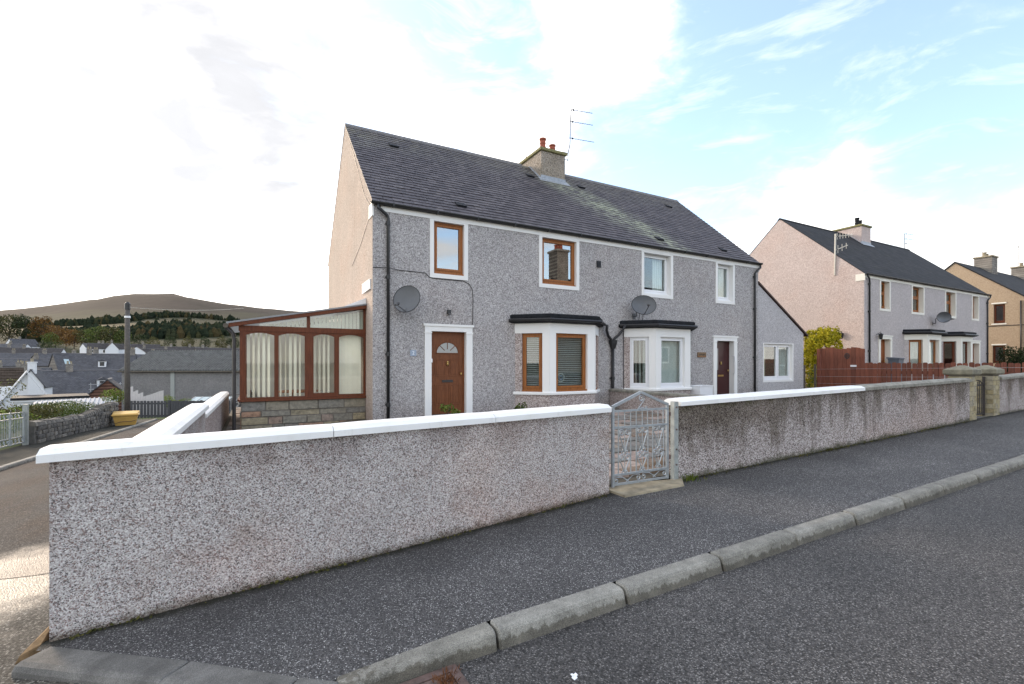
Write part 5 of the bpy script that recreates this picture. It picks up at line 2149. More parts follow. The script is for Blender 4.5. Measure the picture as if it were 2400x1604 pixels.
b.tube([(cx0 - .25, cy0 - .05, 2.30), (cx0 - .13, cy0 - .05, 2.18), (cx0 - .10, cy0 - .05, 2.05), (cx0 - .10, cy0 - .05, -.2)], .035, 8)
b.build('downpipe', 'dark_iron', cons)
for i, (a, c, lab, ang, sd) in enumerate(((-.24, .29, 'cream vertical blind in the outermost light of the conservatory', .80, 1), (.39, .91, 'half open cream vertical blind second from the left in the conservatory', 1.0, 2),
                                      (1.10, 1.54, 'narrow cream vertical blind in the opening light of the conservatory', 1.0, 3), (1.66, 2.19, 'closed cream vertical blind in the conservatory light next to the gable', .15, 8))):
    v_blind(lab, PC, a, c, -.20, .80, 2.26, 'blind_cream', step=.098 if i != 3 else .072, ang=ang, seed=sd, group='vertical blinds', wid=.075)
for (a, c, z1, lab) in ((.05, .94, 2.45, 'short cream blind behind the left triangular pane of the conservatory'), (1.05, 2.18, 2.60, 'short cream blind behind the right triangular pane of the conservatory')):
    root = thing('gable_blind', lab, 'blind', (a, cy0 + .2, 2.36), 'vertical blinds')
    u = a
    while u < c:
        m_ = MB()
        m_.fbox(PC, u, u + .07, -.201, -.198, 2.36, rake(u) - .06)
        m_.build('blind_slat', 'blind_cream', root)
        u += .085
# round table and chair backs faintly seen inside
t = thing('cane_table', 'round table inside the conservatory behind the blinds', 'table', (.9, 13.0, .1))
m_ = MB()
m_.lathe((.9, 13.0, .82), [(.5, 0), (.52, .015), (.5, .03)], 20)
m_.build('tabletop', 'frame_oak', t)
for k in range(4):
    m_ = MB()
    a = k * math.pi / 2 + .6
    m_.tube([(.9 + .35 * math.cos(a), 13 + .35 * math.sin(a), .1), (.9 + .25 * math.cos(a), 13 + .25 * math.sin(a), .82)], .025, 6)
    m_.build('leg', 'frame_oak', t)

# ------------------------------------------------------------------ the next house along and its garden
H2 = Vector((23.45, 10.75, .33))
cfg2 = dict(name='semi_detached_house', front='dash_mauve', gable='dash_pink', white='cream_render', roof='far_slate', slates=False, band_in=False,
            chim='dash_pink', capm='cap_moss', pots=[(6.66, 3.42, .46, .10, 'felt_black'), (7.05, 3.45, .38, .09, 'felt_black')],
            upper=[('frame_oak', .19, 'glass'), ('frame_oak', .19, 'glass'), ('frame_oak', .19, 'glass'), ('frame_oak', .19, 'glass')], transom=4.45,
            doors=[('door_orange', .2, False, 'panel', 'dark_iron'), ('door_orange', .2, False, 'panel', 'dark_iron')],
            bayframe=['frame_oak', 'frame_mahogany'], baywall='dash_mauve')
house2, HP2, HW2, HB2 = semi_house(H2, 'semi-detached house with pink gable, mauve front and grey dish beyond the red fence', cfg2)
bw2 = [[frame(H2 + Vector(P(0, 0, 0)), (P(1, 0, 0) - P(0, 0, 0)), (P(0, 1, 0) - P(0, 0, 0))) for P, L in fr] for fr in HB2]
curtain('curtain', 'pale net curtain in the near bay window of the pink gabled house', bw2[0][0], .22, .70, -.22, .86, 2.27, 'curtain_white', waves=5)
curtain('curtain', 'pale net curtain in the front of the near bay of the pink gabled house', bw2[0][1], .24, 1.18, -.24, .86, 2.27, 'curtain_white', waves=8)
dish((30.1, 10.30, 3.83), 'large grey satellite dish on the mauve house front above its bay roofs', (-.30, -.80, -.05), .42, .62, (30.1, 10.748, 3.55), (0, 0, .12))
aerial('pale mast with two aerials clamped to the pink gable', [(23.43, 11.95, 5.6), (23.40, 11.92, 6.5), (23.40, 11.90, 7.5)],
       [((23.40, 11.9, 7.38), (23.95, 11.45, 7.42), .12, 6), ((23.40, 11.9, 6.75), (23.75, 11.55, 6.95), .16, 3)], m='pale_mast', r=.035)
aerial('thin aerial with three booms at the far end of the pink gabled house', [(36.85, 14.6, 8.7), (36.85, 14.6, 9.95)],
       [((36.85, 14.6, 9.93), (38.0, 14.4, 9.93), .08, 6), ((36.85, 14.6, 9.6), (37.9, 14.4, 9.6), .08, 5), ((36.85, 14.6, 9.3), (37.7, 14.4, 9.3), .08, 5)], elem='h')
for (p, lab) in (((24.5, 10.58, 2.74), 'black lantern beside the first door of the mauve house front'), ((23.36, 11.62, 2.79), 'round dark lamp on the pink gable above the yellow shrub')):
    t = thing('wall_lantern', lab, 'lamp', p, 'outside lamps on the pink gabled house')
    m_ = MB()
    m_.lathe((p[0], p[1], p[2] - .14), [(.03, 0), (.06, .02), (.085, .2), (.11, .22), (.03, .28)], 8)
    m_.build('lamp_housing', 'black_paint', t)
    m_ = MB()
    e = (p[0], 10.748, p[2] + .08) if p[1] < 10.7 else (23.446, p[1], p[2] + .08)
    m_.tube([(p[0], p[1], p[2] + .13), (p[0], p[1], p[2] + .2), e], .012, 5)
    m_.build('lamp_arm', 'black_paint', t)
t = thing('wheelie_bin', 'blue-grey wheelie bin standing beside the first door of the mauve house', 'bin', (25.3, 10.35, .65))
m_ = MB()
m_.loft([[(25.3 - w, 10.35 - w * .9, z), (25.3 + w, 10.35 - w * .9, z), (25.3 + w, 10.35 + w * .9, z), (25.3 - w, 10.35 + w * .9, z)] for w, z in ((.17, .62), (.18, .75), (.225, 1.68), (.24, 1.70), (.24, 1.74))])
m_.build('bin_body', 'grey_plastic', t)
m_ = MB()
m_.hexa([(25.04, 10.09, 1.743), (25.56, 10.09, 1.743), (25.56, 10.62, 1.743), (25.04, 10.62, 1.743), (25.06, 10.11, 1.77), (25.54, 10.11, 1.77), (25.54, 10.61, 1.81), (25.06, 10.61, 1.81)])
m_.build('lid', 'grey_plastic', t)

# tan house at the end
H3 = Vector((43.7, 10.75, .62))
h3 = thing('gabled_house', 'tan roughcast house with two stone chimneys at the far end of the street', 'house', H3, world=False)
g = MB()
prof = [(0, -.8), (7.2, -.8), (7.2, 5.1), (3.6, 8.05), (0, 5.1)]
holes = [(1.05, 1.60, 3.58, 4.86), (1.05, 1.65, .9, 2.1)]
PG = frame((0, 0, 0), (0, 1, 0), (-1, 0, 0))
wall_sheet(g, PG, 0, 7.2, -.8, 5.1, holes, .25)
g.loft([[(x, 0, 5.1), (x, 7.2, 5.1), (x, 3.6, 8.05)] for x in (0, .25)])
g.box(.25, 13.4, 0, .25, -.8, 5.1)
g.box(.25, 13.4, 6.95, 7.2, -.8, 5.1)
g.box(13.15, 13.4, .25, 6.95, -.8, 5.1)
g.loft([[(x, 0, 5.1), (x, 7.2, 5.1), (x, 3.6, 8.05)] for x in (13.15, 13.4)])
g.box(.3, 13.1, .3, 6.9, 2.5, 2.7)
g.build('wall', 'dash_tan', h3)
g = MB()
q = [(-.05, -.2, 4.93), (13.45, -.2, 4.93), (13.45, 3.6, 8.06), (-.05, 3.6, 8.06), (-.05, -.2, 5.03), (13.45, -.2, 5.03), (13.45, 3.6, 8.16), (-.05, 3.6, 8.16)]
g.hexa(q)
g.hexa([(x, 7.2 - y, z) for x, y, z in q])
r3 = g.build('roof', 'far_slate', h3)
chimney(h3, 4.3, 5.35, 2.9, 3.9, 'town_stone', 'tan_stone', [(4.6, 3.4, .3, .1, 'tan_stone'), (5.0, 3.4, .25, .1, 'tan_stone')], z1=8.85, zb=7, flash=False)
chimney(h3, 11.9, 13.0, 2.9, 3.9, 'town_stone', 'tan_stone', [(12.3, 3.4, .3, .1, 'tan_stone')], z1=8.85, zb=7, flash=False)
window(h3, PG, 1.05, 1.60, 3.62, 4.86, .1, 'frame_mahogany', 'glass', vent=False)
window(h3, PG, 1.05, 1.65, .92, 2.1, .1, 'frame_mahogany', 'glass', vent=False)
for z in (3.5, 4.9, 2.12):
    g = MB()
    g.fbox(PG, .98, 1.7, -.02, .04, z, z + .08)
    g.build('window_lintel', 'cream_render', h3)
g = MB()
g.tube([(-.03, .0, 3.42), (-.03, 7.2, 3.42)], .02, 5)
g.build('cable', 'black_plastic', h3)
gutter(h3, frame((0, 0, 0), (1, 0, 0), (0, -1, 0)), -.1, 13.5, .24, 4.98)
pipe(h3, [(-.06, .3, 5.0), (-.06, .3, 0)], .04)
aerial('lone aerial on a thin pole above the far end of the tan house', [(56.3, 14.4, 8.6), (56.3, 14.4, 11.4)], [((56.0, 14.4, 11.3), (57.3, 14.0, 11.3), .12, 6)], m='alu_mast', r=.022, elem='h')
aerial('small aerial perched on the first chimney of the tan house', [(48.4, 14.3, 9.6), (48.4, 14.3, 10.0)], [((48.0, 14.3, 9.95), (48.8, 14.1, 9.98), .12, 5)], m='alu_mast', r=.02, elem='h')

# ------------------------------------------------------------------ red-brown boundary fence
fence = thing('board_fence', 'reddish brown board fence, tall near the yellow shrub and low towards the pillars', 'fence', (20, 7.6, .3))
frng = random.Random(21)
FX = 20.0
y = 10.70
i = 0
while y > 9.2:
    m_ = MB()
    top = 2.14 + .04 * math.sin(i * 1.1) - (.02 if i > 5 else 0)
    m_.hexa([(FX - .01, y - .152, .25), (FX - .01, y - .004, .25), (FX + .012, y - .004, .25), (FX + .012, y - .152, .25),
             (FX - .01, y - .152, top - .02), (FX - .01, y - .004, top), (FX + .012, y - .004, top), (FX + .012, y - .152, top - .02)])
    m_.build('fence_board', 'red_board', fence)
    y -= .155
    i += 1
m_ = MB()
m_.box(FX - .06, FX + .06, 10.72, 10.84, .1, 2.12)
m_.build('fence_post', 'red_board', fence)
for z in (.62, 1.25, 1.95):
    m_ = MB()
    m_.box(FX + .013, FX + .06, 9.17, 10.71, z, z + .09)
    m_.build('fence_rail', 'red_board', fence)
y = 9.145
i = 0
while y > 4.75:
    gap = .006 if i < 2 else (.034 if i % 2 else .012)
    m_ = MB()
    w = .125
    top = 1.555 + .018 * math.sin(i * 2.3)
    pr = [(y - w, .25), (y, .25), (y, top - .022), (y - w * .25, top - .004), (y - w * .5, top), (y - w * .75, top - .004), (y - w, top - .022)]
    m_.loft([[(FX - .01, a, z) for a, z in pr], [(FX + .012, a, z) for a, z in pr]])
    m_.build('fence_board', 'red_board', fence)
    y -= w + gap
    i += 1
for z in (.55, 1.16):
    m_ = MB()
    m_.box(FX + .013, FX + .055, 4.75, 9.1, z, z + .11)
    m_.build('fence_rail', 'red_board', fence)
for yy in (7.0, 4.9):
    m_ = MB()
    m_.box(FX + .014, FX + .11, yy - .05, yy + .05, .1, 1.5)
    m_.build('fence_post', 'red_board', fence)
m_ = MB()
m_.hexa([(FX - .05, 9.42, 1.40), (FX - .05, 9.62, 1.40), (FX - .012, 9.62, 1.40), (FX - .012, 9.42, 1.40), (FX - .05, 9.42, 1.47), (FX - .05, 9.62, 1.47), (FX - .012, 9.62, 1.47), (FX - .012, 9.42, 1.47)])
tag(m_.build('gate_latch', 'white_plastic'), 'small white latch fixed on the tall part of the red-brown fence', 'latch')
t = thing('fence_plaque', 'small round wrought ornament hanging on the tall red-brown fence', 'ornament', (FX - .015, 9.75, 1.8))
m_ = MB()
m_.tube([(FX - .02, 9.75 + .08 * math.cos(a), 1.82 + .1 * math.sin(a)) for a in [k * math.pi / 8 for k in range(17)]], .014, 5)
m_.build('ring', 'dark_iron', t)
m_ = MB()
m_.tube([(FX - .02, 9.75, 1.72), (FX - .02, 9.75, 1.92)], .012, 5)
m_.tube([(FX - .02, 9.69, 1.82), (FX - .02, 9.81, 1.82)], .012, 5)
m_.build('cross_bars', 'dark_iron', t)
t = thing('wire_fence', 'three thin wires strung in front of the red-brown fence', 'fence', (19.3, 7.5, .3))
for z0, z1 in ((1.30, 1.42), (1.01, 1.13), (.74, .86)):
    m_ = MB()
    m_.tube([(19.6, 10.7, z0), (19.4, 4.7, z1)], .005, 4)
    m_.build('wire', 'alu_mast', t)
for yy in (10.72, 4.7):
    m_ = MB()
    m_.box(19.37 + (.2 if yy > 8 else 0), 19.43 + (.2 if yy > 8 else 0), yy - .03, yy + .03, .1, 1.5)
    m_.build('post', 'weathered_wood', t)
t = thing('timber_post', 'dark weathered post beside the lean-to wall in front of the yellow shrub', 'post', (19.75, 11.3, .2))
m_ = MB()
m_.box(19.68, 19.82, 11.22, 11.36, .1, 1.42)
m_.build('shaft', 'weathered_wood', t)
m_ = MB()
m_.box(19.66, 19.84, 11.20, 11.38, 1.422, 1.45)
m_.build('post_cap', 'weathered_wood', t)
# far fence beyond the pillars
t = thing('board_fence', 'low reddish brown fence beyond the second stone pillar', 'fence', (34, 5.6, .6))
x = 24.0
while x < 41:
    m_ = MB()
    m_.box(x, x + .14, 5.6, 5.63, .5, 1.75 + .012 * (x - 24))
    m_.build('fence_board', 'red_board', t)
    x += .146
for z in (.8, 1.5):
    m_ = MB()
    m_.hexa([(24, 5.632, z), (41.1, 5.632, z + .2), (41.1, 5.67, z + .2), (24, 5.67, z), (24, 5.632, z + .09), (41.1, 5.632, z + .29), (41.1, 5.67, z + .29), (24, 5.67, z + .09)])
    m_.build('fence_rail', 'red_board', t)


# ------------------------------------------------------------------ shrubs
def shrub(name, label, base, blobs, n, size, m, stems=3, cat='shrub', seed=1, group=None, flat=0.0):
    r_ = random.Random(seed)
    root = thing(name, label, cat, base, group)
    mb = MB()
    leaf_cloud(mb, n, blobs, size, r_, 0, flat)
    mb.build('foliage', m, root)
    s = MB()
    for k in range(stems):
        b_ = r_.choice(blobs)
        p = Vector(base) + Vector((r_.uniform(-.15, .15), r_.uniform(-.15, .15), -.05))
        q = Vector((b_[0], b_[1], b_[2]))
        s.tube([p, p.lerp(q, .5) + Vector((r_.uniform(-.1, .1), r_.uniform(-.1, .1), 0)), q], .022, 5, r1=.006)
    s.build('stem', 'bark', root)
    return root


yb = []
r_ = random.Random(31)
for k in range(26):
    a = r_.uniform(0, 6.28)
    rr = r_.uniform(.1, .95)
    z = r_.uniform(.5, 2.75)
    rr *= (1.15 - .3 * abs(z - 1.6))
    yb.append((21.6 + rr * math.cos(a), 11.6 + rr * math.sin(a) * .9, z, .33, .33, .36))
for k in range(14):
    yb.append((21.6 + r_.uniform(-.7, .8), 11.5 + r_.uniform(-.7, .6), r_.uniform(2.5, 2.9), .12, .12, .34))
shrub('golden_shrub', 'tall golden yellow shrub growing beside the pink gable behind the red fence', (21.6, 11.6, .25), yb, 9500, .125, 'leaf_yellow', 9, seed=4)
gb = [(21.3 + r_.uniform(-.9, .6), 10.9 + r_.uniform(-.3, .5), r_.uniform(.4, 1.3), .3, .3, .35) for _ in range(10)]
shrub('garden_shrub', 'low green shrub at the foot of the golden shrub by the lean-to', (21.0, 11.0, .2), gb, 2200, .08, 'leaf_lime', 4, seed=8)
db = []
for k in range(24):
    a = r_.uniform(0, 6.28)
    rr = r_.uniform(.1, 1.3)
    rr *= .72
    db.append((38.75 + rr * math.cos(a), 9.9 + rr * math.sin(a), r_.uniform(.9, 2.35) - .3 * rr, .38, .38, .38))
shrub('evergreen_shrub', 'rounded dark evergreen shrub in front of the tan gable', (38.75, 9.9, .5), db, 5200, .11, 'leaf_dark', 5, seed=9)


def tuft(name, label, base, h, n, m, seed, spread=.1, cat='weed', group=None):
    r_ = random.Random(seed)
    mb = MB()
    for k in range(n):
        a = r_.uniform(0, 6.28)
        rr = abs(r_.gauss(0, spread * .5))
        p = Vector(base) + Vector((rr * math.cos(a), rr * math.sin(a), 0))
        l = h * r_.uniform(.5, 1.1)
        lean = Vector((math.cos(a), math.sin(a), 0)) * l * r_.uniform(.1, .7)
        w = Vector((-math.sin(a), math.cos(a), 0)) * l * .07
        t_ = p + lean + Vector((0, 0, l))
        mid = p + lean * .4 + Vector((0, 0, l * .6))
        mb.add([p - w, p + w, mid + w * .8, t_, mid - w * .8], [(0, 1, 2, 3, 4)])
    o = mb.build(name, m)
    return tag(o, label, cat, group)


tuft('grass_tuft', 'fresh green tuft of grass at the foot of the stained wall beside the gate post', (5.02, 4.32, .0), .09, 60, 'leaf_lime', 1, .14)
tuft('grass_tuft', 'small green tuft on the pavement edge further along the stained wall', (8.4, 4.36, .085), .05, 60, 'leaf_olive', 2, .10)
leafy = [(3.75 + r_.uniform(-.16, .2), 9.85 + r_.uniform(-.1, .1), .42 + r_.uniform(-.1, .16), .1, .1, .08) for _ in range(6)]
shrub('pot_plant', 'small leafy plant peeping over the white coping in front of the brown door', (3.75, 9.85, .2), leafy, 260, .07, 'leaf_lime', 3, cat='plant', seed=3)
leafy = [(5.45 + r_.uniform(-.1, .1), 9.6 + r_.uniform(-.1, .1), .42 + r_.uniform(-.06, .12), .08, .08, .1) for _ in range(4)]
shrub('pot_plant', 'little green plant peeping over the white coping left of the brown bay', (5.45, 9.6, .2), leafy, 160, .07, 'leaf_green', 2, cat='plant', seed=5)
# moss and weeds in the joint between pavement and wall
mb = MB()
r_ = random.Random(77)
for k in range(2600):
    x = r_.uniform(-1.1, 14.0)
    if 3.6 < x < 4.95:
        continue
    if noise.noise(Vector((x * 1.1, 5, 0))) < r_.uniform(-.35, .35):
        continue
    yy = wall_y(x) - abs(r_.gauss(0, .028 if x < 5 else .05)) - .004
    z = wall_base_z(x) + r_.uniform(-.004, .012)
    a = Vector((r_.gauss(0, 1), r_.gauss(0, 1), 1.5)).normalized()
    c = a.orthogonal().normalized() * r_.uniform(.008, .02)
    e = a.cross(c) * .6
    p = Vector((x, yy, z))
    mb.add([p - c, p + e, p + c, p - e], [(0, 1, 2, 3)])
mb.build('moss', 'leaf_olive', kind='stuff')

# ------------------------------------------------------------------ road drain, litter
DR = Vector((.645, 2.10, road_z(.645, 2.2) + .004))
t = thing('drain_grate', 'rusty cast iron road drain grate against the kerb', 'drain', DR)
PD = frame(DR, (1, .03, .019), (-.03, 1, 0))
m_ = MB()
m_.fbox(PD, -.30, .34, .32, .37, -.05, .006)
m_.fbox(PD, -.30, .34, -.28, -.23, -.05, .006)
m_.fbox(PD, -.30, -.25, -.23, .32, -.05, .006)
m_.fbox(PD, .29, .34, -.23, .32, -.05, .006)
m_.build('drain_frame', 'rust_iron', t)
m_ = MB()
m_.fbox(PD, -.245, .285, .262, .315, -.05, .002)
m_.fbox(PD, -.245, .285, -.225, -.18, -.05, .002)
m_.fbox(PD, -.245, -.20, -.18, .262, -.05, .002)
m_.fbox(PD, .235, .285, -.18, .262, -.05, .002)
m_.build('grate_rim', 'rust_iron', t)
for k in range(5):
    m_ = MB()
    u = -.165 + k * .085
    m_.fbox(PD, u, u + .035, -.18, .262, -.045, 0)
    m_.build('grate_bar', 'rust_iron', t)
m_ = MB()
m_.fbox(PD, -.2, .235, -.18, .262, -.048, -.044)
m_.build('drain_pit', 'felt_black', t)
t = tuft('dead_grass', 'tuft of dry rust-brown grass sprouting from the drain grate', (.885, 2.375, DR.z - .02), .058, 170, 'dry_leaf', 6, .075, cat='weed')
m_ = MB()
pp = Vector((1.49, 2.05, road_z(1.49, 2.05) + .004))
for k, (dx, dy, s, tl) in enumerate(((0, 0, .012, .3), (.011, .007, .009, .7), (-.008, .008, .008, -.5))):
    c = pp + Vector((dx, dy, .004 + .006 * k))
    a = Vector((s, s * .2, s * tl * .4))
    e = Vector((-s * .3, s * .7, s * .3))
    m_.hexa([c - a - e, c + a - e, c + a + e, c - a + e] + [c - a - e + Vector((0, 0, .003)), c + a - e * .8 + Vector((0, 0, .004)), c + a + e + Vector((0, 0, .003)), c - a * .7 + e + Vector((0, 0, .005))])
tag(m_.build('paper_scrap', 'paper'), 'crumpled scrap of white paper lying on the road', 'litter')
# terracotta coloured broken kerb end by the wall corner
m_ = MB()
m_.hexa([(-1.36, 4.10, -.36), (-1.25, 4.14, -.36), (-1.215, 4.27, -.36), (-1.27, 4.29, -.36), (-1.34, 4.11, -.315), (-1.25, 4.145, -.285), (-1.222, 4.27, -.21), (-1.245, 4.28, -.225)])
plain('sand_mortar', (.25, .16, .08), .95, .5, 30)
tag(m_.build('broken_haunch', 'sand_mortar'), 'broken sandy mortar haunch at the foot of the wall corner', 'rubble')

# ------------------------------------------------------------------ the lane: rubble wall, pole, grit bin, fences, gate
rub = thing('rubble_wall', 'low dark rubble stone wall curving along the far side of the lane', 'wall', (-6.4, 25, -1.3))
wrng = random.Random(41)


def rub_top(y):
    return road_z(-6.5, y) + .085 + .66 + .40 * smoothstep(25.5, 29.0, y)


b = MB()
rr = []
for k in range(20):
    y = 20.85 + (29.75 - 20.85) * k / 19
    x = -6.55 + .25 * smoothstep(24, 30, y)
    zb, zt = road_z(-6.5, y) - .3, rub_top(y) - .08
    rr.append([(x + .12, y, zb), (x + .10, y, zt), (x - .2, y, zt), (x - .22, y, zb)])
b.loft(rr)
b.build('wall_core', 'stone_mortar', rub)
STONES = []
for k in range(7):
    m_ = MB()
    q0 = [(-.5 + wrng.uniform(-.06, .08), -.5 + wrng.uniform(-.06, .1)), (.5 + wrng.uniform(-.08, .06), -.5 + wrng.uniform(-.06, .1)), (.5 + wrng.uniform(-.08, .06), .5 + wrng.uniform(-.1, .06)), (-.5 + wrng.uniform(-.06, .08), .5 + wrng.uniform(-.1, .06))]
    m_.loft([[(0, a, c) for a, c in q0], [(.7, a * .96, c * .96) for a, c in q0], [(1, a * .72 + wrng.uniform(-.05, .05), c * .7 + wrng.uniform(-.05, .05)) for a, c in q0]])
    STONES.append(m_.mesh('stone', ['rubble_stone']))
y0 = 20.9
row = 0
for row in range(8):
    y = 20.87 + wrng.uniform(0, .15)
    while y < 29.7:
        w = wrng.uniform(.18, .42)
        hz = .145
        z = road_z(-6.5, y) + .05 + row * hz + hz / 2
        if z + hz / 2 < rub_top(y) - .06:
            x = -6.55 + .25 * smoothstep(24, 30, y) + .10
            M = Matrix.Translation((x, y + w / 2, z)) @ Matrix.Rotation(wrng.uniform(-.08, .08), 4, 'X') @ Matrix.Diagonal((wrng.uniform(.04, .075), w * .95, hz * .94, 1))
            inst('stone', wrng.choice(STONES), rub, M)
        y += w
y = 20.85
while y < 29.7:
    w = wrng.uniform(.14, .26)
    x = -6.55 + .25 * smoothstep(24, 30, y)
    m_ = MB()
    h = wrng.uniform(.12, .2)
    zt = rub_top(y) - .09
    m_.loft([[(x + .15, y + .006, zt), (x - .25, y + .006, zt), (x - .22, y + .01, zt + h * .7), (x - .05, y + .012, zt + h), (x + .11, y + .01, zt + h * .75)],
             [(x + .15, y + w - .006, zt), (x - .25, y + w - .006, zt), (x - .22, y + w - .01, zt + h * .7), (x - .05, y + w - .012, zt + h * .95), (x + .11, y + w - .01, zt + h * .7)]])
    m_.build('cope_stone', 'rubble_stone', rub)
    y += w

# galvanised double gate in the wall line
lg = thing('driveway_gate', 'pair of galvanised scrolled driveway gates across the lane', 'gate', (-6.6, 19, -.9))
for (ya, yb) in ((16.6, 18.55), (18.62, 20.57)):
    za, zb = road_z(-6.5, ya) + .16, road_z(-6.5, yb) + .16
    PG_ = frame((-6.6, ya, 0), (0, 1, 0), (1, 0, 0))
    L = yb - ya
    leafm = MB()

    def zz(u, h):
        return za + (zb - za) * u / L + h

    def bar4(mb_, u0, h0, u1, h1, w):
        mb_.hexa([PG_(u0, -.015, zz(u0, h0) - (w if abs(u1 - u0) > .1 else 0)), PG_(u1, -.015, zz(u1, h1) - (w if abs(u1 - u0) > .1 else 0)), PG_(u1, .015, zz(u1, h1) - (w if abs(u1 - u0) > .1 else 0)), PG_(u0, .015, zz(u0, h0) - (w if abs(u1 - u0) > .1 else 0)),
                  PG_(u0, -.015, zz(u0, h0) + w), PG_(u1, -.015, zz(u1, h1) + w), PG_(u1, .015, zz(u1, h1) + w), PG_(u0, .015, zz(u0, h0) + w)])
    for u in (.02, L / 2, L - .02):
        leafm.fbox(PG_, u - .022, u + .022, -.016, .016, zz(u, 0), zz(u, 1.0))
    for h in (.03, .22, .80, .98):
        bar4(leafm, .05, h, L / 2 - .03, h, .016)
        bar4(leafm, L / 2 + .03, h, L - .05, h, .016)
    lo = leafm.build('gate_leaf', 'galvanised', lg)
    u = .12
    while u < L - .05:
        m_ = MB()
        m_.tube([PG_(u, 0, zz(u, .235)), PG_(u, 0, zz(u, .785))], .009, 4)
        m_.build('bar', 'galvanised', lo)
        u += .105
    for h in (.12, .89):
        for k in range(8):
            u = .14 + k * (L - .28) / 7
            m_ = MB()
            m_.tube([PG_(p[0], 0, zz(p[0], p[1])) for p in spiral((u, h), .075, .02, k * .8, 1.3, 10)], .010, 4)
            m_.build('scroll', 'galvanised', lo)
m_ = MB()
m_.box(-6.66, -6.54, 20.62, 20.74, -1.5, .22)
m_.build('gate_post', 'galvanised_dull', lg)

# telegraph pole with wires
tp = thing('telegraph_pole', 'weathered wooden telegraph pole rising behind the yellow grit bin', 'pole', (-6.05, 31.1, -1.6))
m_ = MB()
m_.tube([(-6.05, 31.1, -2.0), (-6.05, 31.1, 4.62)], .135, 10, r1=.105)
m_.build('shaft', 'pole_wood', tp, smooth=True)
m_ = MB()
m_.lathe((-6.05, 31.1, 4.62), [(.13, -.28), (.13, .02), (.05, .12)], 10)
m_.build('pole_cap', 'black_plastic', tp)
m_ = MB()
m_.lathe((-6.05, 31.1, 3.95), [(.135, -.05), (.135, .05)], 10)
m_.build('band', 'white_plastic', tp)
m_ = MB()
pts = [Vector((-6.05, 31.0, 4.5)).lerp(Vector((6.0, 19.5, 9.5)), k / 10) - Vector((0, 0, .6 * math.sin(math.pi * k / 10))) for k in range(11)]
pts2 = [Vector((-6.05, 31.1, 4.45)).lerp(Vector((-1.0, 40, 5.6)), k / 6) - Vector((0, 0, .15 * math.sin(math.pi * k / 6))) for k in range(7)]
m_.tube(pts2, .012, 4)
m_.build('wire', 'pale_mast', tp)
m_ = MB()
m_.tube([Vector((-6.05, 31.1, 4.2)).lerp(Vector((8, 48, 3.4)), k / 6) - Vector((0, 0, .3 * math.sin(math.pi * k / 6))) for k in range(7)], .010, 4)
m_.build('wire', 'black_plastic', tp)

# yellow grit bin
gb_ = thing('grit_bin', 'yellow lidded grit bin at the end of the rubble wall by the lane', 'bin', (-5.62, 28.6, road_z(-5.6, 28.6) + .085))
GZ = road_z(-5.6, 28.6) + .07
PB = frame((-5.62, 28.6, GZ), (math.cos(.12), math.sin(.12), 0), (math.sin(.12), -math.cos(.12), 0))


def bx(P, w, d, z):
    return [P(-w, -d, z), P(w, -d, z), P(w, d, z), P(-w, d, z)]


m_ = MB()
m_.loft([bx(PB, .36, .26, .0), bx(PB, .37, .27, .05), bx(PB, .45, .33, .44), bx(PB, .47, .35, .46), bx(PB, .47, .35, .49)])
m_.build('bin_body', 'grit_yellow', gb_)
m_ = MB()
m_.loft([bx(PB, .50, .38, .493), bx(PB, .51, .39, .52), [PB(-.49, -.37, .66), PB(.49, -.37, .66), PB(.46, .34, .58), PB(-.46, .34, .58)]])
m_.build('lid', 'grit_yellow', gb_)
m_ = MB()
m_.tube([PB(-.40, .31, .12), PB(-.2, .325, .2), PB(0, .335, .22), PB(.2, .33, .2), PB(.40, .345, .26)], .012, 5)
m_.build('moulded_rib', 'rust_iron', gb_)

# dark slatted fence at the lane end
df = thing('slat_fence', 'dark grey vertical slat fence closing the end of the lane', 'fence', (-4.6, 35, -1.9))
A, B_ = Vector((-6.95, 36.4, 0)), Vector((.4, 32.6, 0))
L = (B_ - A).length
U = (B_ - A).normalized()
PF = frame(A, U, Vector((U.y, -U.x, 0)))
u = 0
i = 0
while u < L:
    m_ = MB()
    w = .15
    g = .055 if u < 2.3 else .012
    m_.fbox(PF, u, u + w, -.012, .012, -1.95, -.78 + .01 * math.sin(i * 2))
    m_.build('fence_slat', 'slate_fence', df)
    u += w + g
    i += 1
for h in (-1.75, -1.0):
    m_ = MB()
    m_.fbox(PF, 0, L, -.06, -.014, h, h + .1)
    m_.build('fence_rail', 'slate_fence', df)
u = 2.3
while u < L:
    m_ = MB()
    m_.fbox(PF, u, u + .1, -.15, -.062, -2.1, -.75)
    m_.build('fence_post', 'slate_fence', df)
    u += 1.9
wf = thing('stepped_fence', 'pale grey boarded fence stepping down then up behind the dark slats', 'fence', (-6.6, 38.8, -1.5))
A, B_ = Vector((-7.62, 39.3, 0)), Vector((-5.55, 38.2, 0))
L = (B_ - A).length
U = (B_ - A).normalized()
PW = frame(A, U, Vector((U.y, -U.x, 0)))
tops = [-.08, -.03, -.36, -.28, -.50, -.43, -.68, -.62, -.58, -.52, -.46, -.40, -.34, -.3]
for k, tz in enumerate(tops):
    m_ = MB()
    u0, u1 = L * k / 14 + .005, L * (k + 1) / 14 - .005
    sl_ = .035
    m_.hexa([PW(u0, -.015, -2.6), PW(u1, -.015, -2.6), PW(u1, .015, -2.6), PW(u0, .015, -2.6), PW(u0, -.015, tz), PW(u1, -.015, tz + sl_), PW(u1, .015, tz + sl_), PW(u0, .015, tz)])
    m_.build('fence_board', 'pale_board', wf) if 'pale_board' in MATS else (plain('pale_board', (.50, .48, .475), .8, .08), m_.build('fence_board', 'pale_board', wf))
m_ = MB()
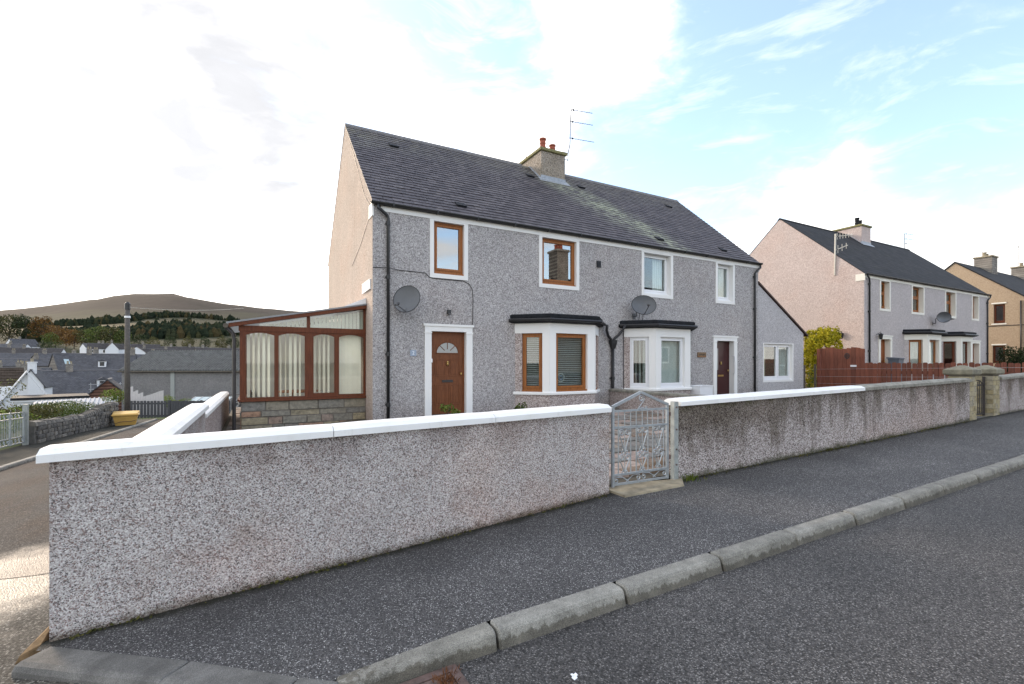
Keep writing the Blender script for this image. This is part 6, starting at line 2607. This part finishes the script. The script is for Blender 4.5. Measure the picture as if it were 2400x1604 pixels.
m_.fbox(PW, 0, L, -.06, -.017, -1.5, -1.4)
m_.build('fence_rail', 'pale_board', wf)
shrub('round_shrub', 'rounded bright green shrub behind the dark slat fence', (-5.2, 40.4, -1.8), [(-5.2 + r_.uniform(-.7, .7), 40.4 + r_.uniform(-.4, .4), -1.15 + r_.uniform(-.3, .35), .35, .35, .25) for _ in range(12)], 1500, .09, 'leaf_lime', 3, seed=12)
gh = thing('greenhouse', 'low glass roofed greenhouse behind the dark slat fence', 'greenhouse', (-3.3, 40.2, -2), rot=-.45, world=False)
for (nm, z0, z1, mm) in (('base_wall', -.6, .35, 'stone_mortar'),):
    m_ = MB()
    m_.box(-1.3, 1.3, -.9, .9, z0, z1)
    m_.build(nm, mm, gh)
m_ = MB()
m_.hexa([(-1.35, -.95, .36), (1.35, -.95, .36), (1.35, .9, 1.0), (-1.35, .9, 1.0), (-1.35, -.95, .40), (1.35, -.95, .40), (1.35, .9, 1.04), (-1.35, .9, 1.04)])
m_.build('roof_glass', 'glass_roof', gh)
for k in range(6):
    m_ = MB()
    x = -1.35 + k * .54
    m_.hexa([(x - .02, -.96, .402), (x + .02, -.96, .402), (x + .02, .9, 1.042), (x - .02, .9, 1.042), (x - .02, -.96, .43), (x + .02, -.96, .43), (x + .02, .9, 1.07), (x - .02, .9, 1.07)])
    m_.build('glazing_bar', 'alu_mast', gh)
# small ornamental gate at the end of the side path
bg = thing('side_gate', 'small dark ornamental gate at the end of the side path by the conservatory', 'gate', (-.56, 19.5, -.6))
m_ = MB()
for x in (-.80, -.36):
    m_.box(x - .02, x + .02, 15.9, 15.94, -.5, .72)
for z in (-.35, .1, .6):
    m_.box(-.78, -.38, 15.905, 15.935, z, z + .03)
m_.build('gate_frame', 'steel_dark', bg)
for k in range(4):
    m_ = MB()
    m_.tube([(-.72 + k * .09, 15.92, -.32), (-.72 + k * .09, 15.92, .60)], .009, 4)
    m_.build('bar', 'galvanised', bg)
m_ = MB()
m_.tube([(p[0], 15.92, p[1]) for p in spiral((-.58, .35), .13, .03, 0, 1.5, 14)], .014, 4)
m_.build('scroll', 'galvanised', bg)

# hedge and planting behind the rubble wall
hb = []
for k in range(26):
    y = 26.0 + k * .27
    hb.append((-7.6 - .10 * (k % 3), y, road_z(-6.5, y) + .72 + .10 * math.sin(k), .42, .36, .42))
    hb.append((-8.5, y, road_z(-6.5, y) + .95, .5, .36, .35))
shrub('clipped_hedge', 'clipped dark green hedge behind the rubble wall beside the lane', (-7.8, 28.6, -1.0), hb, 9000, .07, 'leaf_green', 6, cat='hedge', seed=14)
sb_ = [(-7.6 + r_.uniform(-.9, .5), 20.8 + r_.uniform(-1.0, 1.6), -.35 + r_.uniform(-.25, .3), .4, .45, .3) for _ in range(18)]
shrub('garden_shrub', 'bright green spreading shrub behind the left end of the rubble wall', (-7.6, 20.8, -.7), sb_, 3400, .085, 'leaf_lime', 5, seed=15)
sb_ = [(-9.4 + r_.uniform(-1.1, .9), 24.6 + r_.uniform(-1.0, 1.2), .1 + r_.uniform(-.4, .5) - .0, .45, .5, .4) for _ in range(20)]
shrub('garden_shrub', 'straggly brownish shrub in front of the white gabled porch', (-9.4, 24.6, -.6), sb_, 3600, .085, 'leaf_mixed', 6, seed=16)
sb_ = [(-7.5 + r_.uniform(-.7, .5), 23.8 + r_.uniform(-1.2, 1.2), -.45 + r_.uniform(-.2, .25), .35, .45, .25) for _ in range(16)]
shrub('garden_shrub', 'low mixed green planting between hedge and rubble wall', (-7.5, 23.8, -.8), sb_, 3000, .075, 'leaf_olive', 5, seed=17)
sb_ = [(-6.9 + r_.uniform(-.4, .4), 32.4 + r_.uniform(-.5, .5), -.35 + r_.uniform(-.2, .25), .35, .35, .3) for _ in range(8)]
shrub('garden_shrub', 'yellowish shrub beside the telegraph pole behind the rubble wall end', (-6.9, 32.4, -1.2), sb_, 1400, .08, 'leaf_lime', 3, seed=18)


# ------------------------------------------------------------------ buildings of the town below
def town_house(label, loc, zr, ze, L, D, wallm, roofm, turn=0.0, chim=((.5, 0),), rows=((.5, 4),), cat='house', gables=None, name='town_house', rooflights=0, dormers=(), group='houses of the town below the lane', down=6.0, chm='town_stone'):
    """local x along the ridge; the front faces the viewer's street"""
    az = math.atan2(loc[0], loc[1])
    root = thing(name, label, cat, (loc[0], loc[1], ze), group, rot=-az + turn, world=False)
    h = zr - ze
    w = MB()
    prof = [(-D / 2, -down), (D / 2, -down), (D / 2, -.05), (0, h - .06), (-D / 2, -.05)]
    w.loft([[(x, y, z) for y, z in prof] for x in (-L / 2, L / 2)])
    w.build('wall', wallm, root)
    r = MB()
    e = .22
    s = h / (D / 2)
    for sg in (-1, 1):
        q = [(-L / 2 - .12, sg * (D / 2 + e), -e * s - .02), (L / 2 + .12, sg * (D / 2 + e), -e * s - .02), (L / 2 + .12, 0, h - .02), (-L / 2 - .12, 0, h - .02)]
        r.hexa(q + [(a, b_, c + .12) for a, b_, c in q])
    ro = r.build('roof', roofm, root)
    m_ = MB()
    m_.loft([[(x, -.14, h + .06), (x, 0, h + .15), (x, .14, h + .06)] for x in (-L / 2 - .12, L / 2 + .12)])
    m_.build('ridge', 'lead_dull', ro)
    for (t_, off) in chim:
        c = MB()
        x = -L / 2 + t_ * L
        c.box(x - .38, x + .38, -.35 + off, .35 + off, h - .7, h + .95)
        c.box(x - .44, x + .44, -.41 + off, .41 + off, h + .952, h + 1.07)
        co = c.build('chimney', chm, root)
        for k in (-1, 1):
            p_ = MB()
            p_.lathe((x + k * .18, off, h + 1.07), [(.12, 0), (.10, .3), (.13, .32), (.13, .4)], 8)
            p_.build('chimney_pot', 'tan_stone', co)
    for (zf, n) in rows:
        for k in range(n):
            x = -L / 2 + (k + .5) * L / n
            m_ = MB()
            z1 = -.45 - zf
            ring_bars(m_, frame((0, -D / 2, 0), (1, 0, 0), (0, -1, 0)), x - .5, x + .5, z1 - 1.25, z1, .09, .003, .05)
            o = m_.build('window', 'white_plastic', root)
            m_ = MB()
            m_.fbox(frame((0, -D / 2, 0), (1, 0, 0), (0, -1, 0)), x - .41, x + .41, .006, .02, z1 - 1.16, z1 - .09)
            m_.build('pane', 'far_window', o)
    for k in range(rooflights):
        x = -L / 2 + (k + .8) * L / (rooflights + .6)
        m_ = MB()
        y0, y1 = -D * .32, -D * .18
        zf_ = lambda y_: h + y_ * s * -1 * -1 + .0
        m_.hexa([(x - .4, y0, h + y0 * s + .105), (x + .4, y0, h + y0 * s + .105), (x + .4, y1, h + y1 * s + .105), (x - .4, y1, h + y1 * s + .105),
                 (x - .4, y0, h + y0 * s + .17), (x + .4, y0, h + y0 * s + .17), (x + .4, y1, h + y1 * s + .17), (x - .4, y1, h + y1 * s + .17)])
        m_.build('rooflight', 'glass_roof', ro)
    for (t_, dw, dh, mm) in dormers:
        x = -L / 2 + t_ * L
        y0 = -D * .40
        zb = h + y0 * s + .1
        m_ = MB()
        m_.hexa([(x - dw, y0, zb), (x + dw, y0, zb), (x + dw, y0 + 1.6, zb), (x - dw, y0 + 1.6, zb), (x - dw, y0, zb + dh), (x + dw, y0, zb + dh), (x + dw, y0 + 1.6, zb + dh), (x - dw, y0 + 1.6, zb + dh)])
        o = m_.build('dormer', mm, root)
        m_ = MB()
        m_.loft([[(x - dw - .12, y_, zb + dh), (x + dw + .12, y_, zb + dh), (x, y_, zb + dh + dw * .75)] for y_ in (y0 - .12, y0 + 2.0)])
        m_.build('dormer_roof', roofm, o)
        m_ = MB()
        m_.box(x - dw * .55, x + dw * .55, y0 - .03, y0 - .002, zb + .2, zb + dh - .12)
        m_.build('pane', 'far_window', o)
    return root


TS, TD, TW = 'town_slate', 'town_slate_dark', 'white_painted_wall'
town_house('long low slate roofed stone house in the left foreground row of the town', (-51.5, 152.9), 2.45, .85, 12.5, 7, 'town_stone', TS, .12, ((.1, 0), (.85, 0)), ((0, 4),))
town_house('long slate roofed terrace with a row of chimneys behind the white gabled house', (-64.5, 194.0), 4.36, 2.7, 17, 7, 'town_stone', TS, .05, ((.15, 0), (.5, 0), (.88, 0)), ((0, 5),))
town_house('dark roofed house with a pale gable to its right on the left of town', (-71.3, 231.8), 6.82, 4.2, 15.5, 8, TW, TD, -.35, ((.3, 0),), ((0, 4),))
town_house('brown roofed bungalow at the far left edge of town', (-81.7, 231.7), 7.1, 5.0, 17, 8, 'town_stone', TD, .2, ((.7, 0),), ((0, 4),))
town_house('pale grey hipped looking house higher up on the left', (-102.3, 316.8), 13.2, 9.6, 10, 8, TW, TS, .5, ((.4, 0),), ((0, 3),))
town_house('long white rendered terrace with dark roof in the middle of town', (-50.5, 255.6), 9.6, 7.4, 24, 7, TW, TD, .06, ((.2, 0), (.75, 0)), ((0, 7),), down=5)
town_house('white gable fronted house projecting from the white terrace', (-53.8, 250.2), 9.9, 7.2, 6, 4.2, TW, TD, 1.62, ((.5, 0),), ((0, 2),), down=4)
town_house('slate roofed house with a row of rooflights and scaffold below', (-34.2, 132.2), 3.5, -.2, 7.5, 8, 'town_stone', TS, .25, ((.92, 0),), ((0, 3),), rooflights=3)
town_house('slate house with pale chimney and small dormer behind the pole', (-27.1, 122.7), 3.3, .0, 9, 8, 'town_stone', TS, -.1, ((.2, 0), (.95, 0)), ((0, 3),), dormers=((.45, .6, 1.1, TW),))
town_house('large slate roofed house with two white dormers below the shed', (-23.3, 92.2), .35, -2.9, 13.5, 9, 'town_stone', TS, .03, ((.06, 0), (.40, 0)), ((0, 4),), dormers=((.18, .55, 1.0, TW), (.66, .62, 1.15, TW)), down=5)
town_house('brick gabled outbuilding with green edged roof left of the grey shed', (-14.4, 66.0), -.25, -2.1, 4.5, 3.7, 'town_brick', TS, 1.50, (), (), down=4, name='brick_outbuilding', cat='outbuilding')
town_house('small white gable with a white chimney among the slate roofs', (-25.7, 83.5), .62, -1.3, 4, 2.4, TW, TS, 1.35, ((.15, 0),), (), down=4, chm=TW)
town_house('dark roofed houses ridge just above the left of the grey shed', (-34.8, 217.8), 6.75, 5.0, 13, 7, TW, TD, .1, ((.3, 0), (.8, 0)), ((0, 4),))
town_house('white gabled house facing the viewer above the grey shed', (-38.8, 214.0), 7.3, 5.4, 6, 5, TW, TD, 1.5, (), ((0, 2),))
town_house('low dark roofed house with pale chimneys above the middle of the shed', (-26.4, 230.3), 8.0, 5.7, 15.5, 7, 'town_stone', TD, -.12, ((.2, 0), (.6, 0), (.9, 0)), ((0, 4),))
town_house('dark roofed house above the right of the grey shed', (-13.3, 211.8), 7.2, 5.4, 15.5, 7, 'town_stone', TD, .15, ((.15, 0), (.7, 0)), ((0, 4),))
town_house('pale roofed bungalow among the trees in the centre of town', (-62.0, 268.0), 9.9, 8.2, 11, 7, TW, TS, .3, ((.5, 0),), ((0, 3),), down=4)
town_house('grey house with a white gable end just left of the dark round tree', (-90.0, 268.0), 9.3, 7.2, 11, 7, TW, TS, -.5, ((.5, 0),), ((0, 3),), down=4)
town_house('slate roofed cottage tucked behind the long terrace', (-50.0, 178.0), 4.1, 2.0, 10, 7, 'town_stone', TS, .4, ((.2, 0), (.85, 0)), ((0, 3),))
town_house('stone cottage with a single chimney under the rooflights', (-36.5, 112.0), .6, -1.8, 8, 6, 'town_stone', TS, -.3, ((.5, 0),), ((0, 3),))
town_house('low slate cottage in front of the long terrace on the left', (-48.0, 128.0), .6, -1.5, 13, 7, 'town_stone', TS, .1, ((.3, 0), (.75, 0)), ((0, 4),))
town_house('grey roofed cottage half hidden behind the shed end', (-24.0, 150.0), 3.6, 1.5, 9, 6, 'town_stone', TS, .2, ((.5, 0),), ((0, 3),))

# grey shed with a corrugated roof
SH = (-5.31, 64.6)
sh = thing('storage_shed', 'large plain grey rendered shed with a dark corrugated roof at the end of the lane', 'shed', (SH[0], SH[1], -3), rot=-math.radians(28.4), world=False)
w = MB()
prof = [(-4.3, -3), (4.3, -3), (4.3, 3.72), (0, 5.8), (-4.3, 3.72)]
w.loft([[(x, y, z) for y, z in prof] for x in (-6.3, 10)])
w.build('wall', 'dash_shed', sh)
w = MB()
for sg in (-1, 1):
    q = [(-6.5, sg * 4.55, 3.66), (10.2, sg * 4.55, 3.66), (10.2, 0, 5.86), (-6.5, 0, 5.86)]
    w.hexa(q + [(a, b_, c + .05) for a, b_, c in q])
ro = w.build('roof', 'cement_sheet', sh)
w = MB()
x = -6.42
while x < 10.1:
    q = [(x, -4.56, 3.715), (x + .17, -4.56, 3.715), (x + .17, -.01, 5.915), (x, -.01, 5.915)]
    w.hexa(q + [(a + (.05 if i_ in (0, 3) else -.05), b_, c + .13) for i_, (a, b_, c) in enumerate(q)])
    x += .30
w.build('corrugations', 'cement_light', ro, kind='stuff')
w = MB()
w.tube([(-6.5, -4.62, 3.62), (10.2, -4.62, 3.62)], .07, 7)
w.build('gutter', 'weathered_wood', sh)
w = MB()
w.box(-1.05, -.62, -4.36, -4.302, -3, 3.55)
w.build('pilaster', 'galvanised_dull', sh)
w = MB()
w.loft([[(x, -.14, 5.9), (x, 0, 6.0), (x, .14, 5.9)] for x in (-6.5, 10.2)])
w.build('ridge', 'cement_sheet', ro)

# white gabled house with brown tiled roof at the left edge
az = math.atan2(-15.7, 47.2)
dh = thing('gabled_house', 'white gabled house with a brown tiled roof at the left edge beyond the shrubs', 'house', (-15.73, 47.16, -3.2), rot=-az, world=False)
w = MB()
w.box(-7.5, .62, .4, 7, -2.5, 3.0)
w.build('wall', 'white_painted_wall', dh)
w = MB()
q = [(-8.0, -.2, 1.2), (.60, -.2, 1.2), (.60, 3.8, 4.28), (-8.0, 3.8, 4.28)]
w.hexa(q + [(a, b_, c + .1) for a, b_, c in q])
w.hexa([(a, 7.6 - b_, c) for a, b_, c in q] + [(a, 7.6 - b_, c + .1) for a, b_, c in q])
ro = w.build('roof', 'brown_tile', dh)
for k in range(15):
    w = MB()
    t0 = k / 15
    y_, z_ = -.24 + 4.0 * t0, 1.29 + 3.08 * t0
    w.hexa([(-8.0, y_, z_), (.60, y_, z_), (.60, y_ + .24, z_ + .16), (-8.0, y_ + .24, z_ + .16), (-8.0, y_, z_ + .05), (.60, y_, z_ + .05), (.60, y_ + .24, z_ + .20), (-8.0, y_ + .24, z_ + .20)])
    w.build('tile_course', 'brown_tile', ro)
w = MB()
w.loft([[(-.83, y_, -2), (.75, y_, -2), (.75, y_, 3.85), (.66, y_, 3.95), (-.83, y_, 1.45)] for y_ in (-.55, .2)])
w.build('porch_gable', 'white_painted_wall', dh)
w = MB()
for (xa, za, xb, zb_) in ((-.98, 1.28, .70, 4.06), (.70, 4.06, 1.72, 2.30)):
    w.hexa([(xa, -1.25 if xb > 1 else -.75, za), (xb, -1.25 if xb > 1 else -.75, zb_), (xb, 1.2, zb_), (xa, 1.2, za), (xa, -1.25 if xb > 1 else -.75, za + .13), (xb, -1.25 if xb > 1 else -.75, zb_ + .13), (xb, 1.2, zb_ + .13), (xa, 1.2, za + .13)])
w.build('porch_roof', 'white_painted_wall', dh)
w = MB()
w.box(.76, 1.5, -.2, .1, .6, 2.1)
w.build('dark_recess', 'felt_black', dh)
# flat roofed extension and corrugated shed
az = math.atan2(-12.2, 41.9)
fe = thing('flat_roof_extension', 'flat roofed white extension with a dark fascia behind the hedge', 'extension', (-12.3, 41.9, -3), rot=-az, world=False)
w = MB()
w.box(-1.55, 1.9, 0, 3.2, -1, 2.02)
w.build('wall', 'white_painted_wall', fe)
w = MB()
w.box(-1.6, 2.0, -.12, 3.3, 2.022, 2.14)
w.build('fascia', 'white_plastic', fe)
w = MB()
w.box(-1.7, 2.05, -.18, 3.4, 2.142, 2.30)
w.build('roof', 'felt_black', fe)
w = MB()
w.box(-1.1, .2, -.03, -.002, .5, 1.5)
w.build('window', 'far_window', fe)
cs_az = math.atan2(-9.3, 35.7)
cs = thing('corrugated_shed', 'low shed with a pale corrugated roof behind the clipped hedge', 'shed', (-9.35, 35.9, -2.6), rot=-cs_az, world=False)
w = MB()
w.box(-1.6, 1.85, -.5, 1.5, -.6, 1.35)
w.build('wall', 'white_painted_wall', cs)
w = MB()
q = [(-1.95, -.7, 1.36), (1.75, -.7, 1.42), (2.0, 1.6, 1.98), (-1.75, 1.6, 1.86)]
w.hexa(q + [(a, b_, c + .03) for a, b_, c in q])
ro = w.build('roof', 'corrugated', cs)
for k in range(18):
    t_ = (k + .5) / 18
    w = MB()
    a0 = Vector(q[0]).lerp(Vector(q[1]), t_) + Vector((0, -.01, .032))
    a1 = Vector(q[3]).lerp(Vector(q[2]), t_) + Vector((0, .0, .032))
    w.hexa([a0 + Vector((-.045, 0, 0)), a0 + Vector((.045, 0, 0)), a1 + Vector((.045, 0, 0)), a1 + Vector((-.045, 0, 0)), a0 + Vector((-.03, 0, .045)), a0 + Vector((.03, 0, .045)), a1 + Vector((.03, 0, .045)), a1 + Vector((-.03, 0, .045))])
    w.build('corrugation', 'corrugated', ro)
# scaffold beside the white dormer
sc = thing('scaffold', 'bare metal scaffold frame standing against the large slate roofed house', 'scaffold', (-21.0, 84.0, -5))
SB = Vector((-20.3, 84.0, -5.4))
for k in range(4):
    m_ = MB()
    m_.tube([SB + Vector((k * 1.0, k * .3, 0)), SB + Vector((k * 1.0, k * .3, 4.2))], .045, 5)
    m_.build('standard', 'alu_mast', sc)
for z in (2.6, 3.3, 4.0):
    m_ = MB()
    m_.tube([SB + Vector((-.2, -.06, z)), SB + Vector((3.2, .96, z))], .04, 5)
    m_.build('ledger', 'alu_mast', sc)


# ------------------------------------------------------------------ trees of the valley and woods on the hill
def tree(label, x, y, z0, h, m, seed, wid=.42, trunk=.18, n=1500, group='trees between the town and the hill'):
    r2 = random.Random(seed)
    root = thing('broadleaf_tree', label, 'tree', (x, y, z0), group)
    blobs = []
    for k in range(16):
        a = r2.uniform(0, 6.28)
        t_ = r2.uniform(0, 1)
        rad = wid * h * (1 - (2 * t_ - .85) ** 2 * .45) * r2.uniform(.35, .95)
        blobs.append((x + rad * math.cos(a), y + rad * math.sin(a), z0 + h * (trunk + (1 - trunk - .1) * t_), h * r2.uniform(.10, .19), h * r2.uniform(.10, .19), h * r2.uniform(.08, .15)))
    blobs.append((x, y, z0 + h * .58, wid * h * .7, wid * h * .7, h * .34))
    mb = MB()
    leaf_cloud(mb, n, blobs, h * .055, r2, 0)
    mb.build('crown', m, root)
    t_ = MB()
    t_.tube([(x, y, z0 - 1), (x + .02 * h, y, z0 + h * .35), (x, y, z0 + h * .75)], h * .022, 6, r1=h * .008)
    for k in range(4):
        b_ = r2.choice(blobs)
        t_.tube([(x + .01 * h, y, z0 + h * r2.uniform(.25, .5)), (b_[0], b_[1], b_[2])], h * .009, 5, r1=h * .003)
    t_.build('trunk', 'bark', root)


TREES = [((-83.3, 283.8), 7.9, 7.2, 'leaf_dark', 'dark round tree standing alone in front of the town roofs'),
         ((-141, 417), 18, 18.5, 'leaf_olive', 'tall olive tree at the far left of the tree belt'),
         ((-131.5, 412), 17, 17.5, 'leaf_dark', 'dark tall tree second from the left in the tree belt'),
         ((-122, 407), 15.5, 16, 'leaf_autumn', 'russet autumn tree among the dark trees on the left'),
         ((-107, 376), 14.6, 11.5, 'leaf_autumn', 'orange brown tree above the dark round tree'),
         ((-98, 360), 13.4, 10.5, 'leaf_autumn', 'rusty brown tree in the middle of the autumn group'),
         ((-90, 343), 12.4, 11, 'leaf_autumn', 'low coppery tree right of the dark round tree'),
         ((-84, 338), 12.4, 10.5, 'leaf_olive', 'yellow green tree between the autumn group and the tall green clump'),
         ((-76.5, 325.6), 12, 13, 'leaf_green', 'tall full green tree left of the telegraph pole'),
         ((-70, 322), 11.3, 12.5, 'leaf_olive', 'broad olive tree just left of the telegraph pole'),
         ((-64, 319), 11.3, 11, 'leaf_green', 'green tree directly beside the telegraph pole'),
         ((-54, 302), 10.1, 9, 'leaf_dark', 'dark tree right of the pole below the stubble field'),
         ((-47.5, 298.5), 10.1, 7.8, 'leaf_olive', 'low olive tree below the stubble field'),
         ((-40, 294), 9.4, 8, 'leaf_dark', 'dark bushy tree above the left of the shed ridge'),
         ((-32, 290), 9.4, 7.8, 'leaf_olive', 'olive tree above the middle of the shed ridge'),
         ((-24.4, 286), 8.8, 7.5, 'leaf_dark', 'dark tree above the right of the shed ridge'),
         ((-16.7, 282), 8.3, 8, 'leaf_olive', 'olive tree beside the conservatory roof edge'),
         ((-11.3, 279), 7.9, 7.5, 'leaf_dark', 'dark tree half hidden by the conservatory corner'),
         ((-151, 422), 18.2, 17.5, 'leaf_dark', 'dark tree cut by the left edge of the view'),
         ((-100, 345), 12, 9.5, 'leaf_green', 'smaller green tree in front of the russet trees')]
for k, ((x, y), z, h, m, lab) in enumerate(TREES):
    tree(lab, x, y, min(z, terrain_z(x, y) + 1.0) - .4, h * 1.1, m, 100 + k, wid=.46)

mb = MB()
r_ = random.Random(5)
cnt = 0
tries = 0
while cnt < 9000 and tries < 90000:
    tries += 1
    az = math.radians(r_.uniform(-32, 34))
    d = r_.uniform(330, 980)
    x, y = d * math.sin(az), d * math.cos(az)
    nv = noise.noise(Vector((x * .0075, y * .0075, 1.7))) + .35 * noise.noise(Vector((x * .025, y * .025, 4)))
    lim = .10 if d < 560 else .02
    band = smoothstep(360, 430, d) * (1 - smoothstep(760, 960, d))
    belt = 1.0 if 620 < d < 760 else 0.0
    if nv + .25 * belt < lim + (1 - band) * .5:
        continue
    if ((x + 95) / 95) ** 2 + ((y - 620) / 60) ** 2 < 1.1:
        continue
    z = terrain_z(x, y)
    h = r_.uniform(4.0, 9.0) * (1 if r_.random() < .8 else 1.3)
    w = h * r_.uniform(.26, .46)
    k = 5
    a0 = r_.uniform(0, 6)
    ring = [(x + w * math.cos(a0 + 2 * math.pi * i / k) * r_.uniform(.7, 1.2), y + w * math.sin(a0 + 2 * math.pi * i / k) * r_.uniform(.7, 1.2), z + h * r_.uniform(.25, .45)) for i in range(k)]
    base_ = [(x + w * .75 * math.cos(a0 + 2 * math.pi * i / k), y + w * .75 * math.sin(a0 + 2 * math.pi * i / k), z - 1) for i in range(k)]
    up_ = [(x + w * .55 * math.cos(a0 + 2 * math.pi * (i + .4) / k), y + w * .55 * math.sin(a0 + 2 * math.pi * (i + .4) / k), z + h * r_.uniform(.65, .85)) for i in range(k)]
    k0 = len(mb.v)
    mb.v += base_ + ring + up_ + [(x, y, z + h)]
    for lv in range(2):
        for i in range(k):
            j = (i + 1) % k
            mb.f.append((k0 + lv * k + i, k0 + lv * k + j, k0 + (lv + 1) * k + j, k0 + (lv + 1) * k + i))
            mb.mi.append(0)
    for i in range(k):
        mb.f.append((k0 + 2 * k + i, k0 + 2 * k + (i + 1) % k, k0 + 3 * k))
        mb.mi.append(0)
    cnt += 1
mb.build('woodland', 'leaf_far', kind='stuff')

# ------------------------------------------------------------------ house across the street, seen in the window panes
oh = thing('stone_house', 'old stone house across the street mirrored in the upper brown window', 'house', (24.0, -14, .6), rot=0, world=False)
w = MB()
prof = [(-4, -1), (4, -1), (4, 5.2), (0, 8.6), (-4, 5.2)]
w.loft([[(x, y, z) for y, z in prof] for x in (-.4, 13)])
w.build('wall', 'town_stone', oh)
w = MB()
for sg in (-1, 1):
    q = [(-.6, sg * 4.3, 4.95), (13.2, sg * 4.3, 4.95), (13.2, 0, 8.62), (-.6, 0, 8.62)]
    w.hexa(q + [(a, b_, c + .1) for a, b_, c in q])
w.build('roof', 'far_slate', oh)
c = MB()
c.box(-.45, .75, -.7, .7, 7.4, 11.0)
c.box(-.55, .85, -.8, .8, 11.002, 11.2)
co = c.build('chimney', 'town_stone', oh)
for k in range(3):
    m_ = MB()
    m_.lathe((.15, -.4 + k * .4, 11.2), [(.16, 0), (.14, .5), (.18, .55), (.18, .65)], 10)
    m_.build('chimney_pot', 'terracotta', co)
PO = frame((0, 4, 0), (1, 0, 0), (0, 1, 0))
for z0 in (.9, 3.3):
    for k in range(4):
        x = 1.6 + k * 3.2
        window(oh, PO, x - .5, x + .5, z0, z0 + 1.5, -.06, 'white_plastic', 'far_window', vent=False)
